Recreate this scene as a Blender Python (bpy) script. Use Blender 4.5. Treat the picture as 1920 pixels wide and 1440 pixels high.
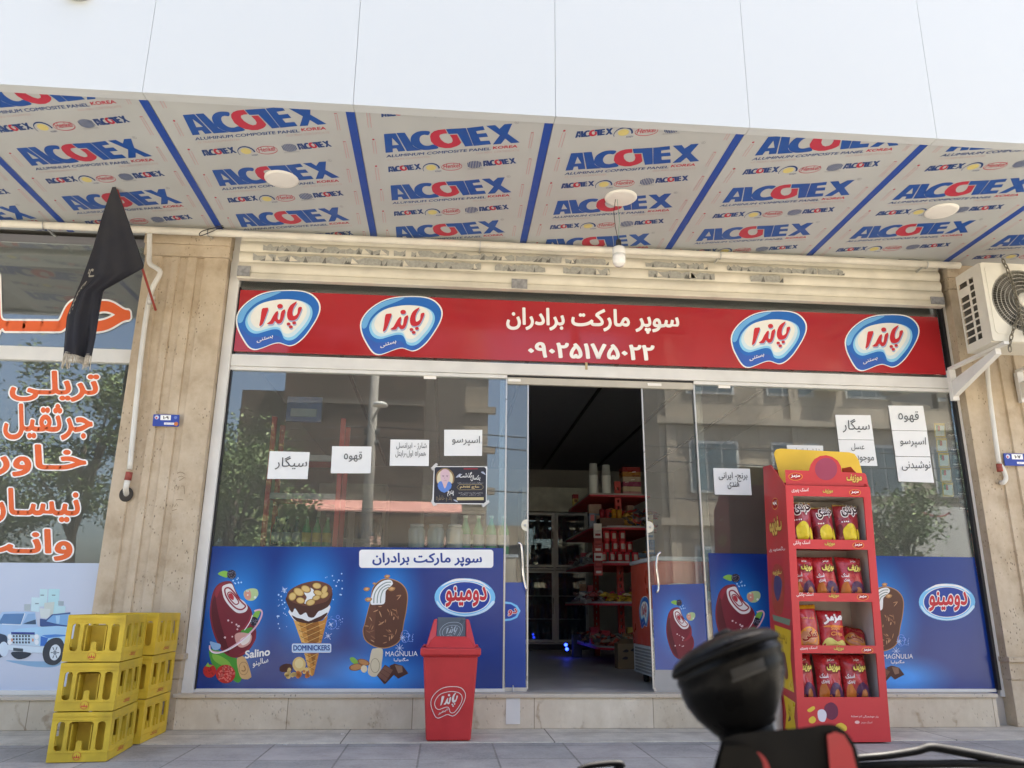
import bpy, bmesh, math, random
from mathutils import Vector, Matrix, Euler
from mathutils.geometry import tessellate_polygon
random.seed(7)
scene = bpy.context.scene
for o in list(bpy.data.objects): bpy.data.objects.remove(o)

# ------------------------------------------------------------------ camera
CD, CZ, PITCH, YAW, ROLL, FPX = 6.0308, 0.8268, 0.278858, 0.081194, 0.008541, 1459.31
FW = Vector((math.sin(YAW)*math.cos(PITCH), math.cos(YAW)*math.cos(PITCH), math.sin(PITCH)))
_r = Vector((math.cos(YAW), -math.sin(YAW), 0)); _u = _r.cross(FW)
RT = _r*math.cos(ROLL)+_u*math.sin(ROLL); UP = -_r*math.sin(ROLL)+_u*math.cos(ROLL)
CAM = Vector((0, -CD, CZ))
cd = bpy.data.cameras.new('camera'); cam = bpy.data.objects.new('camera', cd); scene.collection.objects.link(cam)
cam.matrix_world = Matrix.Translation(CAM) @ Matrix((RT, UP, -FW)).transposed().to_4x4()
cd.sensor_width = 36; cd.lens = 36*FPX/1920; cd.clip_end = 500; cd.clip_start = 0.05
cd.dof.use_dof = True; cd.dof.focus_distance = 6.0; cd.dof.aperture_fstop = 9.0
scene.camera = cam

# ------------------------------------------------------------------ world, sun, exposure
SUN_EL, SUN_AZ = math.radians(66), math.radians(64)     # sun stands behind the shop, a little to the right
w = bpy.data.worlds.new("World"); scene.world = w; w.use_nodes = True
nt = w.node_tree; sky = nt.nodes.new('ShaderNodeTexSky'); sky.sky_type = 'NISHITA'; sky.sun_disc = False
sky.sun_elevation = SUN_EL; sky.sun_rotation = SUN_AZ; sky.air_density = 1.0; sky.dust_density = 4.0; sky.ozone_density = 0.5
bg = nt.nodes['Background']; nt.links.new(sky.outputs[0], bg.inputs[0]); bg.inputs[1].default_value = 0.10
sl = bpy.data.lights.new('sun', 'SUN'); sl.energy = 5.0; sl.angle = math.radians(0.5); sl.color = (1, .93, .82)
so = bpy.data.objects.new('sun', sl); scene.collection.objects.link(so)
sdir = Vector((math.sin(SUN_AZ)*math.cos(SUN_EL), math.cos(SUN_AZ)*math.cos(SUN_EL), math.sin(SUN_EL)))
so.rotation_euler = sdir.to_track_quat('Z', 'Y').to_euler()
scene.view_settings.view_transform = 'Standard'; scene.view_settings.look = 'None'
scene.view_settings.gamma = 1; scene.view_settings.exposure = 2.52
scene.cycles.max_bounces = 12; scene.cycles.transparent_max_bounces = 16; scene.cycles.diffuse_bounces = 5

# ------------------------------------------------------------------ pixel -> point on a real plane
def ray(x, y): return FW + RT*((x-960)/FPX) + UP*((720-y)/FPX)
def PY(x, y, Y):
    d = ray(x, y); t = (Y+CD)/d.y; return CAM+d*t
def PZ(x, y, Z):
    d = ray(x, y); t = (Z-CZ)/d.z; return CAM+d*t
def SY(Y): return lambda p, off=0.0: PY(p[0], p[1], Y-off)
def SZ(Z): return lambda p, off=0.0: PZ(p[0], p[1], Z-off)
def SF(o, ux, uy, n):
    o, ux, uy, n = Vector(o), Vector(ux), Vector(uy), Vector(n)
    return lambda p, off=0.0: o+ux*p[0]+uy*p[1]+n*off
def zm(ox, oy, s): return lambda pts: [(ox+x*s, oy+y*s) for x, y in pts]
def z1(ox, oy, s): return lambda x, y: (ox+x*s, oy+y*s)

# ------------------------------------------------------------------ materials
def lin(c): return tuple((v/12.92 if v <= .04045 else ((v+.055)/1.055)**2.4) for v in c)
def hx(h): return lin([int(h[i:i+2], 16)/255 for i in (1, 3, 5)])
MATS = {}
def mat(name, col, rough=.6, metal=0, var=.12, scale=6, bump=0, bscale=60, spec=.5, coord='Object', detail=4, extra=None):
    if name in MATS: return MATS[name]
    m = bpy.data.materials.new(name); m.use_nodes = True; n = m.node_tree.nodes; L = m.node_tree.links
    b = n['Principled BSDF']; b.inputs['Roughness'].default_value = rough; b.inputs['Metallic'].default_value = metal
    b.inputs['Specular IOR Level'].default_value = spec
    c = hx(col) if isinstance(col, str) else col
    tc = n.new('ShaderNodeTexCoord')
    co = tc.outputs['Object']
    if coord == 'World':
        g = n.new('ShaderNodeNewGeometry'); co = g.outputs['Position']
    if var > 0:
        no = n.new('ShaderNodeTexNoise'); no.inputs['Scale'].default_value = scale; no.inputs['Detail'].default_value = detail
        L.new(co, no.inputs['Vector'])
        mr = n.new('ShaderNodeMapRange'); mr.inputs[1].default_value = .3; mr.inputs[2].default_value = .7
        mr.inputs[3].default_value = 1-var; mr.inputs[4].default_value = 1+var*.6; L.new(no.outputs[0], mr.inputs[0])
        vm = n.new('ShaderNodeVectorMath'); vm.operation = 'SCALE'; vm.inputs[0].default_value = c; L.new(mr.outputs[0], vm.inputs['Scale'])
        L.new(vm.outputs[0], b.inputs['Base Color'])
        rr = n.new('ShaderNodeMapRange'); rr.inputs[1].default_value = .3; rr.inputs[2].default_value = .7
        rr.inputs[3].default_value = max(.02, rough-.1); rr.inputs[4].default_value = min(1, rough+.1); L.new(no.outputs[0], rr.inputs[0])
        L.new(rr.outputs[0], b.inputs['Roughness'])
    else: b.inputs['Base Color'].default_value = (*c, 1)
    if bump > 0:
        n2 = n.new('ShaderNodeTexNoise'); n2.inputs['Scale'].default_value = bscale; L.new(co, n2.inputs['Vector'])
        bp = n.new('ShaderNodeBump'); bp.inputs['Strength'].default_value = bump; bp.inputs['Distance'].default_value = .01
        L.new(n2.outputs[0], bp.inputs['Height']); L.new(bp.outputs[0], b.inputs['Normal'])
    MATS[name] = m; return m
def pr(h, rough=.45):           # printed or painted flat colour
    return mat('ink_'+h[1:]+('' if rough == .45 else str(rough)), h, rough, var=.04, scale=9, spec=.4)
def prb(h, rough=.3):           # the brighter wrappers of sweets
    return mat('wrapper_'+h[1:], tuple(min(.8, v*1.9+.006) for v in hx(h)), rough, var=.04, scale=9, spec=.5)
class G:                        # small node-graph helper
    def __init__(s, name, rough=.7, spec=.4):
        s.m = bpy.data.materials.new(name); s.m.use_nodes = True; s.n = s.m.node_tree.nodes; s.L = s.m.node_tree.links
        s.b = s.n['Principled BSDF']; s.b.inputs['Roughness'].default_value = rough; s.b.inputs['Specular IOR Level'].default_value = spec
        MATS[name] = s.m
    def nd(s, t, **k):
        x = s.n.new(t)
        for a, v in k.items(): setattr(x, a, v)
        return x
    def pos(s): return s.nd('ShaderNodeNewGeometry').outputs['Position']
    def obj(s): return s.nd('ShaderNodeTexCoord').outputs['Object']
    def mapp(s, v, sc=(1, 1, 1), loc=(0, 0, 0), rot=(0, 0, 0)):
        x = s.nd('ShaderNodeMapping'); x.inputs['Scale'].default_value = sc; x.inputs['Location'].default_value = loc; x.inputs['Rotation'].default_value = rot
        s.L.new(v, x.inputs[0]); return x.outputs[0]
    def noise(s, v, scale, detail=4, rough=.5):
        x = s.nd('ShaderNodeTexNoise'); x.inputs['Scale'].default_value = scale; x.inputs['Detail'].default_value = detail; x.inputs['Roughness'].default_value = rough
        s.L.new(v, x.inputs['Vector']); return x.outputs[0]
    def rng(s, v, a, b, c, d):
        x = s.nd('ShaderNodeMapRange'); s.L.new(v, x.inputs[0])
        for i, q in enumerate((a, b, c, d)): x.inputs[i+1].default_value = q
        return x.outputs[0]
    def ma(s, op, a, b=None):
        x = s.nd('ShaderNodeMath', operation=op)
        for i, q in enumerate((a, b)):
            if q is None: continue
            if isinstance(q, (int, float)): x.inputs[i].default_value = q
            else: s.L.new(q, x.inputs[i])
        return x.outputs[0]
    def mix(s, f, a, b, mode='MIX'):
        x = s.nd('ShaderNodeMix', data_type='RGBA', blend_type=mode)
        if isinstance(f, (int, float)): x.inputs[0].default_value = f
        else: s.L.new(f, x.inputs[0])
        for i, q in ((6, a), (7, b)):
            if isinstance(q, tuple): x.inputs[i].default_value = (*q, 1)
            else: s.L.new(q, x.inputs[i])
        return x.outputs[2]
    def col(s, c): s.L.new(c, s.b.inputs['Base Color']); return s
    def bump(s, h, st=.3, d=.01):
        x = s.nd('ShaderNodeBump'); x.inputs['Strength'].default_value = st; x.inputs['Distance'].default_value = d
        s.L.new(h, x.inputs['Height']); s.L.new(x.outputs[0], s.b.inputs['Normal']); return s
def brick(g, v, w, h, mortar, off=.5, c1=(1, 1, 1), c2=(.8, .8, .8), cm=(.3, .3, .3)):
    x = g.nd('ShaderNodeTexBrick'); x.offset = off; x.inputs['Scale'].default_value = 1
    x.inputs['Brick Width'].default_value = w; x.inputs['Row Height'].default_value = h; x.inputs['Mortar Size'].default_value = mortar
    x.inputs['Mortar Smooth'].default_value = .2
    for k, c in (('Color1', c1), ('Color2', c2), ('Mortar', cm)): x.inputs[k].default_value = (*c, 1)
    g.L.new(v, x.inputs['Vector']); return x.outputs[0], x.outputs[1]

def travertine(name, tone=(.53, .43, .30), dark=(.37, .285, .185), slab=None, xz=True):
    g = G(name, .55, .4); p = g.pos()
    st = g.noise(g.mapp(p, (7, 7, 4.6)), 1.0, 9, .68)
    cl = g.noise(p, 4.3, 8, .65)
    c = g.mix(g.rng(st, .3, .7, 0, 1), dark, tone)
    c = g.mix(g.rng(cl, .38, .66, 0, .7), c, (.62, .53, .40))
    vo = g.nd('ShaderNodeTexVoronoi'); vo.inputs['Scale'].default_value = 46; g.L.new(g.mapp(p, (1, 1, .55)), vo.inputs['Vector'])
    pits = g.ma('MULTIPLY', g.rng(vo.outputs[0], .10, .26, 1, 0), g.rng(g.noise(p, 5.0, 4), .48, .58, 0, 1))
    c = g.mix(g.ma('MULTIPLY', pits, .2 if slab else .75), c, (.09, .065, .04))
    if slab:
        vn = g.nd('ShaderNodeTexWave', wave_type='BANDS'); vn.inputs['Scale'].default_value = 1.1; vn.inputs['Distortion'].default_value = 14; vn.inputs['Detail'].default_value = 5; vn.inputs['Detail Scale'].default_value = 1.6; g.L.new(p, vn.inputs['Vector'])
        c = g.mix(g.ma('MULTIPLY', g.rng(vn.outputs[0], .0, .10, 1, 0), g.rng(cl, .5, .62, 0, .6)), c, (.30, .19, .10))
        f, fm = brick(g, g.mapp(p, rot=(math.radians(90), 0, 0), loc=(slab[2], 0, slab[3])), slab[0], slab[1], .003, 0, (1, 1, 1), (.84, .83, .8), (.45, .4, .35))
        c = g.mix(1.0, c, f, 'MULTIPLY')
    g.col(c); g.bump(pits, .5, -.006); return g.m

# ------------------------------------------------------------------ mesh builder
TXT = {}
FA = {'ا': 0xFE8D, 'آ': 0xFE81, 'ب': 0xFE8F, 'پ': 0xFB56, 'ت': 0xFE95, 'ث': 0xFE99, 'ج': 0xFE9D, 'چ': 0xFB7A, 'ح': 0xFEA1, 'خ': 0xFEA5, 'د': 0xFEA9,
      'ذ': 0xFEAB, 'ر': 0xFEAD, 'ز': 0xFEAF, 'ژ': 0xFB8A, 'س': 0xFEB1, 'ش': 0xFEB5, 'ص': 0xFEB9, 'ط': 0xFEC1, 'ع': 0xFEC9, 'ف': 0xFED1, 'ق': 0xFED5,
      'ک': 0xFB8E, 'گ': 0xFB92, 'ل': 0xFEDD, 'م': 0xFEE1, 'ن': 0xFEE5, 'ه': 0xFEE9, 'و': 0xFEED, 'ی': 0xFBFC, 'ـ': 0}
NJ = set('اآدذرزژو')
def shape_fa(s):
    out = []
    for i, c in enumerate(s):
        if c not in FA: out.append(c); continue
        pv = i > 0 and s[i-1] in FA and s[i-1] not in NJ
        nx = i+1 < len(s) and s[i+1] in FA and c not in NJ
        if c == 'ـ': out.append('ـ'); continue
        if c == 'ه' and not pv and not nx: out.append('\u0665'); continue
        out.append(chr(FA[c]+(3 if pv and nx else 1 if pv else 2 if nx else 0)))
    return ''.join(reversed(out))
def text_mesh(s, bold):
    k = (s, bold)
    if k in TXT: return TXT[k]
    c = bpy.data.curves.new('lettering', 'FONT'); c.body = shape_fa(s) if any(ch in FA for ch in s) else s
    c.size = 1; c.offset = bold; c.resolution_u = 3; c.fill_mode = 'FRONT'
    cv = c; o = bpy.data.objects.new('lettering', c); scene.collection.objects.link(o)
    dg = bpy.context.evaluated_depsgraph_get(); cu = o.evaluated_get(dg).to_curve(dg); loops = []
    for sp in cu.splines:
        pts = []; bp = sp.bezier_points; n = len(bp)
        for i in range(n):
            p0, p1, p2, p3 = bp[i].co, bp[i].handle_right, bp[(i+1) % n].handle_left, bp[(i+1) % n].co
            st = abs((p1-p0).cross(p3-p0).length)+abs((p2-p0).cross(p3-p0).length) < 1e-6
            for j in range(1 if st else 4):
                t = j/4; a = 1-t; q = p0*a**3+p1*3*a*a*t+p2*3*a*t*t+p3*t**3
                if not pts or (pts[-1]-q).length > 1e-5: pts.append(q.copy())
        if len(pts) > 2: loops.append(pts)
    o.to_curve_clear()
    area = lambda P: sum(P[i-1].x*P[i].y-P[i].x*P[i-1].y for i in range(len(P)))/2
    def inside(q, P):
        r = False
        for i in range(len(P)):
            a, b = P[i-1], P[i]
            if (a.y > q.y) != (b.y > q.y) and q.x < (b.x-a.x)*(q.y-a.y)/(b.y-a.y)+a.x: r = not r
        return r
    big = max(loops, key=lambda P: abs(area(P))); sg = 1 if area(big) > 0 else -1
    outs = [[P] for P in loops if area(P)*sg > 0]
    for H in (P for P in loops if area(P)*sg <= 0):
        c = [O for O in outs if inside(H[0], O[0])]
        if c: min(c, key=lambda O: abs(area(O[0]))).append(H)
        else: outs.append([H])
    v, f = [], []
    for grp in outs:
        b0 = len(v); v += [(q.x, q.y) for P in grp for q in P]
        f += [tuple(b0+i for i in t) for t in tessellate_polygon([[Vector((q.x, q.y, 0)) for q in P] for P in grp])]
    bpy.data.objects.remove(o); bpy.data.curves.remove(cv)
    TXT[k] = (v, f); return TXT[k]

class MB:
    def __init__(s): s.v = []; s.f = []; s.m = []; s.mats = []; s.sm = []
    def mi(s, m):
        if m not in s.mats: s.mats.append(m)
        return s.mats.index(m)
    def add(s, vs, fs, m, smooth=False):
        b = len(s.v); s.v += [Vector(q) for q in vs]; i = s.mi(m)
        for f in fs: s.f.append(tuple(b+j for j in f)); s.m.append(i); s.sm.append(smooth)
        return s
    def box(s, x0, x1, y0, y1, z0, z1, m, T=None):
        vs = [(x, y, z) for z in (z0, z1) for y in (y0, y1) for x in (x0, x1)]
        if T: vs = [T(Vector(q)) for q in vs]
        return s.add(vs, [(0, 2, 3, 1), (4, 5, 7, 6), (0, 1, 5, 4), (2, 6, 7, 3), (0, 4, 6, 2), (1, 3, 7, 5)], m)
    def hexa(s, b, t, m):       # eight corners: bottom quad, top quad
        vs = list(b)+list(t)
        return s.add(vs, [(3, 2, 1, 0), (4, 5, 6, 7), (0, 1, 5, 4), (1, 2, 6, 5), (2, 3, 7, 6), (3, 0, 4, 7)], m)
    def poly(s, pts, m): return s.add(pts, [tuple(range(len(pts)))], m)
    def shape(s, S, pts, m, off=.001, holes=()):
        loops = [[Vector((x, y, 0)) for x, y in l] for l in [pts]+list(holes)]
        flat = [q for l in loops for q in l]
        tr = tessellate_polygon(loops)
        return s.add([S((q.x, q.y), off) for q in flat], [tuple(t) for t in tr], m)
    def slab(s, S, pts, m, t, holes=(), off=0):      # a sheet with holes and real thickness t (towards -normal)
        loops = [list(l) for l in [pts]+list(holes)]
        L3 = [[Vector((x, y, 0)) for x, y in l] for l in loops]; flat = [q for l in L3 for q in l]; tr = tessellate_polygon(L3)
        s.add([S((q.x, q.y), off) for q in flat], [tuple(q) for q in tr], m); s.add([S((q.x, q.y), off-t) for q in flat], [tuple(q) for q in tr], m)
        for l in loops:
            n = len(l); s.add([S(q, off) for q in l]+[S(q, off-t) for q in l], [(i, (i+1) % n, n+(i+1) % n, n+i) for i in range(n)], m)
        return s
    def text(s, S, t, bl, br, tl, m, off=.0015, bold=0.0, outline=None, ow=.05):
        v, f = text_mesh(t, 0.0); xs = [q[0] for q in v]; ys = [q[1] for q in v]
        x0, x1, y0, y1 = min(xs)-bold, max(xs)+bold, min(ys)-bold, max(ys)+bold
        def mp(q, o): 
            a = (q[0]-x0)/(x1-x0); b = (q[1]-y0)/(y1-y0)
            return S((bl[0]+a*(br[0]-bl[0])+b*(tl[0]-bl[0]), bl[1]+a*(br[1]-bl[1])+b*(tl[1]-bl[1])), o)
        s.add([mp(q, off) for q in v], f, m)
        if bold:                                     # heavier weight: the strokes spread sideways
            n = 6 if bold <= .02 else 10
            for k in range(n):
                a = 2*math.pi*k/n; s.add([mp((q[0]+bold*math.cos(a), q[1]+bold*math.sin(a)), off-.00002*(k+1)) for q in v], f, m)
        if outline:
            n = 18
            for k in range(n):
                a = 2*math.pi*k/n; dx, dy = (ow+bold)*math.cos(a), (ow+bold)*math.sin(a)
                s.add([mp((q[0]+dx, q[1]+dy), off-.0006-.00002*k) for q in v], f, outline)
            for k in range(8):
                a = 2*math.pi*k/8; dx, dy = (ow+bold)*.5*math.cos(a), (ow+bold)*.5*math.sin(a)
                s.add([mp((q[0]+dx, q[1]+dy), off-.0006-.00002*(k+18)) for q in v], f, outline)
        return s
    def ell(s, S, c, rx, ry, m, off=.001, rot=0, n=28, a0=0, a1=2*math.pi):
        cr, sr = math.cos(rot), math.sin(rot); full = abs(a1-a0-2*math.pi) < 1e-6
        pts = []
        for i in range(n if full else n+1):
            a = a0+(a1-a0)*i/n; x, y = rx*math.cos(a), ry*math.sin(a); pts.append((c[0]+x*cr-y*sr, c[1]+x*sr+y*cr))
        return s.poly([S(q, off) for q in pts], m)
    def stroke(s, S, pts, wd, m, off=.001, closed=False):
        n = len(pts); vs = []
        for i in range(n):
            a = pts[i-1] if (i > 0 or closed) else pts[i]; b = pts[(i+1) % n] if (i < n-1 or closed) else pts[i]
            dx, dy = b[0]-a[0], b[1]-a[1]; l = math.hypot(dx, dy) or 1
            ww = wd(i/(n-1)) if callable(wd) else wd
            vs += [S((pts[i][0]-dy/l*ww/2, pts[i][1]+dx/l*ww/2), off), S((pts[i][0]+dy/l*ww/2, pts[i][1]-dx/l*ww/2), off)]
        fs = [(2*i, 2*i+1, (2*i+3) % (2*n), (2*i+2) % (2*n)) for i in range(n if closed else n-1)]
        return s.add(vs, fs, m)
    def tube(s, path, r, m, n=10, caps=True, closed=False):
        P = [Vector(q) for q in path]; N = len(P); b = []; up = None
        for i in range(N):
            d = (P[(i+1) % N]-P[i-1]) if closed else (P[min(i+1, N-1)]-P[max(i-1, 0)]); d.normalize()
            if up is None:
                up = Vector((0, 0, 1)) if abs(d.z) < .9 else Vector((1, 0, 0))
            a = d.cross(up); a.normalize(); up2 = a.cross(d); up = up2
            rr = r(i/(N-1)) if callable(r) else r
            b += [P[i]+(a*math.cos(2*math.pi*k/n)+up2*math.sin(2*math.pi*k/n))*rr for k in range(n)]
        fs = [(i*n+k, i*n+(k+1) % n, ((i+1) % N)*n+(k+1) % n, ((i+1) % N)*n+k) for i in range(N if closed else N-1) for k in range(n)]
        if caps and not closed: fs += [tuple(range(n))[::-1], tuple((N-1)*n+k for k in range(n))]
        return s.add(b, fs, m, True)
    def lathe(s, prof, m, T=None, n=28, smooth=True):
        vs = []
        for r, z in prof:
            for k in range(n):
                a = 2*math.pi*k/n; q = Vector((r*math.cos(a), r*math.sin(a), z)); vs.append(T(q) if T else q)
        fs = [(i*n+k, i*n+(k+1) % n, (i+1)*n+(k+1) % n, (i+1)*n+k) for i in range(len(prof)-1) for k in range(n)]
        if prof[0][0] > 1e-5: fs.append(tuple(range(n))[::-1])
        if prof[-1][0] > 1e-5: fs.append(tuple((len(prof)-1)*n+k for k in range(n)))
        return s.add(vs, fs, m, smooth)
    def grid(s, fn, nu, nv, m, smooth=True):
        vs = [fn(i/nu, j/nv) for j in range(nv+1) for i in range(nu+1)]
        return s.add(vs, [(j*(nu+1)+i, j*(nu+1)+i+1, (j+1)*(nu+1)+i+1, (j+1)*(nu+1)+i) for j in range(nv) for i in range(nu)], m, smooth)
    def build(s, name, parent=None, label=None, bevel=0, local=False, cat=None, group=None, kind=None, loc=None, solid=0):
        me = bpy.data.meshes.new(name); o = bpy.data.objects.new(name, me); scene.collection.objects.link(o)
        org = Vector((0, 0, 0))
        if not local:
            org = Vector(loc) if loc is not None else Vector(parent['_o']) if parent is not None else org
        me.from_pydata([q-org for q in s.v], [], s.f)
        for m in s.mats: me.materials.append(m)
        me.polygons.foreach_set('material_index', s.m); me.polygons.foreach_set('use_smooth', s.sm); me.update()
        if parent is not None:
            o.parent = parent
            if not local and loc is not None: o.location = org-Vector(parent['_o'])
        elif loc is not None: o.location = org
        o['_o'] = tuple(org) if not (parent is not None and loc is None) else tuple(parent['_o'])
        if bevel:
            b = o.modifiers.new('bevel', 'BEVEL'); b.width = bevel; b.segments = 2; b.limit_method = 'ANGLE'; b.angle_limit = math.radians(40)
        if solid:
            b = o.modifiers.new('solid', 'SOLIDIFY'); b.thickness = solid
        tag(o, label, cat, group, kind); return o
def tag(o, label=None, cat=None, group=None, kind=None):
    for k, v in (('label', label), ('category', cat), ('group', group), ('kind', kind)):
        if v: o[k] = v
    return o
def thing(name, label, cat, loc=(0, 0, 0), group=None, rz=0):
    o = bpy.data.objects.new(name, None); scene.collection.objects.link(o); o.location = loc; o.rotation_euler = (0, 0, rz)
    o.empty_display_size = .1; o['_o'] = tuple(loc); return tag(o, label, cat, group)
def dup(o, loc=None, rz=None, label=None, parent=None):
    c = o.copy(); scene.collection.objects.link(c)
    if parent is not None: c.parent = parent
    if loc is not None: c.location = loc; c['_o'] = tuple(loc)
    if rz is not None: c.rotation_euler = (0, 0, rz)
    if label: c['label'] = label
    for ch in list(o.children): dup(ch, parent=c)
    return c
def spl(pts, n=6, closed=True):
    N = len(pts); out = []
    for i in range(N if closed else N-1):
        p0, p1, p2, p3 = (pts[(i+k) % N] if closed else pts[min(max(i+k, 0), N-1)] for k in (-1, 0, 1, 2))
        for j in range(n):
            t = j/n; out.append(tuple(.5*((2*p1[k])+(-p0[k]+p2[k])*t+(2*p0[k]-5*p1[k]+4*p2[k]-p3[k])*t*t+(-p0[k]+3*p1[k]-3*p2[k]+p3[k])*t**3) for k in range(len(p1))))
    if not closed: out.append(tuple(pts[-1]))
    return out
def rrect(x0, y0, x1, y1, r, n=5):
    out = []
    for cx, cy, a in ((x1-r, y0+r, -90), (x1-r, y1-r, 0), (x0+r, y1-r, 90), (x0+r, y0+r, 180)):
        out += [(cx+r*math.cos(math.radians(a+90*i/n)), cy+r*math.sin(math.radians(a+90*i/n))) for i in range(n+1)]
    return out

# ================================================================== materials used by the setting
HS = 3.718; DC = 1.95; SX0 = -1.8556; PW = 1.22
TRAV = travertine('travertine')
TRAVS = travertine('travertine_slabs', (.78, .70, .56), (.62, .53, .40), (.86, .6, .2, .1))
def paving():
    g = G('grey_pavers', .75, .3); p = g.pos()
    f, fm = brick(g, g.mapp(p, rot=(0, 0, math.radians(90)), loc=(.1, .12, 0)), .43, .45, .006, 0, (.25, .25, .238), (.35, .325, .31), (.15, .14, .125))
    n1 = g.noise(p, 2.8, 9, .66); n2 = g.noise(p, 70, 5, .7)
    c = g.mix(1.0, f, g.mix(g.rng(n1, .3, .7, 0, 1), (.66, .65, .63), (1.3, 1.27, 1.22)), 'MULTIPLY')
    c = g.mix(g.rng(n2, .35, .75, 0, .5), c, (.46, .44, .41)); g.col(c)
    g.bump(g.ma('ADD', g.ma('MULTIPLY', fm, -1.0), g.ma('MULTIPLY', n2, .25)), .35, .006); return g.m
def strip():
    g = G('stone_border', .7, .35); p = g.pos()
    f, fm = brick(g, g.mapp(p, loc=(.62, .3, 0)), 1.35, 3, .005, 0, (.56, .53, .46), (.62, .585, .51), (.2, .18, .15))
    n1 = g.noise(p, 3.5, 9, .68); c = g.mix(1.0, f, g.mix(g.rng(n1, .3, .7, 0, 1), (.66, .63, .6), (1.18, 1.15, 1.1)), 'MULTIPLY')
    c = g.mix(g.rng(g.noise(p, 90, 2), .5, .8, 0, .3), c, (.12, .11, .1)); g.col(c); g.bump(n1, .15, .004); return g.m
def asphalt():
    g = G('asphalt', .85, .3); p = g.pos(); n = g.noise(p, 40, 4)
    g.col(g.mix(g.rng(g.noise(p, .7, 4), .3, .7, 0, 1), (.20, .185, .155), (.26, .242, .205))); g.bump(n, .3, .004); return g.m
WHITEP = mat('white_composite_panel', (.53, .56, .57), .3, var=0, scale=1.2, spec=.4, coord='World')
FILM = mat('grey_protective_film', (.47, .49, .485), .42, var=.07, scale=1.6, bump=.04, bscale=5, coord='World', spec=.35)
SOFFB = mat('canopy_core', (.4, .4, .39), .7)
ALU = mat('white_painted_aluminium', (.72, .715, .68), .4, var=.08, scale=5, coord='World')
ALUG = mat('brushed_aluminium', (.55, .56, .55), .35, .7, var=.08, scale=8)
CHROME = mat('chrome', (.75, .75, .76), .12, 1.0, var=.05)
BLACKR = mat('black_rubber', (.018, .018, .02), .6)
PIPE = mat('cream_pipe', (.74, .70, .59), .45, var=.12, scale=7, coord='World')
SHUT = mat('cream_shutter_paint', (.72, .675, .55), .5, var=.16, scale=4, coord='World', detail=7)
STUCCO = mat('grey_render', (.30, .29, .27), .85, var=.15, scale=2, coord='World')
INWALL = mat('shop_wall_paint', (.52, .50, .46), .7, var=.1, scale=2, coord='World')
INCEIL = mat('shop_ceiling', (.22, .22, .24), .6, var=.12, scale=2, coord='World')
INFLOOR = mat('shop_floor_tile', (.50, .47, .43), .5, var=.2, scale=3, coord='World', detail=6)
def glass(name, base=.03, k=1.2, tint=(.90, .94, .93), dust_haze=.065):
    m = bpy.data.materials.new(name); m.use_nodes = True; n = m.node_tree.nodes; L = m.node_tree.links; n.clear()
    out = n.new('ShaderNodeOutputMaterial'); mx = n.new('ShaderNodeMixShader'); t = n.new('ShaderNodeBsdfTransparent'); gl = n.new('ShaderNodeBsdfGlossy')
    t.inputs[0].default_value = (*tint, 1); gl.inputs[0].default_value = (.95, .97, 1, 1); gl.inputs['Roughness'].default_value = 0.004
    fr = n.new('ShaderNodeFresnel'); fr.inputs[0].default_value = 1.5
    ma = n.new('ShaderNodeMath'); ma.operation = 'MULTIPLY_ADD'; ma.inputs[1].default_value = k; ma.inputs[2].default_value = base; ma.use_clamp = True
    du = n.new('ShaderNodeBsdfDiffuse'); du.inputs[0].default_value = (.62, .62, .58, 1); m2 = n.new('ShaderNodeMixShader'); m2.inputs[0].default_value = dust_haze  # pale diffuse film painted over dusty panes to imitate reflected haze
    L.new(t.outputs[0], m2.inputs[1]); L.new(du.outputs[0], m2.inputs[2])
    L.new(fr.outputs[0], ma.inputs[0]); L.new(ma.outputs[0], mx.inputs[0]); L.new(m2.outputs[0], mx.inputs[1]); L.new(gl.outputs[0], mx.inputs[2]); L.new(mx.outputs[0], out.inputs[0])
    tc = n.new('ShaderNodeNewGeometry'); no = n.new('ShaderNodeTexNoise'); no.inputs['Scale'].default_value = .8; no.inputs['Detail'].default_value = 1
    bp = n.new('ShaderNodeBump'); bp.inputs['Strength'].default_value = .012; bp.inputs['Distance'].default_value = .02
    L.new(tc.outputs['Position'], no.inputs['Vector']); L.new(no.outputs[0], bp.inputs['Height']); L.new(bp.outputs[0], gl.inputs['Normal'])
    MATS[name] = m; return m
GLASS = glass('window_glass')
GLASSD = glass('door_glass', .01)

# ================================================================== ground
MB().box(-60, 60, -.66, .0, -.3, 0, strip()).build('stone_border', kind='structure')
MB().box(-60, 60, -3.3, -.66, -.3, -.006, paving()).build('pavement', kind='structure')
m = MB(); m.box(-60, 60, -3.45, -3.3, -.3, .0, mat('kerb_concrete', (.32, .315, .3), .8, var=.2, scale=3)); m.build('kerb', kind='structure')
MB().box(-120, 120, -15, -3.45, -.4, -.14, asphalt()).build('road', kind='structure')
MB().box(-120, 120, -150, -15, -.4, .0, mat('far_pavement', (.36, .34, .30), .85, var=.15, scale=.5, coord='World')).build('far_pavement', kind='structure')

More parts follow.
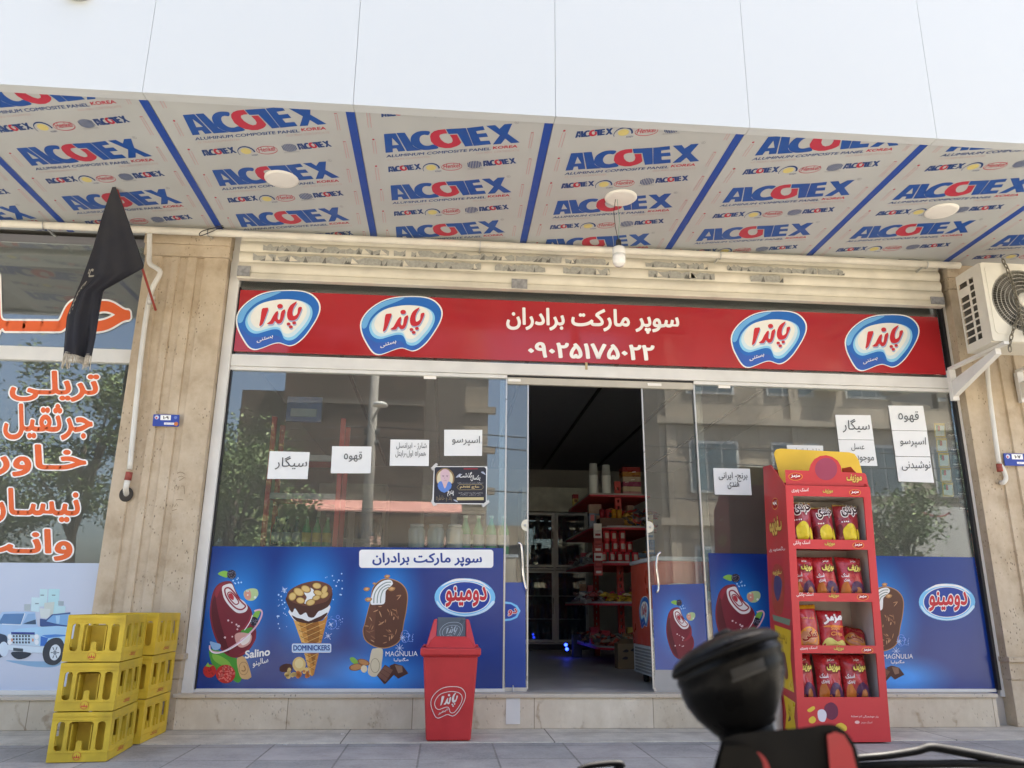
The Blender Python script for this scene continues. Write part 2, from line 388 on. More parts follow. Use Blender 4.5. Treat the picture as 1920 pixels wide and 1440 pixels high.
# ================================================================== building shell (one building, two shops)
b = thing('shop_building', 'stone faced building holding the market shop and its left neighbour', 'building', (0, 0, 0))
m = MB(); m.box(-9, 10, -.10, 9.3, 3.78, 6.4, STUCCO); m.build('upper_wall', b)
m = MB(); m.box(-9, 10, 9.0, 9.3, 0, 3.78, INWALL); m.box(-9.2, -9, 0, 9.3, 0, 6.4, INWALL); m.box(10, 10.2, 0, 9.3, 0, 6.4, INWALL)
m.box(-2.35, -2.2, .12, 9, .0, 3.78, INWALL); m.box(4.45, 4.6, .12, 9, 0, 3.78, INWALL); m.build('interior_wall', b)
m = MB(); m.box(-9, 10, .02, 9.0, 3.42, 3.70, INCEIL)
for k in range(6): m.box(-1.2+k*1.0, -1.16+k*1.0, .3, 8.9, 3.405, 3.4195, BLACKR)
m.build('ceiling', b)
m = MB(); m.box(-9, 10, .0, 9.0, -.3, .222, INFLOOR); m.build('interior_floor', b)

t = thing('entrance_step', 'travertine plinth step below the market front with thin tread slab', 'step', (0, 0, 0))
m = MB(); m.box(-1.83, 4.13, -.115, -.001, 0.001, .205, TRAVS); m.build('riser', t)
m = MB(); m.box(-1.84, 4.14, -.13, .02, .205, .232, travertine('tread_stone', (.62, .56, .46), (.5, .44, .35))); m.build('tread', t, bevel=.004)
t = thing('plinth', 'pale stone plinth below the truck poster of the left neighbour', 'plinth', (-5, 0, 0))
m = MB(); m.box(-8, -2.47, -.115, -.001, 0.001, .19, TRAVS); m.build('riser', t)
m = MB(); m.box(-8, -2.46, -.13, .0, .19, .215, MATS['tread_stone']); m.build('tread', t, bevel=.004)

# pilasters, fluted in travertine
def pilaster(label, x0, x1, xe, flip=1):
    t = thing('stone_pilaster', label, 'pilaster', ((x0+x1)/2, -.06, 0))
    prof = []
    steps = [(0, -.115), (.19, -.115), (.205, -.098), (.31, -.098), (.32, -.115), (.40, -.115), (.41, -.098), (.50, -.098), (.51, -.115), (.62, -.115), (.63, -.10), (.70, -.10), (.71, -.118), (1, -.118)]
    m = MB()
    for i in range(len(steps)-1):
        (a, ya), (c, yb) = steps[i], steps[i+1]
        X0, X1 = x0+(x1-x0)*a, x0+(x1-x0)*c
        m.add([(X0, ya, .49), (X1, yb, .49), (X1, yb, 3.50), (X0, ya, 3.50)], [(0, 1, 2, 3)], TRAV)
    m.box(x0, x1, -.08, .12, .005, 3.50, TRAV)
    m.add([(x0, -.115, .49), (x0, -.08, .49), (x0, -.08, 3.5), (x0, -.115, 3.5)], [(3, 2, 1, 0)], TRAV)
    m.add([(x1, -.118, .49), (x1, -.08, .49), (x1, -.08, 3.5), (x1, -.118, 3.5)], [(0, 1, 2, 3)], TRAV)
    m.build('fluted_shaft', t)
    m = MB(); m.box(x0-.01, x1+.01, -.135, .12, 3.502, 3.60, TRAV); m.box(x0-.015, x1+.015, -.15, .12, 3.60, 3.716, TRAV); m.build('capital', t, bevel=.004)
    m = MB(); m.box(x0-.012, x1+.025, -.15, .11, .455, .492, TRAV); m.box(x0-.005, x1+.01, -.132, .11, .33, .4545, TRAV); m.box(x0-.002, x1+.003, -.122, .11, .002, .3295, TRAV)
    m.build('base', t, bevel=.004); return t
pilaster('fluted travertine pilaster between the two shops, behind the yellow crates', -2.462, -1.815, 0)
pilaster('fluted travertine pilaster at right edge below the air conditioner', 4.27, 4.95, 0)

# ================================================================== canopy: fascia panels and printed soffit panels
can = thing('canopy', 'deep canopy with blank white fascia panels over the shop fronts', 'canopy', (0, -DC, HS))
for k in range(-4, 7):
    x0 = SX0+PW*k+.0012; x1 = SX0+PW*(k+1)-.0012
    m = MB(); tl = .0167
    m.hexa([(x0, -DC, HS-.012), (x1, -DC, HS-.012), (x1, -DC+.03, HS-.012), (x0, -DC+.03, HS-.012)],
           [(x0, -DC-tl*2.3, HS+2.3), (x1, -DC-tl*2.3, HS+2.3), (x1, -DC+.03, HS+2.3), (x0, -DC+.03, HS+2.3)], WHITEP)
    m.box(x0, x1, -DC+.0305, -DC+.075, HS-.012, HS+.02, WHITEP)
    m.build('fascia_panel', can)
m = MB(); m.box(-8.5, 9.5, -DC+.04, -.08, HS+.021, HS+.06, SOFFB); m.box(-8.5, 9.5, -DC-.03, 0, HS+2.3, HS+2.4, SOFFB); m.build('roof_slab', can)
PBLUE, PRED, PGREY, PGOLD = pr('#1c4f9c'), pr('#b83248'), pr('#8d8f96'), pr('#cfc27c'); PNAVY = pr('#23447e'); PFAINT = pr('#b9a3a3'); PSTR = pr('#20489c')
zA = z1(700, 200, .15625)
S = SZ(HS)
def logo(mb, tf, small=False):
    Z = lambda pts: [zA(*tf(*q)) for q in pts]
    bl = PBLUE if not small else PNAVY
    mb.shape(S, Z([(135, 330), (275, 320), (392, 532), (308, 540), (285, 500), (240, 505), (242, 548), (155, 555)]), bl, .0012, [Z([(232, 375), (315, 460), (236, 466)])])
    mb.shape(S, Z([(285, 318), (385, 312), (488, 475), (530, 500), (590, 523), (410, 535)]), bl, .0012)
    mb.shape(S, Z(spl([(685, 300), (600, 292), (520, 310), (462, 360), (460, 430), (500, 478), (560, 510), (630, 522), (710, 515), (790, 497), (735, 456), (670, 470), (610, 462), (570, 425), (562, 385), (580, 352), (620, 338), (668, 342)], 3)), bl, .0012)
    mb.shape(S, Z([(870, 272), (790, 280), (735, 297), (700, 325), (688, 360), (700, 420), (740, 460), (800, 487), (870, 500), (940, 497), (1010, 475), (1045, 455), (1062, 432), (1010, 335), (925, 340), (955, 385), (960, 415), (945, 435), (905, 445), (860, 430), (820, 398), (800, 360), (808, 338), (845, 326), (895, 322)]), PRED, .0012)
    mb.shape(S, Z([(880, 272), (1118, 258), (1205, 470), (1110, 480), (1018, 325), (912, 330)]), bl, .0012)
    mb.shape(S, Z([(1128, 258), (1325, 235), (1345, 280), (1240, 295), (1255, 328), (1362, 318), (1385, 362), (1275, 372), (1295, 415), (1400, 408), (1420, 452), (1212, 472)]), bl, .0012)
    mb.shape(S, Z([(1362, 232), (1470, 222), (1522, 268), (1580, 212), (1675, 205), (1620, 325), (1765, 430), (1660, 440), (1590, 385), (1540, 448), (1442, 455), (1525, 345)]), bl, .0012)
tp = MB()
logo(tp, lambda x, y: (x, y))
for bx, by in ((190, 787), (1328, 717)):
    logo(tp, lambda x, y: (bx+(x-155)*.247, by+(y-555)*.29), True)
tq = lambda *a: [zA(*q) for q in a]
def ltx(s, bl, br, tl, m, bold=0): tp.text(S, s, zA(*bl), zA(*br), zA(*tl), m, .0012, bold)
ltx('ALUMINUM COMPOSITE PANEL', (162, 613), (1415, 522), (166, 580), PNAVY, .02)
ltx('KOREA', (1442, 512), (1736, 492), (1446, 478), PRED, .025)
ltx('15 YEARS GUARANTEE', (182, 648), (682, 612), (184, 628), PFAINT)
ltx('ISO 9001 CERTIFICATE', (1242, 572), (1758, 535), (1246, 550), PFAINT)
tp.stroke(S, tq(*[(1728+25*math.cos(a), 192+15*math.sin(a)) for a in [i*.52 for i in range(12)]]), .6, PGREY, .0012, True)
ltx('R', (1716, 200), (1742, 199), (1716, 186), PGREY)
arc = [(700+98*math.cos(a), 745+62*math.sin(a)) for a in [math.radians(150+i*16) for i in range(14)]]
tp.stroke(S, tq(*arc), lambda u: .8+2.2*u, PNAVY, .0012)
tp.ell(S, zA(700, 733), 9.5, 5.2, PGOLD, .0011)
ltx('KOSEM', (750, 787), (822, 782), (750, 770), PNAVY)
tp.stroke(S, tq(*[(948+122*math.cos(i*.2618), 722-math.cos(i*.2618)*6+43*math.sin(i*.2618)) for i in range(24)]), .9, PRED, .0012, True)
ltx('Henkel', (850, 745), (1045, 728), (850, 695), PRED, .01)
for i in range(9):
    h = 44*math.sqrt(max(.05, 1-((i-4)/4.9)**2)); x = 1135+i*19
    tp.stroke(S, tq((x+6, 700-h-i*1.2), (x+14, 700+h-i*1.2)), 1.6, PNAVY, .0012)
ltx('INTERNATIONAL', (1140, 758), (1322, 744), (1142, 742), PGREY)
for x, y in ((40, 715), (8, 395)):
    tp.ell(S, zA(x, y), 2.2, 1.4, PRED, .0012); d = 8 if y > 500 else 6
    for q in (-10, 22): tp.stroke(S, tq((x+q, y+20), (x+q+18, y+170)), .8, pr('#c48a90'), .0012)
for x, y in ((1888, 628), (1915, 315)):
    tp.stroke(S, tq((x-16, y), (x+18, y)), 1.0, PRED, .0012)
    for q in (-12, 16): tp.stroke(S, tq((x+q, y+8), (x+q-36, y+185)), .8, pr('#c48a90'), .0012)
anchor = PZ(*zA(155, 555), HS)
ph = {-2: -1.30, -1: None, 0: -1.513, 1: -1.429, 2: -1.327, 3: -1.632, 4: -1.794, 5: -1.138}
lp = PZ(55, 310.7, HS); ph[-1] = lp.y-.632
for k in range(-2, 6):
    x0 = SX0+PW*k; m = MB()
    m.box(x0+.002, x0+PW-.002, -DC+.077, -.02, HS, HS+.004, FILM)
    pan = m.build('soffit_panel', can)
    m = MB(); y0 = ph[k]-2*.632
    for r in range(5):
        dx, dy = x0+.155-anchor.x, y0+r*.632-anchor.y
        if y0+r*.632 < -2.5 or y0+r*.632 > .6: continue
        b0 = len(m.v); m.v += [q+Vector((dx, dy, 0)) for q in tp.v]
        for f, mi, sm in zip(tp.f, tp.m, tp.sm):
            m.f.append(tuple(b0+j for j in f)); m.m.append(m.mi(tp.mats[mi])); m.sm.append(False)
    m.add([(x0+PW-.056, -DC+.078, HS-.001), (x0+PW-.002, -DC+.078, HS-.001), (x0+PW-.002, -.03, HS-.001), (x0+PW-.056, -.03, HS-.001)], [(0, 1, 2, 3)], PSTR)
    o = m.build('print', pan)
    bm = bmesh.new(); bm.from_mesh(o.data)
    for co, no in (((0, -DC+.079, 0), (0, -1, 0)), ((0, -.03, 0), (0, 1, 0))):
        bmesh.ops.bisect_plane(bm, geom=bm.verts[:]+bm.edges[:]+bm.faces[:], plane_co=Vector(co)-Vector(can['_o']), plane_no=no, clear_outer=True)
    bm.to_mesh(o.data); bm.free()

# downlights, lamp bulb, wires, pipes
LAMPW = mat('lamp_white', (.78, .76, .70), .35, var=.05)
LAMPD = mat('lamp_diffuser', (.86, .84, .78), .25, var=.03)
for px, py, lb in ((528, 335, 'round white recessed ceiling light nearest the black flag'), (1164, 370, 'round white recessed ceiling light above the hanging bulb'), (1765, 395, 'round white recessed ceiling light nearest the air conditioner')):
    c = PZ(px, py, HS); t = thing('ceiling_light', lb, 'ceiling light', c, 'round lights in the canopy ceiling')
    MB().lathe([(.118, .0), (.118, -.006), (.108, -.014), (.092, -.015)], LAMPW, lambda q: q+c).build('rim', t)
    MB().lathe([(.0918, -.0145), (.0, -.0146)], LAMPD, lambda q: q+c).build('diffuser', t)
bt = PY(1160, 462, -1.0); bb = PY(1160, 500, -1.0); cx, cy = bt.x, -1.0
t = thing('light_bulb', 'white bulb hanging by a wire in front of the shutter', 'light bulb', (cx, cy, bb.z))
m = MB(); m.tube([(cx-.012, cy, HS-.01), (cx-.028, cy, 3.6), (cx-.02, cy, 3.48), (cx, cy, bt.z+.04)], .0022, BLACKR, 6)
m.tube([(cx+.0, cy, HS-.01), (cx+.012, cy, 3.55), (cx, cy, bt.z+.04)], .0018, mat('green_wire', (.12, .3, .22), .5), 6); m.build('cord', t)
MB().lathe([(.0, bt.z+.05), (.018, bt.z+.048), (.021, bt.z+.02), (.02, bt.z)], BLACKR, lambda q: q+Vector((cx, cy, 0))).build('socket', t)
h = bt.z-bb.z
MB().lathe([(.02, bt.z), (.043, bt.z-.012), (.047, bt.z-.03), (.047, bt.z-.065)], LAMPW, lambda q: q+Vector((cx, cy, 0))).build('collar', t)
MB().lathe([(.045, bt.z-.065), (.0475, bt.z-h*.62), (.044, bt.z-h*.82), (.03, bt.z-h*.95), (.0, bt.z-h)], LAMPD, lambda q: q+Vector((cx, cy, 0))).build('globe', t)

c = PY(142, -4, -DC-.035); t = thing('fascia_lamp', 'small round lamp fitting on the white fascia at top left', 'lamp', c)
MB().lathe([(.045, .02), (.07, .012), (.075, -.01), (.06, -.03), (.03, -.042), (0, -.045)], ALUG, lambda v: c+Vector((v.x, v.y*.55, v.z+.035))).build('housing', t)
m = MB(); m.tube([c+Vector((0, .0, .03)), c+Vector((0, .04, .05))], .015, ALUG); m.build('mount', t)

pz = 3.655
t = thing('conduit_pipe', 'long cream pipe running along the wall under the canopy', 'pipe', (0, -.25, pz))
m = MB(); m.tube([(-5, -.25, pz), (4.30, -.25, pz+.008)], .029, PIPE, 14); m.build('pipe', t)
m = MB()
for x in (-3.2, -1.95, .2, 2.2, 4.0): m.tube([(x, -.25+.031*math.cos(a), pz+.031*math.sin(a)) for a in [i*.52 for i in range(13)]], .004, ALUG, 6); m.box(x-.006, x+.006, -.22, -.06, pz-.008, pz+.008, ALUG)
m.build('clip', t)
t = thing('drain_pipe', 'thin white pipe down the left pilaster beside the flag', 'pipe', (-2.35, -.17, 1.9))
pp = [(-2.40, -.25, 3.63), (-2.402, -.20, 3.5), (-2.39, -.19, 3.40), (-2.33, -.185, 3.36), (-2.305, -.18, 3.32)]+[tuple(PY(x, y, -.165)) for x, y in ((284, 545), (273, 600), (262, 690), (252, 790), (243, 880))]
m = MB(); m.tube(spl(pp, 4, False), .019, mat('white_pipe', (.70, .69, .63), .4, var=.1, scale=6, coord='World'), 12); m.build('pipe', t)
q = PY(241, 893, -.165); m = MB(); m.tube([q+Vector((.002, 0, .03)), q, q-Vector((.002, 0, .03))], .024, mat('rust_red', (.32, .07, .05), .7, var=.3, scale=40), 12); m.build('coupling', t)
q2 = PY(236, 915, -.165); m = MB(); m.tube(spl([tuple(q-Vector((.002, 0, .03))), tuple(q2), tuple(q2+Vector((-.01, .05, -.035))), tuple(q2+Vector((-.012, .09, -.04)))], 4, False), .02, MATS['white_pipe'], 12); m.build('elbow', t)
m = MB(); m.lathe([(.05, 0), (.048, .004)], mat('hole_dark', (.05, .045, .04), .9), lambda v: q2+Vector((-.012+v.x, .052-v.z, -.04+v.y*1.1))); m.build('wall_hole', t)
t = thing('gas_pipe', 'thin white pipe under the air conditioner on right pilaster', 'pipe', (4.4, -.17, 1.9))
pp = [tuple(PY(x, y, -.165)) for x, y in ((1848, 560), (1851, 690), (1858, 760), (1868, 835), (1873, 868))]
m = MB(); m.tube(spl(pp, 4, False), .018, MATS['white_pipe'], 12); m.build('pipe', t)
q = PY(1879, 885, -.165); m = MB(); m.tube(spl([pp[-1], tuple(PY(1881, 880, -.17)), tuple(PY(1886, 897, -.16)), tuple(PY(1880, 906, -.15)), tuple(PY(1876, 904, -.09))], 4, False), .017, MATS['white_pipe'], 10); m.build('elbow', t)
m = MB(); m.tube([PY(1873, 870, -.165), PY(1875, 884, -.165)], .023, MATS['rust_red'], 10); m.build('coupling', t)
CABLE = mat('black_cable', (.03, .03, .03), .6)
t = MB(); t.tube(spl([tuple(PY(x, y, Y)) for x, y, Y in ((-20, 405, -.2), (90, 410, -.2), (200, 416, -.2), (330, 414, -.2), (400, 412, -.2), (425, 420, -.25), (380, 433, -.29), (376, 442, -.29), (400, 433, -.28), (425, 424, -.22))], 5, False), .004, CABLE, 6)
t.build('cable', label='thin black cable sagging along the ceiling edge by the flag', cat='cable', loc=PY(200, 416, -.2))
t = MB(); t.tube(spl([tuple(PY(x, y, -.21)) for x, y in ((1175, 474), (1190, 477), (1230, 472), (1300, 474), (1420, 480), (1560, 484), (1660, 482), (1700, 488), (1755, 486), (1800, 480), (1880, 483), (1940, 486))], 5, False), .0032, CABLE, 6)
t.build('cable', label='thin black cable along the ceiling edge right of the bulb', cat='cable', loc=PY(1560, 484, -.21))

# ================================================================== roller shutter
t = thing('roller_shutter', 'cream roller shutter rolled up above the red sign, with torn tape', 'roller shutter', (1.2, -.1, 3.3))
x0, x1 = -1.735, 4.205
def slat_prof(z0, z1, y, bow):
    return [(y-bow*math.sin(math.pi*i/8), z0+(z1-z0)*i/8) for i in range(9)]
for i in range(4):
    z0 = 3.3905+i*.0925; pf = slat_prof(z0+.004, z0+.0925, -.10, .017)
    m = MB(); m.grid(lambda u, v: Vector((x0+(x1-x0)*u, *(lambda q: (q[0], q[1]))(pf[min(8, int(round(v*8)))]))), 1, 8, SHUT)
    m.box(x0, x1, -.09, -.08, z0, z0+.0925, SHUT); m.build('slat', t)
m = MB(); m.box(x0, x1, -.125, -.06, 3.335, 3.355, SHUT); m.box(x0, x1, -.115, -.07, 3.355, 3.389, SHUT); m.build('bottom_bar', t, bevel=.006)
m = MB(); gm = mat('bare_metal_patch', (.36, .36, .36), .5, .2, var=.35, scale=30)

for q in ((x0+.001, x0+.10, 3.356, 3.44), (.47, .60, 3.34, 3.425), (x1-.12, x1-.001, 3.356, 3.42)): MB().box(q[0], q[1], -.1275, -.1165, q[2], q[3], gm).build('lock_plate', t)
TAPE = mat('torn_grey_tape', (.40, .395, .35), .8, var=.25, scale=40, coord='World'); TAPED = mat('tape_underside', (.17, .17, .155), .8, var=.2, scale=30)
m = MB(); R = random.Random(4)
def tapes(x0, x1, z, h):
    x = x0; z -= .004; h += .010
    while x < x1:
        wd = R.uniform(.08, .26); pts = [(x, z+R.uniform(0, .004))]
        n = 6
        for i in range(n): pts.append((x+wd*(n-i)/n*.0+wd*(i+1)/n, z+R.uniform(0, .006)))
        top = [(x+wd*(1-i/n)+R.uniform(-.006, .006), z+h*R.uniform(.55, 1.0)) for i in range(n+1)]
        y0 = -.1225
        S2 = SF((0, y0, 0), (1, 0, 0), (0, 0, 1), (0, -1, 0))
        m.shape(S2, pts+top, TAPE, R.uniform(.001, .004))
        for i in range(max(1, int(wd/.09))):
            a = x+R.uniform(0, wd); hh = h*R.uniform(.35, .8); wq = R.uniform(.014, .045)
            m.shape(S2, [(a, z), (a+wq, z), (a+wq*R.uniform(.2, 1.4), z+hh)], TAPED, .0055)
            if R.random() < .25: m.shape(S2, [(a+wq, z+h*.1), (a+wq*2.6, z+h*.15), (a+wq*1.2, z+h*R.uniform(.7, 1))], SHUT, .006)
        x += wd*R.uniform(.82, 1.05)
zt1, zt2 = 3.586, 3.494
for a, c in ((-1.55, -.87), (-.78, -.62), (-.5, -.44), (-.36, .73), (.92, 1.15), (1.6, 2.05), (2.3, 2.6), (2.62, 3.1)): tapes(a, c, zt1, .052)
for a, c in ((-1.62, -1.35), (-1.29, .18), (.33, .72), (.9, 1.25), (1.62, 1.95), (2.0, 2.1), (2.5, 2.66)): tapes(a, c, zt2, .060)
m.build('torn_tape', t)

# ================================================================== shop front: frame, panes, doors
sf = thing('storefront', 'white framed glass front of the market with open doors', 'shop front', (1.2, 0, .232))
GX0, GX1 = -1.733, 4.225
MB().box(-1.811, GX0, -.05, .04, .20, 3.73, ALU).build('jamb', sf, bevel=.003); MB().box(GX1+.012, GX1+.05, -.03, .04, .20, 3.73, ALU).build('jamb', sf, bevel=.003)
MB().box(GX0+.001, GX0+.012, -.02, .02, .25, 3.3, BLACKR).build('seal', sf); MB().box(GX1-.012, GX1+.011, -.045, .02, .25, 3.6, BLACKR).build('seal', sf)
m = MB(); m.box(GX0+.001, GX1-.013, -.035, .035, 2.63, 2.725, ALU); m.box(GX0+.001, .45, -.025, .03, 2.60, 2.628, ALU); m.box(1.99, GX1-.013, -.025, .03, 2.60, 2.628, ALU); m.build('transom', sf, bevel=.003)
m = MB(); m.box(GX0+.001, .455, -.02, .03, .2325, .256, ALU); m.box(1.99, GX1-.013, -.02, .03, .2325, .256, ALU); m.build('sill', sf, bevel=.002)
m = MB(); m.box(.452, 1.99, -.005, .03, 2.56, 2.615, mat('beige_strip', (.50, .47, .40), .5, var=.1)); m.box(.452, 1.99, -.012, .04, 2.617, 2.629, BLACKR); m.build('door_header', sf)
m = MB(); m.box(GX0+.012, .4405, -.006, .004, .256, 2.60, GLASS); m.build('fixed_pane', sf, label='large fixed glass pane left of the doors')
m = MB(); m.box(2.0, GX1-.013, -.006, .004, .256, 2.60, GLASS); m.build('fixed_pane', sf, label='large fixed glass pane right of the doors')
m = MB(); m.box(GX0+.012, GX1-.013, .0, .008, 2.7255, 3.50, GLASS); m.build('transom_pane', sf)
for x0, x1 in ((.4405, .4525), (1.988, 2.0)): MB().box(x0, x1, -.009, .010, .25, 2.60, ALUG).build('edge_strip', sf)
for x0, x1 in ((.458, .56), (1.605, 1.72), (-.22, -.12), (2.2, 2.30)): MB().box(x0, x1, -.0135, -.0065, 2.577, 2.60, LAMPD).build('clip', sf)
m = MB(); m.box(1.085, 1.105, -.04, -.0352, 2.69, 2.75, mat('brown_tape', (.45, .36, .2), .6)); m.build('tape_scrap', sf)
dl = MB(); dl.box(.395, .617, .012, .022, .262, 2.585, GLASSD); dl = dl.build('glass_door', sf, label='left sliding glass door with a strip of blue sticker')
m = MB(); m.box(.6172, .628, .008, .026, .25, 2.59, ALUG); m.box(.395, .6175, .009, .025, .2335, .2615, ALUG); m.build('edge_strip', dl)
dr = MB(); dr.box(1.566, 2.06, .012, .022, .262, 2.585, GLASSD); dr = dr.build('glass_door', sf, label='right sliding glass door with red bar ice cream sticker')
m = MB(); m.box(1.5555, 1.5658, .008, .026, .25, 2.59, ALUG); m.box(1.566, 2.06, .009, .025, .2335, .262, ALUG); m.build('edge_strip', dr)
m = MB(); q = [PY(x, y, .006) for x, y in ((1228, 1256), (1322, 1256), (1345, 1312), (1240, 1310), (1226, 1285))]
m.add([tuple(v) for v in q]+[tuple(v+Vector((0, .004, 0))) for v in q], [(0, 1, 2, 3, 4), (9, 8, 7, 6, 5)]+[(i, (i+1) % 5, 5+(i+1) % 5, 5+i) for i in range(5)], mat('floor_reflection_grey', (.42, .41, .39), .4, var=.1)); m.build('painted_reflection', dr)  # grey sheet painted in for the floor reflection at the glass bottom
CREAM = mat('cream_plastic', (.74, .71, .58), .4, var=.08, scale=20)
for d, (px, py), (a0, a1) in ((dl, (988, 985), (90, 270)), (dr, (1215, 988), (-100, 100))):
    c = PY(px, py, .012); m = MB(); rr = .045
    pts = [(c.x+rr*math.cos(math.radians(a0+(a1-a0)*i/20)), c.z+rr*math.sin(math.radians(a0+(a1-a0)*i/20))) for i in range(21)]
    m.slab(SF((0, 0, 0), (1, 0, 0), (0, 0, 1), (0, -1, 0)), pts, CREAM, .006, off=.002-.0); 
    m.v = [v+Vector((0, .0095, 0)) for v in m.v]; 
    m.lathe([(.009, 0), (.009, .006), (0, .006)], ALUG, lambda v: Vector((c.x+(-.016 if d is dl else .016)+v.x, .006-v.z, c.z+v.y))); m.build('lock_disc', d)
for d, pts in ((dl, ((973, 1018), (977, 1022), (979, 1035), (981, 1075), (984, 1095), (987, 1106))), (dr, ((1238, 1036), (1233, 1042), (1231, 1062), (1234, 1085), (1235, 1100), (1233, 1110)))):
    m = MB(); P = [PY(x, y, -.04) for x, y in pts]; P = [P[0]+Vector((0, .05, 0))]+P+[P[-1]+Vector((0, .05, 0))]
    m.tube(spl([tuple(v) for v in P], 4, False), .009, CHROME, 10); m.build('handle', d)
t = thing('floor_bolt_plate', 'white metal plate with a bolt on step below left door', 'bolt plate', PY(961, 1330, -.12))
a, c = PY(949, 1304, -.12), PY(975, 1358, -.12)
m = MB(); m.box(a.x, c.x, -.1195, -.1155, c.z, .203, ALU); m.build('plate', t)
m = MB(); m.tube([PY(962, 1285, -.02), PY(962, 1306, -.02)], .005, ALUG); m.build('bolt', t)

# ================================================================== red shop sign
WH = pr('#f1f1ee', .4); RED = mat('sign_red', (.41, .025, .03), .12, var=.07, scale=2, coord='World', spec=.5, bump=.05, bscale=3)
LBLUE, LNAVY, LSKY, LRED = pr('#2a6cc0', .4), pr('#3a62b8', .4), pr('#8ccdf2', .4), pr('#c8303a', .4)
t = thing('shop_sign', 'long red fascia sign with four blue oval logos and white Persian lettering', 'sign', (1.2, -.03, 2.78))
c = [PY(449, 542, -.03), PY(1760, 596, -.03), PY(1766, 699, -.03), PY(443, 656, -.03)]
sx0, sx1, sz0, sz1 = -1.718, 4.185, 2.752, 3.272
m = MB(); m.box(sx0, sx1, -.03, -.009, sz0, sz1, RED); m.build('panel', t)
def panda(mb, mp, S, o=0, full=True, inks=None):
    Z = lambda pts: [mp(*q) for q in pts]
    O = spl([(15, 300), (80, 200), (200, 115), (330, 75), (480, 65), (610, 72), (700, 105), (760, 170), (772, 240), (745, 320), (690, 410), (630, 490), (560, 550), (500, 572), (450, 560), (400, 545), (340, 555), (250, 590), (180, 607), (120, 580), (60, 490), (20, 400)], 3)
    I = spl([(95, 355), (130, 270), (220, 195), (350, 160), (480, 150), (600, 165), (675, 205), (700, 260), (690, 320), (650, 390), (590, 460), (540, 505), (490, 520), (445, 505), (425, 460), (400, 425), (345, 420), (270, 440), (190, 460), (125, 430)], 3)
    cx, cy = 390, 330; sc = lambda P, k: [(cx+(x-cx)*k, cy+(y-cy)*k) for x, y in P]
    if full:
        mb.shape(S, Z(O), WH, o+.001); mb.shape(S, Z(sc(O, .965)), LBLUE, o+.0015)
        H = spl([(30, 300), (90, 212), (205, 128), (330, 90), (420, 82), (330, 125), (200, 180), (110, 265), (70, 350), (35, 360)], 3); mb.shape(S, Z(H), pr('#6fb2e6', .4), o+.0018)
        B = spl([(40, 400), (80, 480), (130, 565), (185, 590), (250, 573), (340, 540), (400, 528), (450, 545), (500, 556), (560, 530), (620, 470), (480, 550), (430, 520), (390, 480), (280, 480), (160, 490), (90, 440)], 2); mb.shape(S, Z(B), LNAVY, o+.0018)
        mb.shape(S, Z(sc(I, 1.0)), LSKY, o+.0021); mb.shape(S, Z([(x, y-14) for x, y in sc(I, .93)]), pr('#cfe6f2', .4), o+.0024)
        mb.shape(S, Z([(x, y-30) for x, y in sc(I, .84)]), pr('#eeeee6', .4), o+.0027)
        tr, sh = LRED, pr('#9db4d6', .4)
    else:
        mb.stroke(S, Z(O[15:]+O[:58] if False else O), inks[1], inks[0], o+.001, True); mb.stroke(S, Z(I), inks[1], inks[0], o+.001, True); tr = inks[0]; sh = None
    def ltr(pts, dx=0, dy=0, mm=None, oo=0): mb.shape(S, Z([(x+dx, y+dy) for x, y in spl(pts, 3)]), mm, oo)
    G1 = [(245, 240), (270, 228), (303, 230), (285, 290), (262, 350), (245, 380), (222, 388), (232, 330)]
    G2 = [(290, 370), (320, 345), (345, 300), (372, 262), (392, 262), (385, 320), (405, 330), (420, 260), (455, 245), (440, 320), (418, 362), (385, 368), (362, 345), (340, 372)]
    G3 = [(560, 170), (500, 205), (472, 270), (478, 325), (515, 342), (560, 325), (590, 270), (605, 222), (572, 226), (562, 280), (530, 300), (520, 270), (530, 225)]
    for L in (G1, G2, G3):
        if sh: ltr(L, 6, 14, sh, o+.003)
        ltr(L, 0, 0, tr, o+.0034)
    for x, y, r in ((408, 212, 26), (485, 372, 18), (535, 362, 18), (505, 398, 18)):
        if sh: mb.shape(S, Z([(x+4+r*math.cos(a), y+12+r*.8*math.sin(a)) for a in [i*.45 for i in range(14)]]), sh, o+.003)
        mb.shape(S, Z([(x+r*math.cos(a), y+r*.8*math.sin(a)) for a in [i*.45 for i in range(14)]]), tr, o+.0034)
    mb.text(S, 'بستنی', mp(200, 545), mp(345, 505), mp(198, 508), WH if full else inks[0], o+.003, .01)
SS = SY(-.03)
for bx in ((443, 543.5, 601, 656.5), (675.8, 555, 830, 666), (1371, 582, 1513, 690), (1584.6, 589, 1724, 696)):
    m = MB(); panda(m, lambda x, y: (bx[0]+(x-15)/757*(bx[2]-bx[0]), bx[1]+(y-65)/542*(bx[3]-bx[1])), SS); m.build('logo', t)
zs = z1(920, 560, .20833); m = MB()
m.text(SS, 'سوپر مارکت برادران', zs(140, 295), zs(1697, 322), zs(140, 76), WH, .002, .03)
m.text(SS, '۰۹۰۲۵۱۷۵۰۲۲', zs(335, 528), zs(1475, 560), zs(335, 385), WH, .002, .035)
m.build('lettering', t)

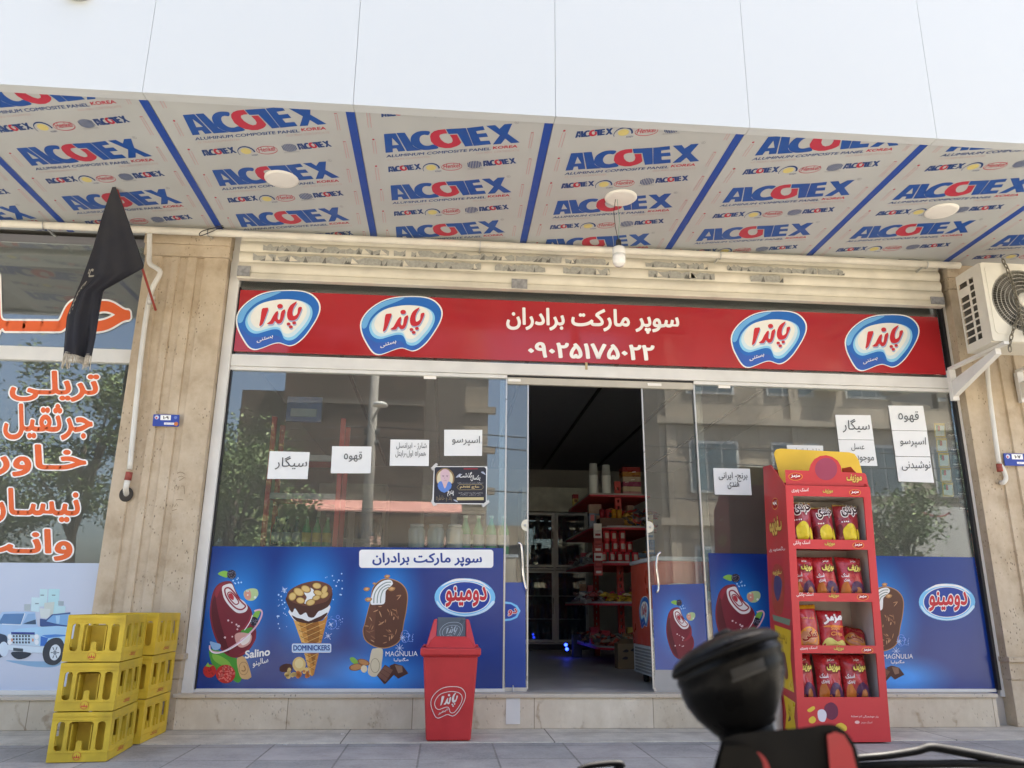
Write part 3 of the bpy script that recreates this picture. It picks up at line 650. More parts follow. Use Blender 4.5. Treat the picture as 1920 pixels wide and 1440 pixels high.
# ================================================================== blue window posters
def glowmat(name, base, glows, dark=(.008, .033, .195)):
    g = G(name, .18, .5); p = g.pos(); c = None
    gr = g.rng(g.noise(p, 1.1, 2), .3, .7, 0, 1); c = g.mix(gr, dark, base)
    for (gx, gz, rx, rz, st, col) in glows:
        v = g.mapp(p, (1/rx, 0, 1/rz), (-gx/rx, 0, -gz/rz)); l = g.nd('ShaderNodeVectorMath', operation='LENGTH'); g.L.new(v, l.inputs[0])
        f = g.ma('POWER', g.rng(l.outputs['Value'], .2, .95, st, 0), 1.7)
        s = g.nd('ShaderNodeMath', operation='SMOOTH_MIN'); 
        c = g.mix(f, c, col)
    g.col(c); return g.m
def gl(px, py, rx, rz, st=1, col=(.025, .30, .85)):
    q = PY(px, py, -.008); return (q.x, q.z, rx, rz, st, col)
YP = -.008
BL1 = glowmat('printed_blue_poster', (.012, .05, .265), [gl(445, 1150, .34, .62, .9), gl(580, 1125, .36, .55), gl(590, 1280, .3, .07, .7), gl(722, 1135, .34, .52), gl(700, 1265, .62, .24, 1)])
SP = SY(YP)
t = thing('window_poster', 'wide blue ice cream poster along the bottom of the left window', 'poster', (-.65, YP, .26))
m = MB(); m.add([tuple(PY(x, y, YP)) for x, y in ((364, 1301), (942, 1297), (944, 1027.5), (394, 1024))], [(0, 1, 2, 3)], BL1); m.build('sheet', t)
C1, C2, C3, C4 = pr('#7a2634'), pr('#942c3c'), pr('#e9e4e2'), pr('#5c1c28')
SKIN = pr('#d6b07a'); GREEN = pr('#4c9a38'); GREEN2 = pr('#86bb4a'); STRW = pr('#c02c2c'); STRW2 = pr('#8d1c20'); BLK = pr('#1d1a2a'); CHO = pr('#4b2a22'); CHO2 = pr('#6d4232'); NUT = pr('#dfc07a'); NUT2 = pr('#c49a52'); CRM = pr('#eef0ee')
CONE = pr('#c98a3c'); CONE2 = pr('#9c6428'); CONE3 = pr('#e2b060'); PINK = pr('#e6b8c6')
def dots(mb, S, Z, n, x0, x1, y0, y1, r0, r1, col, seed, k=.006):
    R = random.Random(seed)
    for i in range(n):
        x, y, r = R.uniform(x0, x1), R.uniform(y0, y1), R.uniform(r0, r1)
        mb.shape(S, [Z(x+r*math.cos(a*.785), y+r*math.sin(a*.785)) for a in range(8)], col, k)
def berry(mb, S, Z, cx, cy, rx, ry, col, hi, n, k, seed=1):
    mb.shape(S, [Z(cx+rx*math.cos(a*.314), cy+ry*math.sin(a*.314)) for a in range(20)], col, k); R = random.Random(seed)
    for i in range(n):
        a, q = R.uniform(0, 6.28), math.sqrt(R.random())*.9; r = rx*R.uniform(.07, .12)
        x, y = cx+rx*q*math.cos(a), cy+ry*q*math.sin(a); mb.shape(S, [Z(x+r*math.cos(b*1.05), y+r*math.sin(b*1.05)) for b in range(6)], hi, k+.0004)
def salino(mb, S, Z, full=True):
    sh = lambda pts, c, k, n=4: mb.shape(S, [Z(*q) for q in (spl(pts, n) if n else pts)], c, k)
    if full: sh([(70, 1030), (130, 1000), (230, 1040), (330, 1090), (400, 1120), (420, 1200), (440, 1330), (400, 1380), (340, 1350), (250, 1290), (120, 1200)], GREEN, .0008, 3); sh([(110, 1060), (200, 1080), (300, 1150), (330, 1240), (220, 1190), (130, 1130)], GREEN2, .001, 3)
    if full:
        sh([(385, 1110), (475, 1095), (545, 1290), (530, 1330), (490, 1342), (420, 1310)], SKIN, .0012, 3); mb.stroke(S, [Z(460+52*math.cos(a*.35), 1220+72*math.sin(a*.35)) for a in range(18)], .9, pr('#9c6f3f'), .0014, True)
        mb.text(S, 'د', Z(435, 1255), Z(485, 1255), Z(435, 1185), pr('#9c6f3f'), .0014)
    sh([(330, 252), (270, 238), (190, 262), (130, 330), (95, 450), (80, 600), (100, 750), (150, 900), (215, 1020), (300, 1085), (380, 1100), (460, 1070), (540, 990), (590, 890), (602, 800), (575, 720), (540, 680), (558, 600), (520, 520), (430, 440), (375, 350)], C1, .0016)
    sh([(110, 470), (100, 600), (120, 750), (170, 890), (230, 1000), (300, 1050), (260, 900), (200, 700), (160, 520), (140, 400)], C4, .0018)
    sh([(540, 590), (520, 660), (470, 740), (400, 800), (480, 780), (550, 720), (560, 640)], C2, .0018); sh([(590, 820), (560, 920), (480, 1020), (400, 1070), (470, 1050), (550, 970), (598, 880)], C2, .0018)
    sh([(150, 320), (200, 280), (270, 255), (230, 290), (190, 350), (160, 420), (140, 400)], C2, .0018)
    sh([(218, 310), (250, 280), (325, 268), (360, 340), (400, 420), (470, 470), (505, 530), (490, 575), (440, 596), (380, 590), (310, 530), (250, 450), (225, 380)], C3, .002)
    st = lambda pts, w, c, k, cl=True: mb.stroke(S, [Z(*q) for q in spl(pts, 4, cl)], w, c, k, cl)
    s1 = abs(Z(100, 0)[0]-Z(0, 0)[0])/100
    st([(250, 330), (290, 312), (340, 350), (400, 430), (445, 480), (482, 520), (440, 556), (380, 545), (310, 480), (262, 400)], 17*s1, C2, .0024)
    st([(285, 370), (325, 365), (385, 435), (405, 480), (370, 500), (320, 455), (288, 405)], 13*s1, C2, .0024); sh([(295, 380), (325, 375), (350, 415), (345, 450), (320, 440), (298, 410)], pr('#b8323e'), .0026)
    sh([(170, 155), (230, 122), (285, 135), (275, 195), (235, 190)], GREEN2, .0012, 3); berry(mb, S, Z, 325, 162, 52, 52, BLK, pr('#7d7c92'), 26, .0014, 3)
    sh([(470, 350), (540, 320), (610, 330), (625, 390), (580, 450), (510, 455), (465, 410)], pr('#b8cf94'), .001, 3); sh([(475, 360), (530, 340), (545, 420), (505, 450), (470, 410)], pr('#d99a86'), .0012, 3); dots(mb, S, Z, 5, 480, 600, 340, 440, 6, 18, pr('#e9efe2'), 4, .0014)
    dots(mb, S, Z, 9, 340, 440, 200, 270, 5, 10, pr('#a9d8f8'), 5, .0012); dots(mb, S, Z, 10, 230, 450, 680, 920, 7, 14, pr('#e6c6c8'), 6, .0026)
    if full:
        sh([(560, 640), (600, 570), (655, 550), (640, 610), (610, 660)], GREEN2, .0022, 3); berry(mb, S, Z, 578, 690, 45, 52, BLK, pr('#8d8ca2'), 22, .0026, 8)
        sh([(430, 800), (500, 770), (560, 760), (540, 830), (470, 850)], GREEN, .0027, 3)
        sh([(360, 850), (420, 815), (520, 830), (555, 860), (530, 940), (450, 985), (390, 960)], pr('#d8a49a'), .0028, 3); sh([(420, 900), (480, 860), (540, 850), (520, 920), (450, 960)], pr('#f0e2d8'), .0030, 3)
        sh([(80, 920), (140, 930), (200, 950), (190, 1000), (120, 1010)], pr('#8fb6de'), .0027, 3)
        st([(80, 960), (85, 1010), (140, 1038), (230, 1030), (350, 965), (470, 880), (590, 760), (650, 660), (668, 590), (640, 560), (580, 575)], 18*s1, PINK, .0032, False); st([(78, 1000), (110, 1040), (180, 1046), (300, 1005), (420, 930), (540, 830)], 12*s1, pr('#f6eef0'), .0036, False)
        st([(470, 790), (530, 700), (560, 620)], 9*s1, pr('#f6eef0'), .0036, False)
        berry(mb, S, Z, 78, 1248, 74, 76, STRW, STRW2, 18, .0030, 9); berry(mb, S, Z, 258, 1282, 110, 104, STRW, pr('#e27a70'), 60, .0034, 10); sh([(30, 1195), (60, 1150), (75, 1185), (120, 1180), (80, 1205)], GREEN2, .0038, 0)
zS = z1(380, 1050, .16667); m = MB(); salino(m, SP, zS)
m.text(SP, 'Salino', zS(475, 1112), zS(757, 1075), zS(478, 1020), WH, .0042, .03)
m.text(SP, 'سالینو', zS(565, 1215), zS(740, 1170), zS(560, 1130), WH, .0042, .015); m.build('bar_print', t)
# cone
m = MB(); sh = lambda pts, c, k, n=4: m.shape(SP, [zS(*q) for q in (spl(pts, n) if n else pts)], c, k)
st = lambda pts, w, c, k, cl=False: m.stroke(SP, [zS(*q) for q in pts], w, c, k, cl)
sh([(1010, 640), (1050, 680), (1200, 715), (1350, 680), (1410, 620), (1330, 950), (1250, 1290), (1230, 1308), (1205, 1290), (1120, 950)], CONE, .001, 0)
sh([(1010, 640), (1050, 680), (1080, 690), (1170, 1000), (1225, 1300), (1205, 1290), (1120, 950)], CONE3, .0012, 0)
sh([(1160, 712), (1300, 690), (1320, 800), (1290, 1000), (1245, 1200), (1200, 1000)], CONE2, .0011, 0)
for i in range(9):
    f = i/9; y = 700+f*560; hw = 180*(1-(y-660)/680)
    st([(1222-hw, y-40*(1-f)), (1222+hw*.9, y+90*(1-f*.6))], .9, pr('#7a4c20'), .0014); st([(1222+hw, y-60*(1-f)), (1222-hw*.9, y+80*(1-f*.6))], .9, pr('#e6bd74'), .0015)
sh([(975, 560), (1000, 640), (1060, 690), (1200, 705), (1340, 670), (1405, 610), (1425, 500), (1200, 540)], CRM, .002, 3)
sh([(1000, 620), (1060, 650), (1120, 662), (1190, 690), (1260, 660), (1330, 630), (1400, 590), (1395, 620), (1330, 680), (1200, 712), (1060, 690)], CHO, .0022, 2)
sh([(950, 400), (975, 545), (1010, 590), (1035, 540), (1060, 570), (1100, 620), (1160, 590), (1190, 640), (1250, 645), (1300, 580), (1350, 560), (1430, 500), (1455, 350), (1300, 420)], CHO, .0024, 3)
sh([(948, 400), (980, 340), (1080, 280), (1200, 245), (1290, 235), (1390, 262), (1450, 310), (1450, 380), (1400, 460), (1300, 495), (1180, 520), (1050, 490), (970, 450)], CHO2, .0026)
sh([(1130, 350), (1190, 310), (1250, 340), (1260, 430), (1200, 500), (1140, 480), (1170, 420)], CRM, .0028)
for x, y, a, b2, r in ((1010, 410, 42, 48, .5), (1080, 360, 62, 42, .5), (1160, 325, 55, 38, .4), (1285, 290, 50, 34, .1), (1370, 335, 32, 52, .4), (1300, 370, 52, 30, .3), (1370, 395, 50, 30, -.6), (1100, 455, 48, 36, .2), (1215, 478, 52, 34, -.3), (1280, 425, 45, 28, -.3)):
    for sc, cc, k in ((1.12, CHO, .003), (1, NUT2, .0032), (.78, NUT, .0034)):
        m.shape(SP, [zS(x+sc*(a*math.cos(i*.35)*math.cos(r)-b2*math.sin(i*.35)*math.sin(r)), y+sc*(a*math.cos(i*.35)*math.sin(r)+b2*math.sin(i*.35)*math.cos(r))) for i in range(18)], cc, k)
sh(rrect(998, 935, 1452, 1048, 22), pr('#3f66b4'), .004, 0); sh(rrect(1004, 941, 1446, 1042, 20), WH, .0042, 0); sh(rrect(1012, 949, 1438, 1034, 14), pr('#b9d4ee'), .0044, 0)
m.text(SP, 'DOMINICKERS', zS(1020, 1020), zS(1432, 1018), zS(1020, 958), pr('#1d3f86'), .0048, .035)
sh([(870, 1200), (930, 1168), (1000, 1180), (1000, 1250), (900, 1260), (865, 1240)], CHO, .001, 3); m.ell(SP, zS(1085, 1175), 12.5, 14, NUT, .0012); m.ell(SP, zS(1085, 1165), 8, 9, pr('#ecd79a'), .0014)
dots(m, SP, zS, 22, 940, 1190, 1230, 1310, 14, 30, NUT, 12, .0016); dots(m, SP, zS, 10, 1050, 1200, 1250, 1320, 12, 26, pr('#c9783c'), 13, .0018)
dots(m, SP, zS, 26, 840, 960, 280, 780, 4, 11, pr('#b7dcfa'), 14, .0012); dots(m, SP, zS, 18, 1380, 1570, 150, 500, 4, 10, pr('#b7dcfa'), 15, .0012); dots(m, SP, zS, 24, 1440, 1580, 620, 780, 3, 7, pr('#93b5f0'), 16, .0012)
for (cx, cy, r) in ((1450, 720, 58), (1520, 640, 18)): st([(cx+r*math.cos(a*.3), cy+r*math.sin(a*.3)) for a in range(21)], .9, pr('#6f97e8'), .0012, True)
for (cx, cy, r) in ((1440, 725, 34), (1412, 855, 50), (920, 335, 40)):
    for a in range(4): st([(cx-r*math.cos(a*.785+.2)*(1 if a % 2 else .5), cy-r*math.sin(a*.785+.2)*(1 if a % 2 else .5)), (cx+r*math.cos(a*.785+.2)*(1 if a % 2 else .5), cy+r*math.sin(a*.785+.2)*(1 if a % 2 else .5))], .7, pr('#d5e6ff'), .0014)
m.build('cone_print', t)
# nut bar
def magnum(mb, S, Z):
    sh = lambda pts, c, k, n=4: mb.shape(S, [Z(*q) for q in (spl(pts, n) if n else pts)], c, k)
    sh([(340, 960), (375, 935), (465, 945), (455, 1100), (440, 1190), (390, 1250), (330, 1245), (298, 1200), (310, 1110)], pr('#dccfae'), .001, 3); mb.stroke(S, [Z(380+50*math.cos(a*.35), 1128+80*math.sin(a*.35)) for a in range(18)], .9, pr('#8d7a5c'), .0012, True)
    B = [(550, 148), (480, 150), (410, 185), (350, 260), (325, 400), (300, 500), (262, 650), (240, 740), (265, 840), (350, 905), (450, 935), (540, 925), (630, 880), (680, 800), (705, 650), (735, 500), (748, 350), (725, 260), (660, 190)]
    sh(B, pr('#b78a55'), .0014); sh([(490+(x-490)*.965, 540+(y-540)*.975) for x, y in B], pr('#5e3a2b'), .0016)
    sh([(300, 560), (330, 460), (390, 470), (380, 650), (370, 850), (300, 830), (262, 740)], pr('#6b4433'), .0018)
    R = random.Random(21)
    for i in range(58):
        x, y = R.uniform(275, 725), R.uniform(260, 900)
        if ((x-490-(540-y)*.16)/215)**2+((y-545)/385)**2 > .84 or (x < 560 and y < 440): continue
        a = R.uniform(0, 3.14); l = R.uniform(16, 34); w_ = R.uniform(5, 9)
        P = [(x+l*math.cos(a)*u-w_*math.sin(a)*v, y+l*math.sin(a)*u+w_*math.cos(a)*v) for u, v in ((-1, -.4), (0, -1), (1, -.3), (1, .4), (0, .8), (-1, .5))]
        sh(P, R.choice([pr('#c79a72'), pr('#b0805a'), pr('#8f6246')]), .002, 2)
    sh([(330, 435), (345, 330), (380, 250), (440, 190), (500, 165), (555, 165), (580, 205), (540, 250), (500, 290), (495, 360), (480, 432), (400, 442)], CRM, .0024, 3)
    for d in (0, 38, 76): mb.stroke(S, [Z(*q) for q in spl([(365+d, 425), (368+d, 360), (385+d, 300), (430+d*.7, 240+d*.4), (500+d*.4, 195+d*.7), (560-d*.2, 190+d*.9)], 4, False)], 2.0, pr('#8fa096'), .0026)
    for x, y, r in ((515, 125, 34), (285, 268, 38), (370, 205, 20), (305, 385, 42), (565, 265, 42)): sh([(x-r, y), (x-r*.2, y-r*.6), (x+r, y-r*.3), (x+r*.6, y+r*.4), (x-r*.3, y+r*.6)], pr('#b4834f'), .0028, 2); sh([(x-r*.5, y), (x, y-r*.4), (x+r*.6, y-r*.15), (x+r*.1, y+r*.25)], pr('#d9b07a'), .003, 2)
    sh([(400, 1240), (490, 1118), (590, 1175), (610, 1210), (500, 1330), (480, 1335)], CHO, .003, 0); sh([(405, 1240), (490, 1128), (580, 1178), (495, 1318)], pr('#7a5242'), .0032, 0)
    sh([(540, 1130), (600, 1105), (690, 1130), (755, 1215), (640, 1275), (590, 1230)], CHO, .0026, 0); sh([(600, 1120), (685, 1130), (690, 1200), (640, 1215)], pr('#8d6c58'), .0028, 0)
    for a in (0, .33, .66): mb.stroke(S, [Z(405+90*a+0, 1240-112*a+0), Z(500+85*a, 1318-138*a)], .7, CHO, .0034)
    dots(mb, S, Z, 30, 690, 810, 760, 860, 3, 7, pr('#93b5f0'), 22, .0024); mb.stroke(S, [Z(715+45*math.cos(a*.3), 800+70*math.sin(a*.3)) for a in range(21)], .9, pr('#6f97e8'), .0022, True)
    for (cx, cy, r) in ((690, 815, 40), (655, 930, 60)):
        for a in range(4): mb.stroke(S, [Z(cx-r*math.cos(a*.785)*.8, cy-r*math.sin(a*.785)*.8), Z(cx+r*math.cos(a*.785)*.8, cy+r*math.sin(a*.785)*.8)], .7, pr('#d5e6ff'), .0024)
    mb.text(S, 'MAGNULIA', Z(498, 1024), Z(858, 1020), Z(498, 968), WH, .0036, .0); mb.text(S, 'مگنولیا', Z(590, 1088), Z(755, 1085), Z(590, 1042), WH, .0036, .015)
zM = z1(640, 1060, .16667); m = MB(); magnum(m, SP, zM)
sh = lambda pts, c, k, n=4: m.shape(SP, [zM(*q) for q in spl(pts, n)], c, k)
sh([(95, 1045), (140, 1035), (190, 1085), (170, 1115), (120, 1095)], GREEN2, .001, 3)
for x, y, a, b2, r in ((250, 1090, 72, 34, .3), (165, 1145, 80, 40, -.15)):
    for sc, cc, k in ((1, pr('#8d5830'), .0012), (.8, pr('#c08a54'), .0014)): m.shape(SP, [zM(x+sc*(a*math.cos(i*.35)*math.cos(r)-b2*math.sin(i*.35)*math.sin(r)), y+sc*(a*math.cos(i*.35)*math.sin(r)+b2*math.sin(i*.35)*math.cos(r))) for i in range(18)], cc, k)
m.ell(SP, zM(255, 1165), 6, 7, pr('#e8d6b0'), .0018); m.build('nut_bar_print', t)
def domino(mb, S, Z):
    E = lambda rx, ry, c, k: mb.shape(S, [Z(1390+rx*math.cos(a*.1745), 360+ry*math.sin(a*.1745)) for a in range(36)], c, k)
    E(342, 216, pr('#7fc6f0'), .001); mb.shape(S, [Z(*q) for q in spl([(1120, 240), (1250, 160), (1400, 150), (1560, 175), (1680, 270), (1560, 200), (1400, 172), (1240, 190)], 4)], WH, .0013); mb.shape(S, [Z(*q) for q in spl([(1080, 400), (1180, 500), (1390, 560), (1600, 500), (1700, 400), (1720, 430), (1600, 530), (1390, 572), (1170, 520), (1085, 440)], 4)], pr('#cfe8f8'), .0013)
    E(290, 180, WH, .0016); E(280, 172, pr('#27439a'), .0019)
    mb.text(S, 'دومینو', Z(1172, 470), Z(1636, 462), Z(1172, 240), LRED, .004, .03, WH, .045)
m = MB(); domino(m, SP, zM); m.build('oval_logo', t)
m = MB(); zp = z1(360, 1000, .3125); m.shape(SP, [zp(*q) for q in rrect(1003, 98, 1808, 207, 18)], WH, .001); m.text(SP, 'سوپر مارکت برادران', zp(1082, 198), zp(1740, 200), zp(1082, 116), pr('#27418f'), .0018, .03); m.build('name_plate', t)
# right poster
BL2 = glowmat('printed_blue_poster_right', (.012, .05, .265), [gl(1385, 1150, .34, .5, .9), gl(1655, 1150, .36, .55), gl(1690, 1270, .5, .2, 1)], (.009, .036, .215))
t = thing('window_poster', 'wide blue ice cream poster in the right window behind the snack stand', 'poster', (3.1, YP, .26))
m = MB(); m.add([tuple(PY(x, y, YP)) for x, y in ((1344, 1300), (1871, 1303), (1827, 1045), (1328, 1037))], [(0, 1, 2, 3)], BL2); m.build('sheet', t)
def aff(Z, ox, oy, nx, ny, s): return lambda x, y: (nx+(Z(x, y)[0]-ox)*s, ny+(Z(x, y)[1]-oy)*s)
m = MB(); zA2 = aff(zS, 393, 1089, 1341, 1095, .93); salino(m, SP, zA2, True); m.build('bar_print', t)
m = MB(); zA3 = aff(zM, 723, 1226, 1656, 1231, .93); magnum(m, SP, zA3); m.build('nut_bar_print', t)
m = MB(); zr = z1(1200, 1040, .375); domino(m, SP, lambda x, y: zr(1535+(x-1390)*.412, 237+(y-360)*.43)); m.build('oval_logo', t)
# door stickers
YD = .0095; SD = SY(YD)
BL3 = glowmat('printed_blue_sticker', (.024, .075, .34), [gl(1268, 1170, .2, .32, .9)], (.02, .06, .29))
m = MB(); m.add([tuple(PY(x, y, YD)) for x, y in ((947, 1298), (986, 1297), (985, 1092), (947, 1092))], [(0, 1, 2, 3)], BL3)
z4 = z1(920, 960, .29167)
m.v += []; k0 = len(m.v)
m.shape(SD, [z4(*q) for q in [(91, 575), (130, 580), (170, 600), (192, 635), (170, 680), (130, 697), (91, 702)]], pr('#7fc6f0'), .001); m.shape(SD, [z4(*q) for q in [(91, 590), (130, 592), (162, 612), (178, 637), (160, 670), (130, 684), (91, 688)]], pr('#27439a'), .0014)
m.text(SD, 'دو', z4(112, 668), z4(170, 665), z4(112, 622), LRED, .003, .035, WH, .05); m.build('sticker', dl)
m = MB(); m.add([tuple(PY(x, y, YD)) for x, y in ((1229, 1256), (1333, 1256), (1326, 1094), (1222, 1097))], [(0, 1, 2, 3)], BL3)
salino(m, SD, lambda x, y: (1249+(x-80)*.1, 1139+(y-240)*.1135) if y > 230 else (1249+(x-80)*.1, 1139+(y-240)*.1135), False); m.build('sticker', dr)

# ================================================================== paper notices
PAPER = mat('paper', (.80, .82, .82), .7, var=.03, scale=5); INKP = pr('#3c4248')
YN = -.0085; SN = SY(YN)
za = z1(420, 680, .28125); zb = z1(1300, 680, .32292)
def notice(z, quad, texts, label, group='paper notices taped to the shop window'):
    q = [PY(*z(*p), YN) for p in quad]; c = (q[2]+q[3])/2
    t = thing('paper_notice', label, 'notice', c, group)
    m = MB(); nu = 8
    def fn(u, v):
        a = q[0].lerp(q[1], u); b2 = q[3].lerp(q[2], u); p = a.lerp(b2, v); p.y -= .0015+.004*abs(math.sin(u*2.5+quad[0][0]))*(v**2); return p
    m.grid(fn, 8, 6, PAPER); m.build('sheet', t)
    m = MB(); S2 = SY(YN-.006)
    for s, bl, br, tl, bo in texts: m.text(S2, s, z(*bl), z(*br), z(*tl), INKP, .0006, bo)
    m.build('writing', t)
notice(za, ((305, 590), (572, 597), (557, 777), (288, 775)), [('سیگار', (338, 712), (550, 714), (346, 622), .0)], 'white paper reading cigarettes, lowest at far left of left window')
notice(za, ((721, 557), (985, 559), (977, 738), (712, 738)), [('قهوه', (798, 660), (918, 662), (802, 592), .0)], 'white paper with one short word, second from the left')
notice(za, ((1110, 512), (1368, 515), (1365, 690), (1104, 688)), [('شارژ - ایرانسل', (1148, 578), (1350, 580), (1150, 532), .0), ('همراه اول-رایتل', (1142, 632), (1345, 632), (1142, 585), .0)], 'white paper with two small lines of writing in left window')
notice(za, ((1468, 447), (1722, 448), (1720, 622), (1467, 622)), [('اسپرسو', (1520, 552), (1705, 556), (1522, 485), .0)], 'white paper above the black memorial poster')
notice(zb, ((115, 612), (328, 616), (338, 770), (123, 766)), [('برنج- ایرانی', (148, 690), (315, 692), (146, 634), .008), ('هندی', (200, 735), (268, 735), (198, 690), .008)], 'white paper with two lines left of the snack stand')
notice(zb, ((542, 478), (752, 482), (762, 630), (550, 630)), [('شارژ - ایرانسل', (585, 530), (740, 533), (583, 495), .0)], 'white paper mostly hidden by the yellow top of snack stand')
notice(zb, ((823, 303), (1028, 305), (1047, 449), (840, 446)), [('سیگار', (868, 405), (1025, 408), (866, 325), .0)], 'white paper at top of a pair, left of the tall notice column')
notice(zb, ((840, 448), (1047, 451), (1068, 600), (858, 598)), [('عسل', (918, 512), (995, 514), (916, 468), .0), ('موجود', (948, 580), (1050, 582), (946, 538), .0)], 'white paper about honey, corner tucked behind the yellow stand top')
notice(zb, ((1131, 249), (1333, 251), (1356, 396), (1152, 393)), [('قهوه', (1192, 345), (1310, 348), (1190, 280), .0)], 'white paper topmost of the three joined notices at right')
notice(zb, ((1152, 395), (1356, 398), (1375, 546), (1172, 543)), [('اسپرسو', (1202, 490), (1352, 494), (1200, 430), .0)], 'white paper in the middle of the three joined notices')
notice(zb, ((1172, 546), (1375, 549), (1397, 698), (1191, 690)), [('نوشیدنی', (1212, 628), (1378, 628), (1210, 572), .0)], 'white paper at bottom of the three joined notices at right')
# memorial poster
q = [za(*p) for p in ((1400, 690), (1755, 692), (1750, 945), (1388, 940))]; zz = z1(800, 860, .11808)
t = thing('memorial_poster', 'black memorial notice with portrait of bald man in blue shirt', 'poster', PY(*q[3], YN))
m = MB(); S2 = SN
m.shape(S2, q, PAPER, .001); m.shape(S2, [zz(*p) for p in ((125, 150), (150, 132), (915, 132), (945, 160), (940, 690), (915, 710), (130, 705), (112, 680))], pr('#2b2d38'), .0016); m.build('sheet', t)
m = MB(); sh = lambda pts, c, k, n=4: m.shape(S2, [zz(*p) for p in (spl(pts, n) if n else pts)], c, k)
sh([(150, 340), (160, 230), (230, 165), (290, 150), (360, 170), (420, 230), (440, 320), (400, 400), (200, 410)], pr('#8d7450'), .002); sh([(165, 340), (180, 245), (240, 190), (340, 190), (400, 245), (415, 330), (380, 400), (200, 400)], pr('#d8cfae'), .0022)
sh([(180, 390), (240, 350), (350, 360), (390, 390), (385, 470), (280, 540), (190, 480)], pr('#5e86d0'), .0024, 2); sh([(250, 380), (335, 375), (300, 465), (280, 470)], pr('#d6b4b0'), .0026, 0)
sh([(215, 260), (235, 190), (290, 165), (350, 190), (370, 260), (355, 350), (300, 405), (240, 370)], pr('#d2b6c0'), .0028)
for x in (262, 325): m.stroke(S2, [zz(x-18, 268), zz(x+18, 268)], .7, pr('#6e5560'), .003); m.ell(S2, zz(x, 285), 1.2, .6, pr('#4d3c48'), .003)
m.stroke(S2, [zz(290, 285), zz(285, 320), zz(300, 325)], .5, pr('#a98a92'), .003); m.stroke(S2, [zz(272, 350), zz(318, 348)], .6, pr('#9a6a72'), .003); m.build('portrait', t)
m = MB(); tx = lambda s, x0, x1, y0, y1, c, b=0: m.text(S2, s, zz(x0, y1), zz(x1, y1), zz(x0, y0), c, .0024, b)
tx('گذشت', 520, 720, 210, 300, WH, .01); tx('یکسال', 700, 850, 260, 355, WH, .01); tx('حاج کاظم', 525, 840, 428, 478, pr('#cdb784'), .04)
tx('سوگوار عزیز از دست رفته', 490, 900, 374, 396, pr('#c9c9c9')); tx('به همین مناسبت مجلس یادبود', 500, 890, 530, 556, pr('#c9c9c9')); tx('در منزل برگزار', 530, 855, 562, 584, pr('#c9c9c9')); tx('پدرم', 330, 430, 500, 600, WH, .02)
tx('یاد و خاطره', 150, 400, 580, 680, pr('#8a7a5c')); m.shape(S2, [zz(*p) for p in ((480, 615), (905, 612), (905, 658), (480, 660))], pr('#c9bb8c'), .0022)
m.stroke(S2, [zz(*p) for p in ((480, 455), (520, 410), (870, 408), (905, 450), (870, 492), (520, 495))], .6, pr('#b9a878'), .0022, True); m.shape(S2, [zz(*p) for p in ((585, 150), (815, 148), (812, 170), (590, 172))], pr('#8d2f38'), .0022)
sh([(460, 300), (520, 240), (545, 250), (530, 285)], pr('#a9b0c4'), .0022, 2); sh([(860, 215), (900, 205), (940, 255), (915, 250)], pr('#a9b0c4'), .0022, 2); sh([(420, 650), (470, 655), (495, 690), (460, 680)], pr('#a9b0c4'), .0022, 2); m.build('writing', t)
m = MB(); tape = mat('clear_tape', (.62, .63, .62), .3, var=.1)
for pts in (((65, 150), (150, 65), (180, 90), (100, 190)), ((75, 650), (120, 690), (170, 735), (110, 755), (70, 690)), ((870, 740), (980, 650), (1000, 690), (900, 775))): m.shape(S2, [zz(*p) for p in pts], tape, .0034)
m.build('tape', t)

# ================================================================== left neighbour shop
nb = thing('storefront', 'glazed front of the left neighbour with orange outlined Persian lettering', 'shop front', (-4.5, 0, .215))
m = MB(); m.box(-8, -2.47, -.03, .03, 2.625, 2.735, ALU); m.box(-8, -2.47, -.03, .03, .215, .245, ALU); m.box(-6.0, -5.92, -.03, .03, .245, 2.6245, ALU); m.build('frame', nb, bevel=.003)
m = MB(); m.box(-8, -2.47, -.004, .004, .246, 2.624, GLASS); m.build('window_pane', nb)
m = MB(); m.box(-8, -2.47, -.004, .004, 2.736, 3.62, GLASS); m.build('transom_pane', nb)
ORG = pr('#e2652e', .4); SN2 = SY(-.006); m = MB()
for s, x0, x1, y0, y1, ow in (('حمـــل', -78, 245, 512, 652, .035), ('تریلـی', 18, 186, 694, 752, .05), ('جرثقیل', 6, 174, 756, 824, .05), ('خـاور', -16, 162, 832, 893, .05), ('نیسـان', -34, 150, 914, 980, .05), ('وانـت', -62, 136, 990, 1050, .05)):
    m.text(SN2, s, (x0, y1), (x1, y1+2), (x0, y0), ORG, .002, .03, WH, ow*.75)
m.build('lettering', nb)
t = thing('truck_poster', 'pale blue poster of loaded pickup trucks behind the yellow crates', 'poster', (-2.9, -.008, .25))
PB = glowmat('printed_pale_poster', (.56, .63, .76), [], (.50, .58, .72)); m = MB()
m.add([tuple(PY(x, y, -.008)) for x, y in ((-130, 1296), (172, 1297), (186, 1056), (-130, 1054))], [(0, 1, 2, 3)], PB); m.build('sheet', t)
zt = z1(0, 1040, .17361); ST = SY(-.008); m = MB()
sh = lambda pts, c, k, n=0: m.shape(ST, [zt(*q) for q in (spl(pts, n) if n else pts)], pr(c), k)
st = lambda pts, w, c, k, cl=False: m.stroke(ST, [zt(*q) for q in pts], w, pr(c), k, cl)
sh([(60, 1140), (300, 1150), (640, 1160), (600, 1210), (400, 1215), (200, 1180)], '#8fb6d6', .0008, 3)
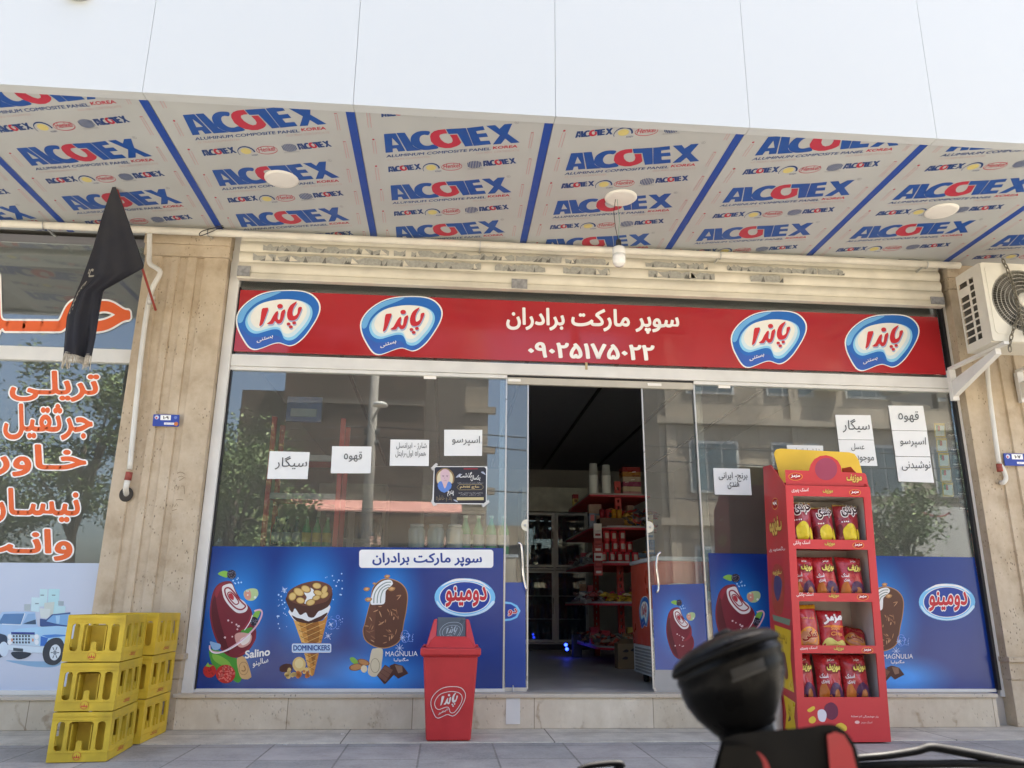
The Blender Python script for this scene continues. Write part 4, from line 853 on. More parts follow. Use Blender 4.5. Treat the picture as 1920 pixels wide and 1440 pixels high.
sh([(430, 370), (515, 372), (505, 560), (425, 560)], '#bfe0e6', .001); sh([(525, 370), (645, 370), (630, 640), (510, 640)], '#b5dde4', .001); sh([(340, 460), (430, 462), (425, 620), (335, 610)], '#c6e2ea', .0012)
sh([(480, 520), (590, 510), (570, 660), (470, 680)], '#c9d3cc', .0014); sh([(425, 580), (545, 585), (530, 690), (440, 680)], '#d6e0de', .0016); sh([(262, 535), (330, 535), (325, 605), (262, 605)], '#aebcc0', .0012); sh([(628, 500), (690, 503), (685, 550), (628, 548)], '#9fb0b8', .0012); sh([(600, 555), (710, 555), (700, 640), (595, 640)], '#bcdfe6', .0012)
for x, y in ((437, 438), (560, 438), (380, 528)): st([(x, y), (x+38, y)], 2, '#7f959c', .0018)
# rear truck
sh([(-60, 760), (20, 620), (140, 612), (380, 620), (400, 760), (440, 800), (420, 870), (60, 880), (-60, 900)], '#a9c9ea', .002); sh([(-20, 745), (40, 640), (265, 635), (225, 755), (60, 752)], '#5d87b6', .0022); sh([(250, 745), (300, 640), (375, 635), (385, 750)], '#8fb4da', .0022); sh([(245, 750), (290, 730), (385, 700), (390, 752)], '#39536f', .0024); st([(20, 750), (225, 758), (270, 632)], 1.6, '#e4eff8', .0026)
sh([(-60, 870), (30, 860), (80, 900), (80, 1050), (20, 1105), (-60, 1100)], '#32435a', .0024, 3); m.ell(ST, zt(40, 1020), 9, 14, pr('#d3e4f2'), .0028)
# front truck
sh([(430, 690), (500, 700), (560, 645), (760, 622), (760, 780), (700, 800), (480, 790), (430, 770)], '#3a5890', .0028); sh([(500, 720), (570, 655), (760, 640), (760, 770), (620, 750)], '#7fb0de', .003); sh([(600, 660), (650, 655), (640, 745), (610, 745)], '#a8d0ee', .0032)
sh([(110, 840), (200, 800), (420, 780), (620, 770), (760, 780), (760, 950), (650, 980), (440, 990), (90, 960)], '#a8d4f2', .0032); sh([(120, 835), (375, 838), (375, 868), (120, 862)], '#3c4f9a', .0034); sh([(80, 860), (120, 850), (430, 865), (425, 990), (80, 960)], '#c3dcec', .0034)
for i in range(6):
    for j in range(3): x = 138+i*33; y = 868+j*34; sh([(x, y), (x+20, y+1), (x+20, y+23), (x, y+22)], '#3a4657', .0036)
for x in (105, 395):
    for y in (885, 945): m.ell(ST, zt(x, y), 4, 5, pr('#eef4f8'), .0038)
for x in (120, 345): sh([(x, 905), (x+20, 908), (x+18, 940), (x, 936)], '#d79a78', .004)
sh([(440, 880), (520, 900), (490, 985), (435, 985)], '#3b74c8', .0036); sh([(520, 900), (700, 880), (760, 900), (760, 870), (600, 860), (450, 870)], '#4f8ad4', .0034)
sh([(80, 975), (430, 995), (500, 990), (480, 1060), (340, 1060), (90, 1025)], '#d4e6f2', .0038); sh([(130, 1050), (330, 1060), (290, 1110), (200, 1130), (140, 1100)], '#2f3a48', .0036, 3); sh([(142, 1005), (250, 1015), (248, 1048), (142, 1038)], '#46535c', .0042)
sh([(460, 1050), (500, 950), (580, 900), (660, 910), (700, 1000), (690, 1100), (620, 1180), (540, 1190), (480, 1150)], '#3a4049', .004, 3); sh([(535, 1060), (560, 990), (610, 970), (650, 1010), (650, 1080), (600, 1140), (550, 1125)], '#dfe8ee', .0044, 3)
for i in range(6): a = i*1.047; st([(593+22*math.cos(a), 1058+34*math.sin(a)), (593+46*math.cos(a), 1058+70*math.sin(a))], 1.6, '#5b6570', .0048)
m.ell(ST, zt(593, 1058), 3.2, 4.5, pr('#8a949c'), .005); m.build('print', t)

# ================================================================== black flag
t = thing('flag', 'black mourning flag with cream fringe on a thin red pole tied to the pipe', 'flag', PY(288, 575, -.21))
p0, p1 = PY(292, 582, -.20), PY(213, 336, -.80)
m = MB(); m.tube([p0, p1], .009, mat('red_pole', (.35, .06, .045), .5, var=.2, scale=30), 10); m.build('pole', t)
m = MB(); m.tube([p1-Vector((0, 0, .004)), p1+(p1-p0).normalized()*.02], .012, mat('pole_cap', (.6, .55, .45), .5), 8); m.build('cap', t)
tp_ = PY(285, 563, -.195); m = MB(); m.tube([tp_+Vector((.0, -.02, .03)), tp_+Vector((-.01, -.01, 0)), tp_+Vector((0, 0, -.03))], .028, mat('white_tape', (.6, .58, .54), .6, var=.2, scale=30), 10); m.build('tie', t)
FLAGM = mat('black_flag_cloth', (.013, .014, .022), .75, var=.25, scale=9, bump=.15, bscale=300)
rows = [((213, 345), (216, 348)), ((193, 400), (236, 400)), ((174, 465), (256, 457)), ((154, 520), (271, 502)), ((141, 548), (194, 545)), ((123, 592), (186, 592)), ((118, 632), (179, 636)), ((115, 664), (172, 668))]
rd = [-.80, -.70, -.58, -.47, -.50, -.50, -.50, -.50]; ld = [-.80, -.72, -.65, -.60, -.58, -.57, -.56, -.56]
def flagfn(u, v):
    f = v*(len(rows)-1); i = min(int(f), len(rows)-2); g = f-i; a = [rows[i][0][k]*(1-g)+rows[i+1][0][k]*g for k in (0, 1)]; b2 = [rows[i][1][k]*(1-g)+rows[i+1][1][k]*g for k in (0, 1)]
    Y = (ld[i]*(1-g)+ld[i+1]*g)*(1-u)+(rd[i]*(1-g)+rd[i+1]*g)*u
    q = PY(a[0]*(1-u)+b2[0]*u, a[1]*(1-u)+b2[1]*u, Y); q.y += .028*v*(math.sin(u*8.5+v*2.2)+.45*math.sin(u*19-v*5))*min(1, v*3)*(1 if u < .98 else .3); return q
m = MB(); m.grid(flagfn, 44, 60, FLAGM); cl = m.build('cloth', t, solid=.003)
m = MB(); fr = mat('cream_fringe', (.50, .45, .36), .9, var=.3, scale=60); R = random.Random(3)
for i in range(64):
    u = i/63; q = flagfn(u, 1.0); l = R.uniform(.05, .09)*(1.25 if (u < .35 or u > .7) else .7); d = Vector((R.uniform(-.008, .008), R.uniform(-.01, .01), -l)); m.tube([q+Vector((0, 0, .012)), q+d*.5, q+d], .0028, fr, 5)
m.build('fringe', t)
m = MB(); wt = pr('#8e8a80'); S2 = lambda p, o=0: PY(p[0], p[1], -.66-o)
m.text(lambda p, o=0: flagfn(.06+.10*p[0], .42+.30*p[1])+Vector((0, -.006-o, 0)), 'یا حسین', (0, .95), (.1, -.1), (1.2, .95), wt, .002, .02); m.build('lettering', t)

# ================================================================== yellow bottle crates
YEL = mat('yellow_crate_plastic', (.72, .47, .015), .5, var=.24, scale=7, detail=6); YELS = [YEL, mat('dusty_yellow_plastic', (.58, .41, .03), .6, var=.22, scale=7, detail=8), mat('faded_yellow_plastic', (.68, .46, .03), .55, var=.2, scale=6, detail=8)]; INKR = pr('#b8402e')
CW, CDp, CH = .305, .49, .255
def slot(x0, x1, y0, y1, r=.016): return rrect(x0, y0, x1, y1, r, 4)
def crate(label, loc, rz, dirt=None):
    t = thing('bottle_crate', label, 'crate', loc, 'yellow crates stacked by the pilaster', rz)
    m = MB(); hw, hd = CW/2, CDp/2; th = .012; YEL = YELS[len(label) % 3]
    F = SF((0, -hd, 0), (1, 0, 0), (0, 0, 1), (0, -1, 0)); Bk = SF((0, hd, 0), (-1, 0, 0), (0, 0, 1), (0, 1, 0))
    out = rrect(-hw, .002, hw, CH-.002, .004, 2)
    mid = [(-.055, .058), (-.022, .058), (-.014, .066), (-.014, .10), (-.008, .108), (.008, .108), (.014, .10), (.014, .066), (.022, .058), (.055, .058), (.062, .066), (.062, .195), (.05, .205), (-.05, .205), (-.062, .195), (-.062, .066)]
    holes = [slot(-.125, -.083, .058, .205), slot(.083, .125, .058, .205), mid]
    for q in (F, Bk): m.slab(q, out, YEL, th, holes)
    Lf = SF((-hw, 0, 0), (0, -1, 0), (0, 0, 1), (-1, 0, 0)); Rt = SF((hw, 0, 0), (0, 1, 0), (0, 0, 1), (1, 0, 0))
    os_ = rrect(-hd+th, .002, hd-th, CH-.002, .003, 2); hs = []
    for i in range(3):
        cx = -.145+i*.145
        hs.append([(cx-.05, .075), (cx-.006, .075), (cx-.006, .12), (cx+.006, .12), (cx+.006, .075), (cx+.05, .075), (cx+.05, .125), (cx+.042, .205), (cx-.042, .205), (cx-.05, .125)])
    for q in (Lf, Rt): m.slab(q, os_, YEL, th, hs)
    m.box(-hw+th, hw-th, -hd+th, hd-th, .006, .016, YEL)
    for q in (F, Bk): m.slab(q, [(-hw+.001, CH-.022), (hw-.001, CH-.022), (hw-.001, CH-.004), (-hw+.001, CH-.004)], YEL, .002, off=.0045)
    for q, a in ((F, hw), (Bk, hw), (Lf, hd), (Rt, hd)):
        for z in (.047, .214): m.slab(q, [(-a+.002, z), (a-.002, z), (a-.002, z+.004), (-a+.002, z+.004)], YEL, .003, off=.0025)
    m.build('shell', t, local=True, bevel=.0025)
    m = MB()
    for i in range(1, 3): x = -hw+CW*i/3; m.box(x-.003, x+.003, -hd+th, hd-th, .016, .19, YEL)
    for i in range(1, 5): y = -hd+CDp*i/5; m.box(-hw+th, hw-th, y-.003, y+.003, .0165, .1895, YEL)
    m.build('bottle_divider', t, local=True)
    m = MB(); R = random.Random(hash(label) % 7)
    m.ell(F, (0, .033), .021, .021, INKR, .0048, n=20); m.ell(F, (0, .0335), .019, .019, YEL, .0051, n=20)
    for a in (-1, 0, 1): m.shape(F, [(a*.010-.006, .022), (a*.010+.006, .022), (a*.012, .036+(.006 if a == 0 else 0))], INKR, .0054)
    m.stroke(Rt, [(-.07, .030), (-.05, .026), (0, .028), (.05, .024)], .004, INKR, .0012); m.text(Rt, 'نوشابه', (-.05, .028), (.06, .028), (-.05, .046), INKR, .0014, .02)
    m.build('emblem', t, local=True); return t
lbl = [['bottom crate of the front yellow stack, standing on the grey pavers', 'middle crate of the front yellow stack with red figures', 'top crate of the front yellow stack with red crown mark'],
       ['bottom crate of the rear yellow stack, touching the pilaster side', 'middle crate of the rear yellow stack nearer the wall', 'top crate of the rear yellow stack nearer the wall']]
for s, (cx, cy, rz) in enumerate(((-1.985, -.985, .10), (-1.985, -.44, .03))):
    for k in range(3): crate(lbl[s][k], (cx+(.004*k if s else -.004*k), cy+.003*k, (-.004 if s == 0 else .001)+k*(CH+.002)), rz+(.012*(k-1)))

# ================================================================== red litter bin
BIN = mat('red_bin_plastic', (.50, .030, .032), .42, var=.1, scale=9, bump=.03, bscale=40); BINW = pr('#d9cfc8'); FLAP = mat('dark_flap_plastic', (.07, .08, .085), .35, var=.2, scale=10)
bx, by = .052, -.50
t = thing('litter_bin', 'red plastic bin with dark swing flap standing before the blue poster', 'bin', (bx, by, 0))
def q4(w, d, z, dx=0, dy=0): return [(bx-w/2+dx, by-d/2+dy, z), (bx+w/2+dx, by-d/2+dy, z), (bx+w/2+dx, by+d/2+dy, z), (bx-w/2+dx, by+d/2+dy, z)]
m = MB(); m.hexa(q4(.285, .27, .004), q4(.355, .34, .515), BIN); m.build('body', t, bevel=.012)
m = MB(); m.hexa(q4(.372, .358, .512), q4(.385, .37, .522), BIN); m.hexa(q4(.392, .38, .5225), q4(.392, .38, .565), BIN); m.build('rim', t, bevel=.008)
m = MB()
m.hexa([(bx-.16, by-.165, .566), (bx+.16, by-.165, .566), (bx+.16, by+.165, .566), (bx-.16, by+.165, .566)], [(bx-.115, by-.10, .635), (bx+.115, by-.10, .635), (bx+.115, by+.10, .635), (bx-.115, by+.10, .635)], BIN)
for sx in (-1, 1):
    m.hexa([(bx+sx*.165, by-.15, .566), (bx+sx*.10, by-.13, .566), (bx+sx*.10, by+.13, .566), (bx+sx*.165, by+.15, .566)][::sx], [(bx+sx*.118, by-.055, .742), (bx+sx*.096, by-.055, .745), (bx+sx*.096, by+.055, .745), (bx+sx*.118, by+.055, .742)][::sx], BIN)
    m.box(bx+sx*.172-.012, bx+sx*.172+.012, by-.02, by+.02, .566, .582, BIN)
m.build('hood', t, bevel=.006)
m = MB(); fo = Vector((bx, by-.085, .632)); fu = Vector((0, .40, .917)).normalized()
FS = SF(fo, (1, 0, 0), fu, (0, -fu.z, fu.y))
m.slab(FS, rrect(-.0945, 0, .0945, .135, .006, 2), FLAP, .012); fl = m.build('flap', t)
def bbl(mb, S, x0, x1, y0, y1, o, mm, wd=.004): panda(mb, lambda x, y: (x0+(x-15)/757*(x1-x0), y1-(y-65)/542*(y1-y0)), S, o, False, (mm, wd))
m = MB(); bbl(m, FS, -.075, .075, -.035, .10, .0005, pr('#9aa0a4'), .003)
bm = [v for v in m.v]; m.build('print', fl)
s = m; o = fl.children[0]; b2 = bmesh.new(); b2.from_mesh(o.data); lp_ = Vector(fo)-Vector((bx, by, 0))+fu*.004
bmesh.ops.bisect_plane(b2, geom=b2.verts[:]+b2.edges[:]+b2.faces[:], plane_co=lp_, plane_no=-fu, clear_outer=True); b2.to_mesh(o.data); b2.free()
nrm = Vector((0, -.511, -.035)).normalized(); FB = SF((bx, by-.1525, .255), (1, 0, 0), Vector((0, -.0685, 1)).normalized(), nrm)
m = MB(); bbl(m, FB, -.117, .102, -.115, .075, .002, BINW, .0042); m.text(FB, 'شادی اطمینان', (-.068, -.098), (-.005, -.068), (-.07, -.083), BINW, .003, .03); m.build('print', fl.parent)

# ================================================================== house number plates
def plate(label, P, num, z=None):
    a, c, d = (PY(*q, -.132) for q in P)      # bl, br, tl
    t = thing('number_plate', label, 'number plate', a); u, v = (c-a), (d-a); L_, H_ = u.length, v.length
    S = SF(a, u.normalized(), v.normalized(), (0, -1, 0)); m = MB(); m.slab(S, rrect(0, 0, L_, H_, .006, 3), pr('#3048a0'), .006, off=.004); m.build('plate', t)
    m = MB(); m.shape(S, [(L_*.28, H_*.52), (L_*.68, H_*.52), (L_*.68, H_*.95), (L_*.28, H_*.95)], WH, .0046); m.text(S, num, (L_*.38, H_*.60), (L_*.60, H_*.60), (L_*.38, H_*.86), BLK, .0052, .05)
    m.shape(S, [(L_*.44, H_*.14), (L_*.82, H_*.14), (L_*.82, H_*.32), (L_*.44, H_*.32)], WH, .0046); m.ell(S, (L_*.9, H_*.22), H_*.17, H_*.17, pr('#c8763c'), .0048); m.ell(S, (L_*.14, H_*.74), H_*.17, H_*.17, pr('#c9cfe0'), .0046); m.ell(S, (L_*.86, H_*.76), H_*.13, H_*.13, pr('#6a80c4'), .0046); m.text(S, 'پلاک شهر', (L_*.47, H_*.17), (L_*.79, H_*.17), (L_*.47, H_*.29), pr('#3048a0'), .0052); m.ell(S, (L_*.13, H_*.70), H_*.08, H_*.08, LRED, .0052, n=10)
    m.build('print', t)
plate('small blue house number plate reading 109 on left pilaster', ((286, 799), (335, 800), (288, 777)), '۱۰۹')
plate('small blue house number plate reading 107 at the right edge', ((1884, 873), (1936, 874), (1881, 850)), '۱۰۷')
m = MB(); gi = pr('#7d6e58'); SG = SY(-.121); k = z1(0, 680, .25)
for pts in (((1330, 830), (1350, 820), (1370, 825), (1385, 835)), ((1335, 860), (1360, 850), (1385, 860), (1345, 885)), ((1310, 930), (1312, 950)), ((1325, 935), (1345, 925), (1330, 955)), ((1360, 925), (1380, 925), (1385, 985)), ((1320, 1030), (1345, 1025), (1375, 1030)), ((1290, 1085), (1295, 1060), (1310, 1080), (1325, 1055), (1332, 1075)), ((1290, 1110), (1325, 1100))): m.stroke(SG, [k(*q) for q in pts], .9, gi, .0005)
m.build('scribble', kind=None, label='faint pencilled scribble on the left pilaster stone', cat='writing', loc=PY(340, 930, -.121))

# ================================================================== air conditioner outdoor unit
ax0, ax1, ay0, ay1, az0, az1 = 4.062, 4.87, -.80, -.50, 2.785, 3.43
ACP = mat('ac_cream_paint', (.66, .63, .53), .45, var=.08, scale=5); ACD = mat('ac_dark_inside', (.13, .12, .10), .7); ACG = mat('ac_grille', (.40, .385, .33), .5, var=.1)
t = thing('air_conditioner', 'cream outdoor air conditioner unit wrapped in a hanging chain', 'air conditioner', ((ax0+ax1)/2, ay1, az0))
FA_ = SF((0, ay0, 0), (1, 0, 0), (0, 0, 1), (0, -1, 0)); fcx, fcz, fr_ = ax0+.305, (az0+az1)/2+.015, .255
m = MB(); circ = [(fcx+fr_*math.cos(i*.1745), fcz+fr_*math.sin(i*.1745)) for i in range(36)]
m.slab(FA_, rrect(ax0, az0, ax1, az1, .02, 3), ACP, .02, [circ])
SL = SF((ax0, 0, 0), (0, -1, 0), (0, 0, 1), (-1, 0, 0)); hs = []
for i in range(9): z = az0+.06+i*.058; hs += [[(.515, z), (.622, z), (.622, z+.046), (.515, z+.046)], [(.642, z), (.695, z), (.695, z+.046), (.642, z+.046)]] if i != 7 else [[(.642, z), (.695, z), (.695, z+.046), (.642, z+.046)]]
m.slab(SL, [(.50, az0+.001), (.779, az0+.001), (.779, az1-.001), (.50, az1-.001)], ACP, .006, hs)
m.box(ax0+.001, ax1-.001, ay0+.02, ay1, az1-.012, az1+.004, ACP); m.box(ax0+.001, ax1-.001, ay0+.02, ay1, az0-.004, az0+.006, ACP); m.box(ax1-.008, ax1-.002, ay0+.021, ay1, az0+.007, az1-.013, ACP); m.box(ax0+.02, ax1-.02, ay1-.02, ay1-.01, az0+.01, az1-.015, ACD)
m.build('casing', t, bevel=.003)
m = MB(); m.slab(FA_, rrect(ax0+.03, az0+.06, ax0+.76, az1-.03, .03, 4), ACP, .003, [[(fcx+(fr_+.012)*math.cos(i*.1745), fcz+(fr_+.012)*math.sin(i*.1745)) for i in range(36)]], off=.004); m.build('front_panel', t)
m = MB()
for i in range(1, 9): r = fr_*i/8.2; m.tube([(fcx+r*math.cos(a*.14), ay0-.012+.012*(i/8.2)**2, fcz+r*math.sin(a*.14)) for a in range(45)], .0026, ACG, 5, closed=True)
for i in range(72): a = i*.08727; m.tube([(fcx+.06*math.cos(a), ay0-.011, fcz+.06*math.sin(a)), (fcx+fr_*.98*math.cos(a), ay0+.001, fcz+fr_*.98*math.sin(a))], .0012, ACG, 4)
m.build('fan_grille', t)
MB().lathe([(.06, 0), (.058, .012), (0, .014)], ACP, lambda v: Vector((fcx+v.x, ay0-.012-v.z, fcz+v.y))).build('hub', t)
m = MB()
for k in range(4):
    for j in range(6):
        a0 = k*1.571+j*.16
        m.poly([Vector((fcx+.05*math.cos(a0), ay0+.09-j*.008, fcz+.05*math.sin(a0))), Vector((fcx+.235*math.cos(a0), ay0+.10-j*.012, fcz+.235*math.sin(a0))), Vector((fcx+.235*math.cos(a0+.16), ay0+.088-j*.012, fcz+.235*math.sin(a0+.16))), Vector((fcx+.05*math.cos(a0+.16), ay0+.082-j*.008, fcz+.05*math.sin(a0+.16)))], ACD)
m.build('fan_blade', t)
m = MB()
for xx in (ax0+.09, ax1-.12):
    m = MB(); m.box(xx-.02, xx+.02, -.82, -.13, az0-.03, az0-.006, ALU); m.hexa([(xx-.022, -.16, az0-.26), (xx+.022, -.16, az0-.26), (xx+.022, -.16, az0-.13), (xx-.022, -.16, az0-.13)], [(xx-.022, -.72, az0-.075), (xx+.022, -.72, az0-.075), (xx+.022, -.72, az0-.031), (xx-.022, -.72, az0-.031)], ALU); m.box(xx-.028, xx+.028, -.159, -.121, az0-.29, az0-.0305, ALU); m.build('bracket', t)
CHN = mat('rusty_chain', (.22, .20, .15), .55, .6, var=.3, scale=30)
def chain(pts, label):
    P = spl([tuple(PY(x, y, Y)) for x, y, Y in pts], 8, False); P = [Vector(q) for q in P]; m = MB(); L = 0; k = 0
    path = [P[0]]; 
    for a, b2 in zip(P, P[1:]):
        n = max(1, int((b2-a).length/.004)); path += [a.lerp(b2, (i+1)/n) for i in range(n)]
    acc = 0; last = path[0]
    for q in path[1:]:
        if (q-last).length >= .042:
            d = (q-last).normalized(); sd = d.cross(Vector((0, -1, 0))) if k % 2 else d.cross(d.cross(Vector((0, -1, 0)))); sd.normalize(); c = (q+last)/2
            m.tube([c+d*.030*math.cos(a*.628)+sd*.012*math.sin(a*.628) for a in range(10)], .0045, CHN, 6, closed=True); last = q; k += 1
    m.build('chain', label=label, cat='chain', loc=c)
chain([(1880, 487, -.80), (1889, 505, -.83), (1898, 530, -.83), (1906, 560, -.83), (1912, 588, -.83), (1906, 600, -.83), (1899, 622, -.83), (1893, 648, -.82), (1896, 668, -.82)], 'rusty chain hanging over the front of the air conditioner')
chain([(1912, 590, -.825), (1918, 612, -.83), (1926, 640, -.83)], 'short rusty chain branch at the right edge of air conditioner')

# bits of litter on the stone border
for nm, lb, px, py, sz, c in (('leaf', 'small yellow leaf lying at the foot of the step', 503, 1363, .035, '#a8922c'), ('paper_scrap', 'small white paper scrap by the step left of the bin', 536, 1358, .022, '#cfc6cc'), ('paper_scrap', 'tiny white scrap on the stone border edge', 642, 1378, .016, '#d8d4cc'), ('paper_scrap', 'tiny pale scrap beside the red bin', 712, 1364, .014, '#d8d4cc'), ('paper_scrap', 'pale crumb of paper on the pavers at left', 535, 1398, .018, '#c8c8c4')):
    c0_ = PZ(px, py, .004); R = random.Random(px); m = MB()
    P = [c0_+Vector((sz*math.cos(a)*R.uniform(.5, 1), sz*.7*math.sin(a)*R.uniform(.5, 1), R.uniform(.001, .012))) for a in [i*.9 for i in range(7)]]
    m.add([c0_+Vector((0, 0, .006))]+P, [(0, 1+i, 1+(i+1) % 7) for i in range(7)], pr(c, .8)); m.build(nm, label=lb, cat='litter', loc=c0_, solid=.001)

# ================================================================== snack display stand
STR = mat('stand_red_card', (.56, .035, .04), .42, var=.06, scale=3); STD = mat('stand_red_side', (.50, .04, .04), .45, var=.15, scale=4); STY = mat('stand_yellow_card', (.80, .52, .04), .45, var=.05); STW = mat('stand_inner_card', (.64, .61, .55), .6, var=.1)
kx = .037
def sk(q): return Vector((q[0]+kx*q[2], q[1], q[2]))
X0, X1, YF, YB = 2.30, 2.918, -.76, -.38; ZT = 1.665
t = thing('snack_stand', 'red cardboard snack display stand with yellow top and four shelves of chips', 'display stand', ((X0+X1)/2, YF, 0))
F = lambda p, off=0.0: sk((p[0], YF-off, p[1]))
SLs = lambda p, off=0.0: sk((X0-off, p[0], p[1]))
shz = [(.275, .547), (.597, .879), (.935, 1.227), (1.292, 1.59)]
holes = [[(X0+.052, a), (X1-.052, a), (X1-.052, b2), (X0+.052, b2)] for a, b2 in shz]
m = MB(); m.slab(F, [(X0, .004), (X1, .004), (X1, ZT), (X0, ZT)], STR, .012, holes); m.build('front_frame', t)
m = MB(); m.slab(SLs, [(YF+.0125, .004), (YB, .004), (YB, 1.86), (YB-.14, 1.85), (YF+.0125, ZT)], STD, .008); m.slab(lambda p, off=0.0: sk((X1+off, p[0], p[1])), [(YF+.0125, .004), (YB, .004), (YB, 1.86), (YB-.14, 1.85), (YF+.0125, ZT)], STD, .008)
m.build('side_panel', t)
m = MB(); m.slab(lambda p, off=0.0: sk((p[0], YB+off, p[1])), [(X0+.009, .004), (X1-.009, .004), (X1-.009, 1.70), (X0+.009, 1.70)], STW, .006)
for xx in (X0+.0085, X1-.0145): m.hexa([sk(q) for q in ((xx, YF+.013, .1), (xx+.006, YF+.013, .1), (xx+.006, YB-.007, .1), (xx, YB-.007, .1))], [sk(q) for q in ((xx, YF+.013, 1.6), (xx+.006, YF+.013, 1.6), (xx+.006, YB-.007, 1.6), (xx, YB-.007, 1.6))], STW)
m.build('lining', t)
m = MB(); m.slab(lambda p, off=0.0: sk((p[0], YB+off, p[1])), [(X0+.009, .004), (X1-.009, .004), (X1-.009, 1.84), (X0+.009, 1.84)], STD, .004, off=.006); m.build('back_panel', t)
m = MB()
for a, b2 in shz: m.hexa([sk(q) for q in ((X0+.015, YF+.013, a-.05), (X1-.015, YF+.013, a-.05), (X1-.015, YB-.007, a-.05), (X0+.015, YB-.007, a-.05))], [sk(q) for q in ((X0+.015, YF+.013, a-.04), (X1-.015, YF+.013, a-.04), (X1-.015, YB-.007, a-.04), (X0+.015, YB-.007, a-.04))], STR)
m.hexa([sk(q) for q in ((X0+.015, YF+.013, 1.60), (X1-.015, YF+.013, 1.60), (X1-.015, YB-.007, 1.60), (X0+.015, YB-.007, 1.60))], [sk(q) for q in ((X0+.015, YF+.013, 1.61), (X1-.015, YF+.013, 1.61), (X1-.015, YB-.007, 1.61), (X0+.015, YB-.007, 1.61))], STW)
m.build('shelf', t)
yc = lambda p, off=0.0: PY(p[0], p[1], YB-.02-off+0)
m = MB(); m.slab(yc, [(1464, 905), (1451, 850), (1455, 843), (1463, 841), (1592, 848), (1602, 851), (1610, 862), (1619, 895), (1622, 905)], STY, .005); m.build('crest', t)
SH2 = lambda p, off=0.0: PY(p[0], p[1], YF+.05-off)
zq = z1(1400, 820, .20833)
head = [zq(*q) for q in ((352, 425), (345, 292), (560, 300), (575, 245), (610, 195), (660, 168), (715, 160), (770, 175), (820, 210), (848, 260), (855, 312), (1062, 322), (1075, 340), (1098, 440))]
m = MB(); m.slab(SH2, head, STR, .006); m.build('header', t)
m = MB(); BW = pr('#f4efe8', .4); OR = pr('#e08a3a', .4); GO = pr('#d8b45a', .4); GO2 = pr('#8a4a20', .4)
def badge(S, c, rx, ry, o=.001):
    P = [(c[0]+rx*math.cos(a*.262), c[1]+ry*(math.sin(a*.262) if math.sin(a*.262) > 0 else .9*math.sin(a*.262))) for a in range(24)]
    m.shape(S, P, OR, o); m.shape(S, [(c[0]+(x-c[0])*.88, c[1]+(y-c[1])*.86) for x, y in P], RED, o+.0006)
    m.text(S, 'مزمز', (c[0]-rx*.66, c[1]+ry*.36), (c[0]+rx*.62, c[1]+ry*.30), (c[0]-rx*.62, c[1]-ry*.42), BW, o+.0012, .05)
def golden(S, c, wx, wy, o=.001): m.text(S, 'موزیف', (c[0]-wx, c[1]+wy), (c[0]+wx, c[1]+wy), (c[0]-wx, c[1]-wy), GO, o+.0008, .04, GO2, .06)
badge(SH2, zq(440, 352), 13.5, 7.6); golden(SH2, zq(968, 370), 14.5, 8); m.ell(SH2, zq(715, 285), 21, 21, pr('#9c3f58', .4), .001)
FP = lambda p, off=0.0: PY(p[0], p[1], YF-off)
for i, (x0, y, xg, xb, s) in enumerate(((405, 478, 730, 975, 'اسنک پنیری'), (420, 952, 748, 1005, 'اسنک چانکی'), (450, 1418, 785, 1045, 'اسنک چانکی'))):
    m.text(FP, s, zq(x0, y+22), zq(x0+150, y+20), zq(x0, y-22), BW, .001, .01); golden(FP, zq(xg, y+8), 9.5, 4.6); badge(FP, zq(xb, y+18), 11, 6.6)
zq2 = z1(1400, 1100, .20833); m.text(FP, 'اسنک پنیری', zq2(482, 572), zq2(635, 570), zq2(482, 538), BW, .001, .01); golden(FP, zq2(830, 558), 9.5, 4.6); badge(FP, zq2(1087, 572), 11, 6.6)
m.text(FP, 'راز خوشمزگی کم نمیاره', zq2(940, 1180), zq2(1185, 1185), zq2(940, 1155), BW, .001, .0); m.text(FP, 'اسنک مزمز', zq2(1030, 1235), zq2(1130, 1236), zq2(1030, 1210), pr('#e6b9b0'), .001, .01); m.ell(FP, zq2(995, 1220), 4.6, 3, pr('#e6b9b0'), .001); 
sh = lambda pts, c, k, n=3: m.shape(FP, [zq2(*q) for q in spl(pts, n)], pr(c), k)
sh([(560, 1190), (600, 1165), (625, 1200), (600, 1230), (565, 1222)], '#d8b840', .001); sh([(640, 1120), (690, 1105), (720, 1150), (700, 1215), (650, 1200)], '#d8d2d6', .001); sh([(700, 1080), (760, 1040), (815, 1080), (820, 1160), (770, 1200), (715, 1170)], '#6a2a44', .0008); sh([(800, 1250), (850, 1225), (900, 1260), (890, 1300), (820, 1290)], '#d8b840', .001); sh([(545, 1110), (600, 1075), (615, 1100), (570, 1130)], '#d8b840', .001)
m.build('front_print', t)
m = MB(); PS = lambda p, off=0.0: sk((X0-.0005-off, p[0], p[1]))      # prints on the left side: (y, z)
golden(lambda p, o=0: PS((YF+.20+(.14)*p[0], 1.40+.09*p[1]), o), (0, 0), .75, -.75); badge(lambda p, o=0: PS((YF+.19+.06*p[0], 1.56+.05*p[1]), o), (0, 0), .9, -.9)
m.text(PS, 'راز خوشمزگی', (YF+.06, 1.22), (YF+.33, 1.22), (YF+.06, 1.25), BW, .001, .01)
m.shape(PS, spl([(YF+.10, .98), (YF+.12, 1.10), (YF+.25, 1.13), (YF+.32, 1.0), (YF+.30, .82), (YF+.16, .80)], 4), pr('#a8442c'), .001); m.shape(PS, spl([(YF+.14, .98), (YF+.16, 1.04), (YF+.25, 1.05), (YF+.28, .96), (YF+.22, .88)], 4), pr('#4a3f66'), .0014)
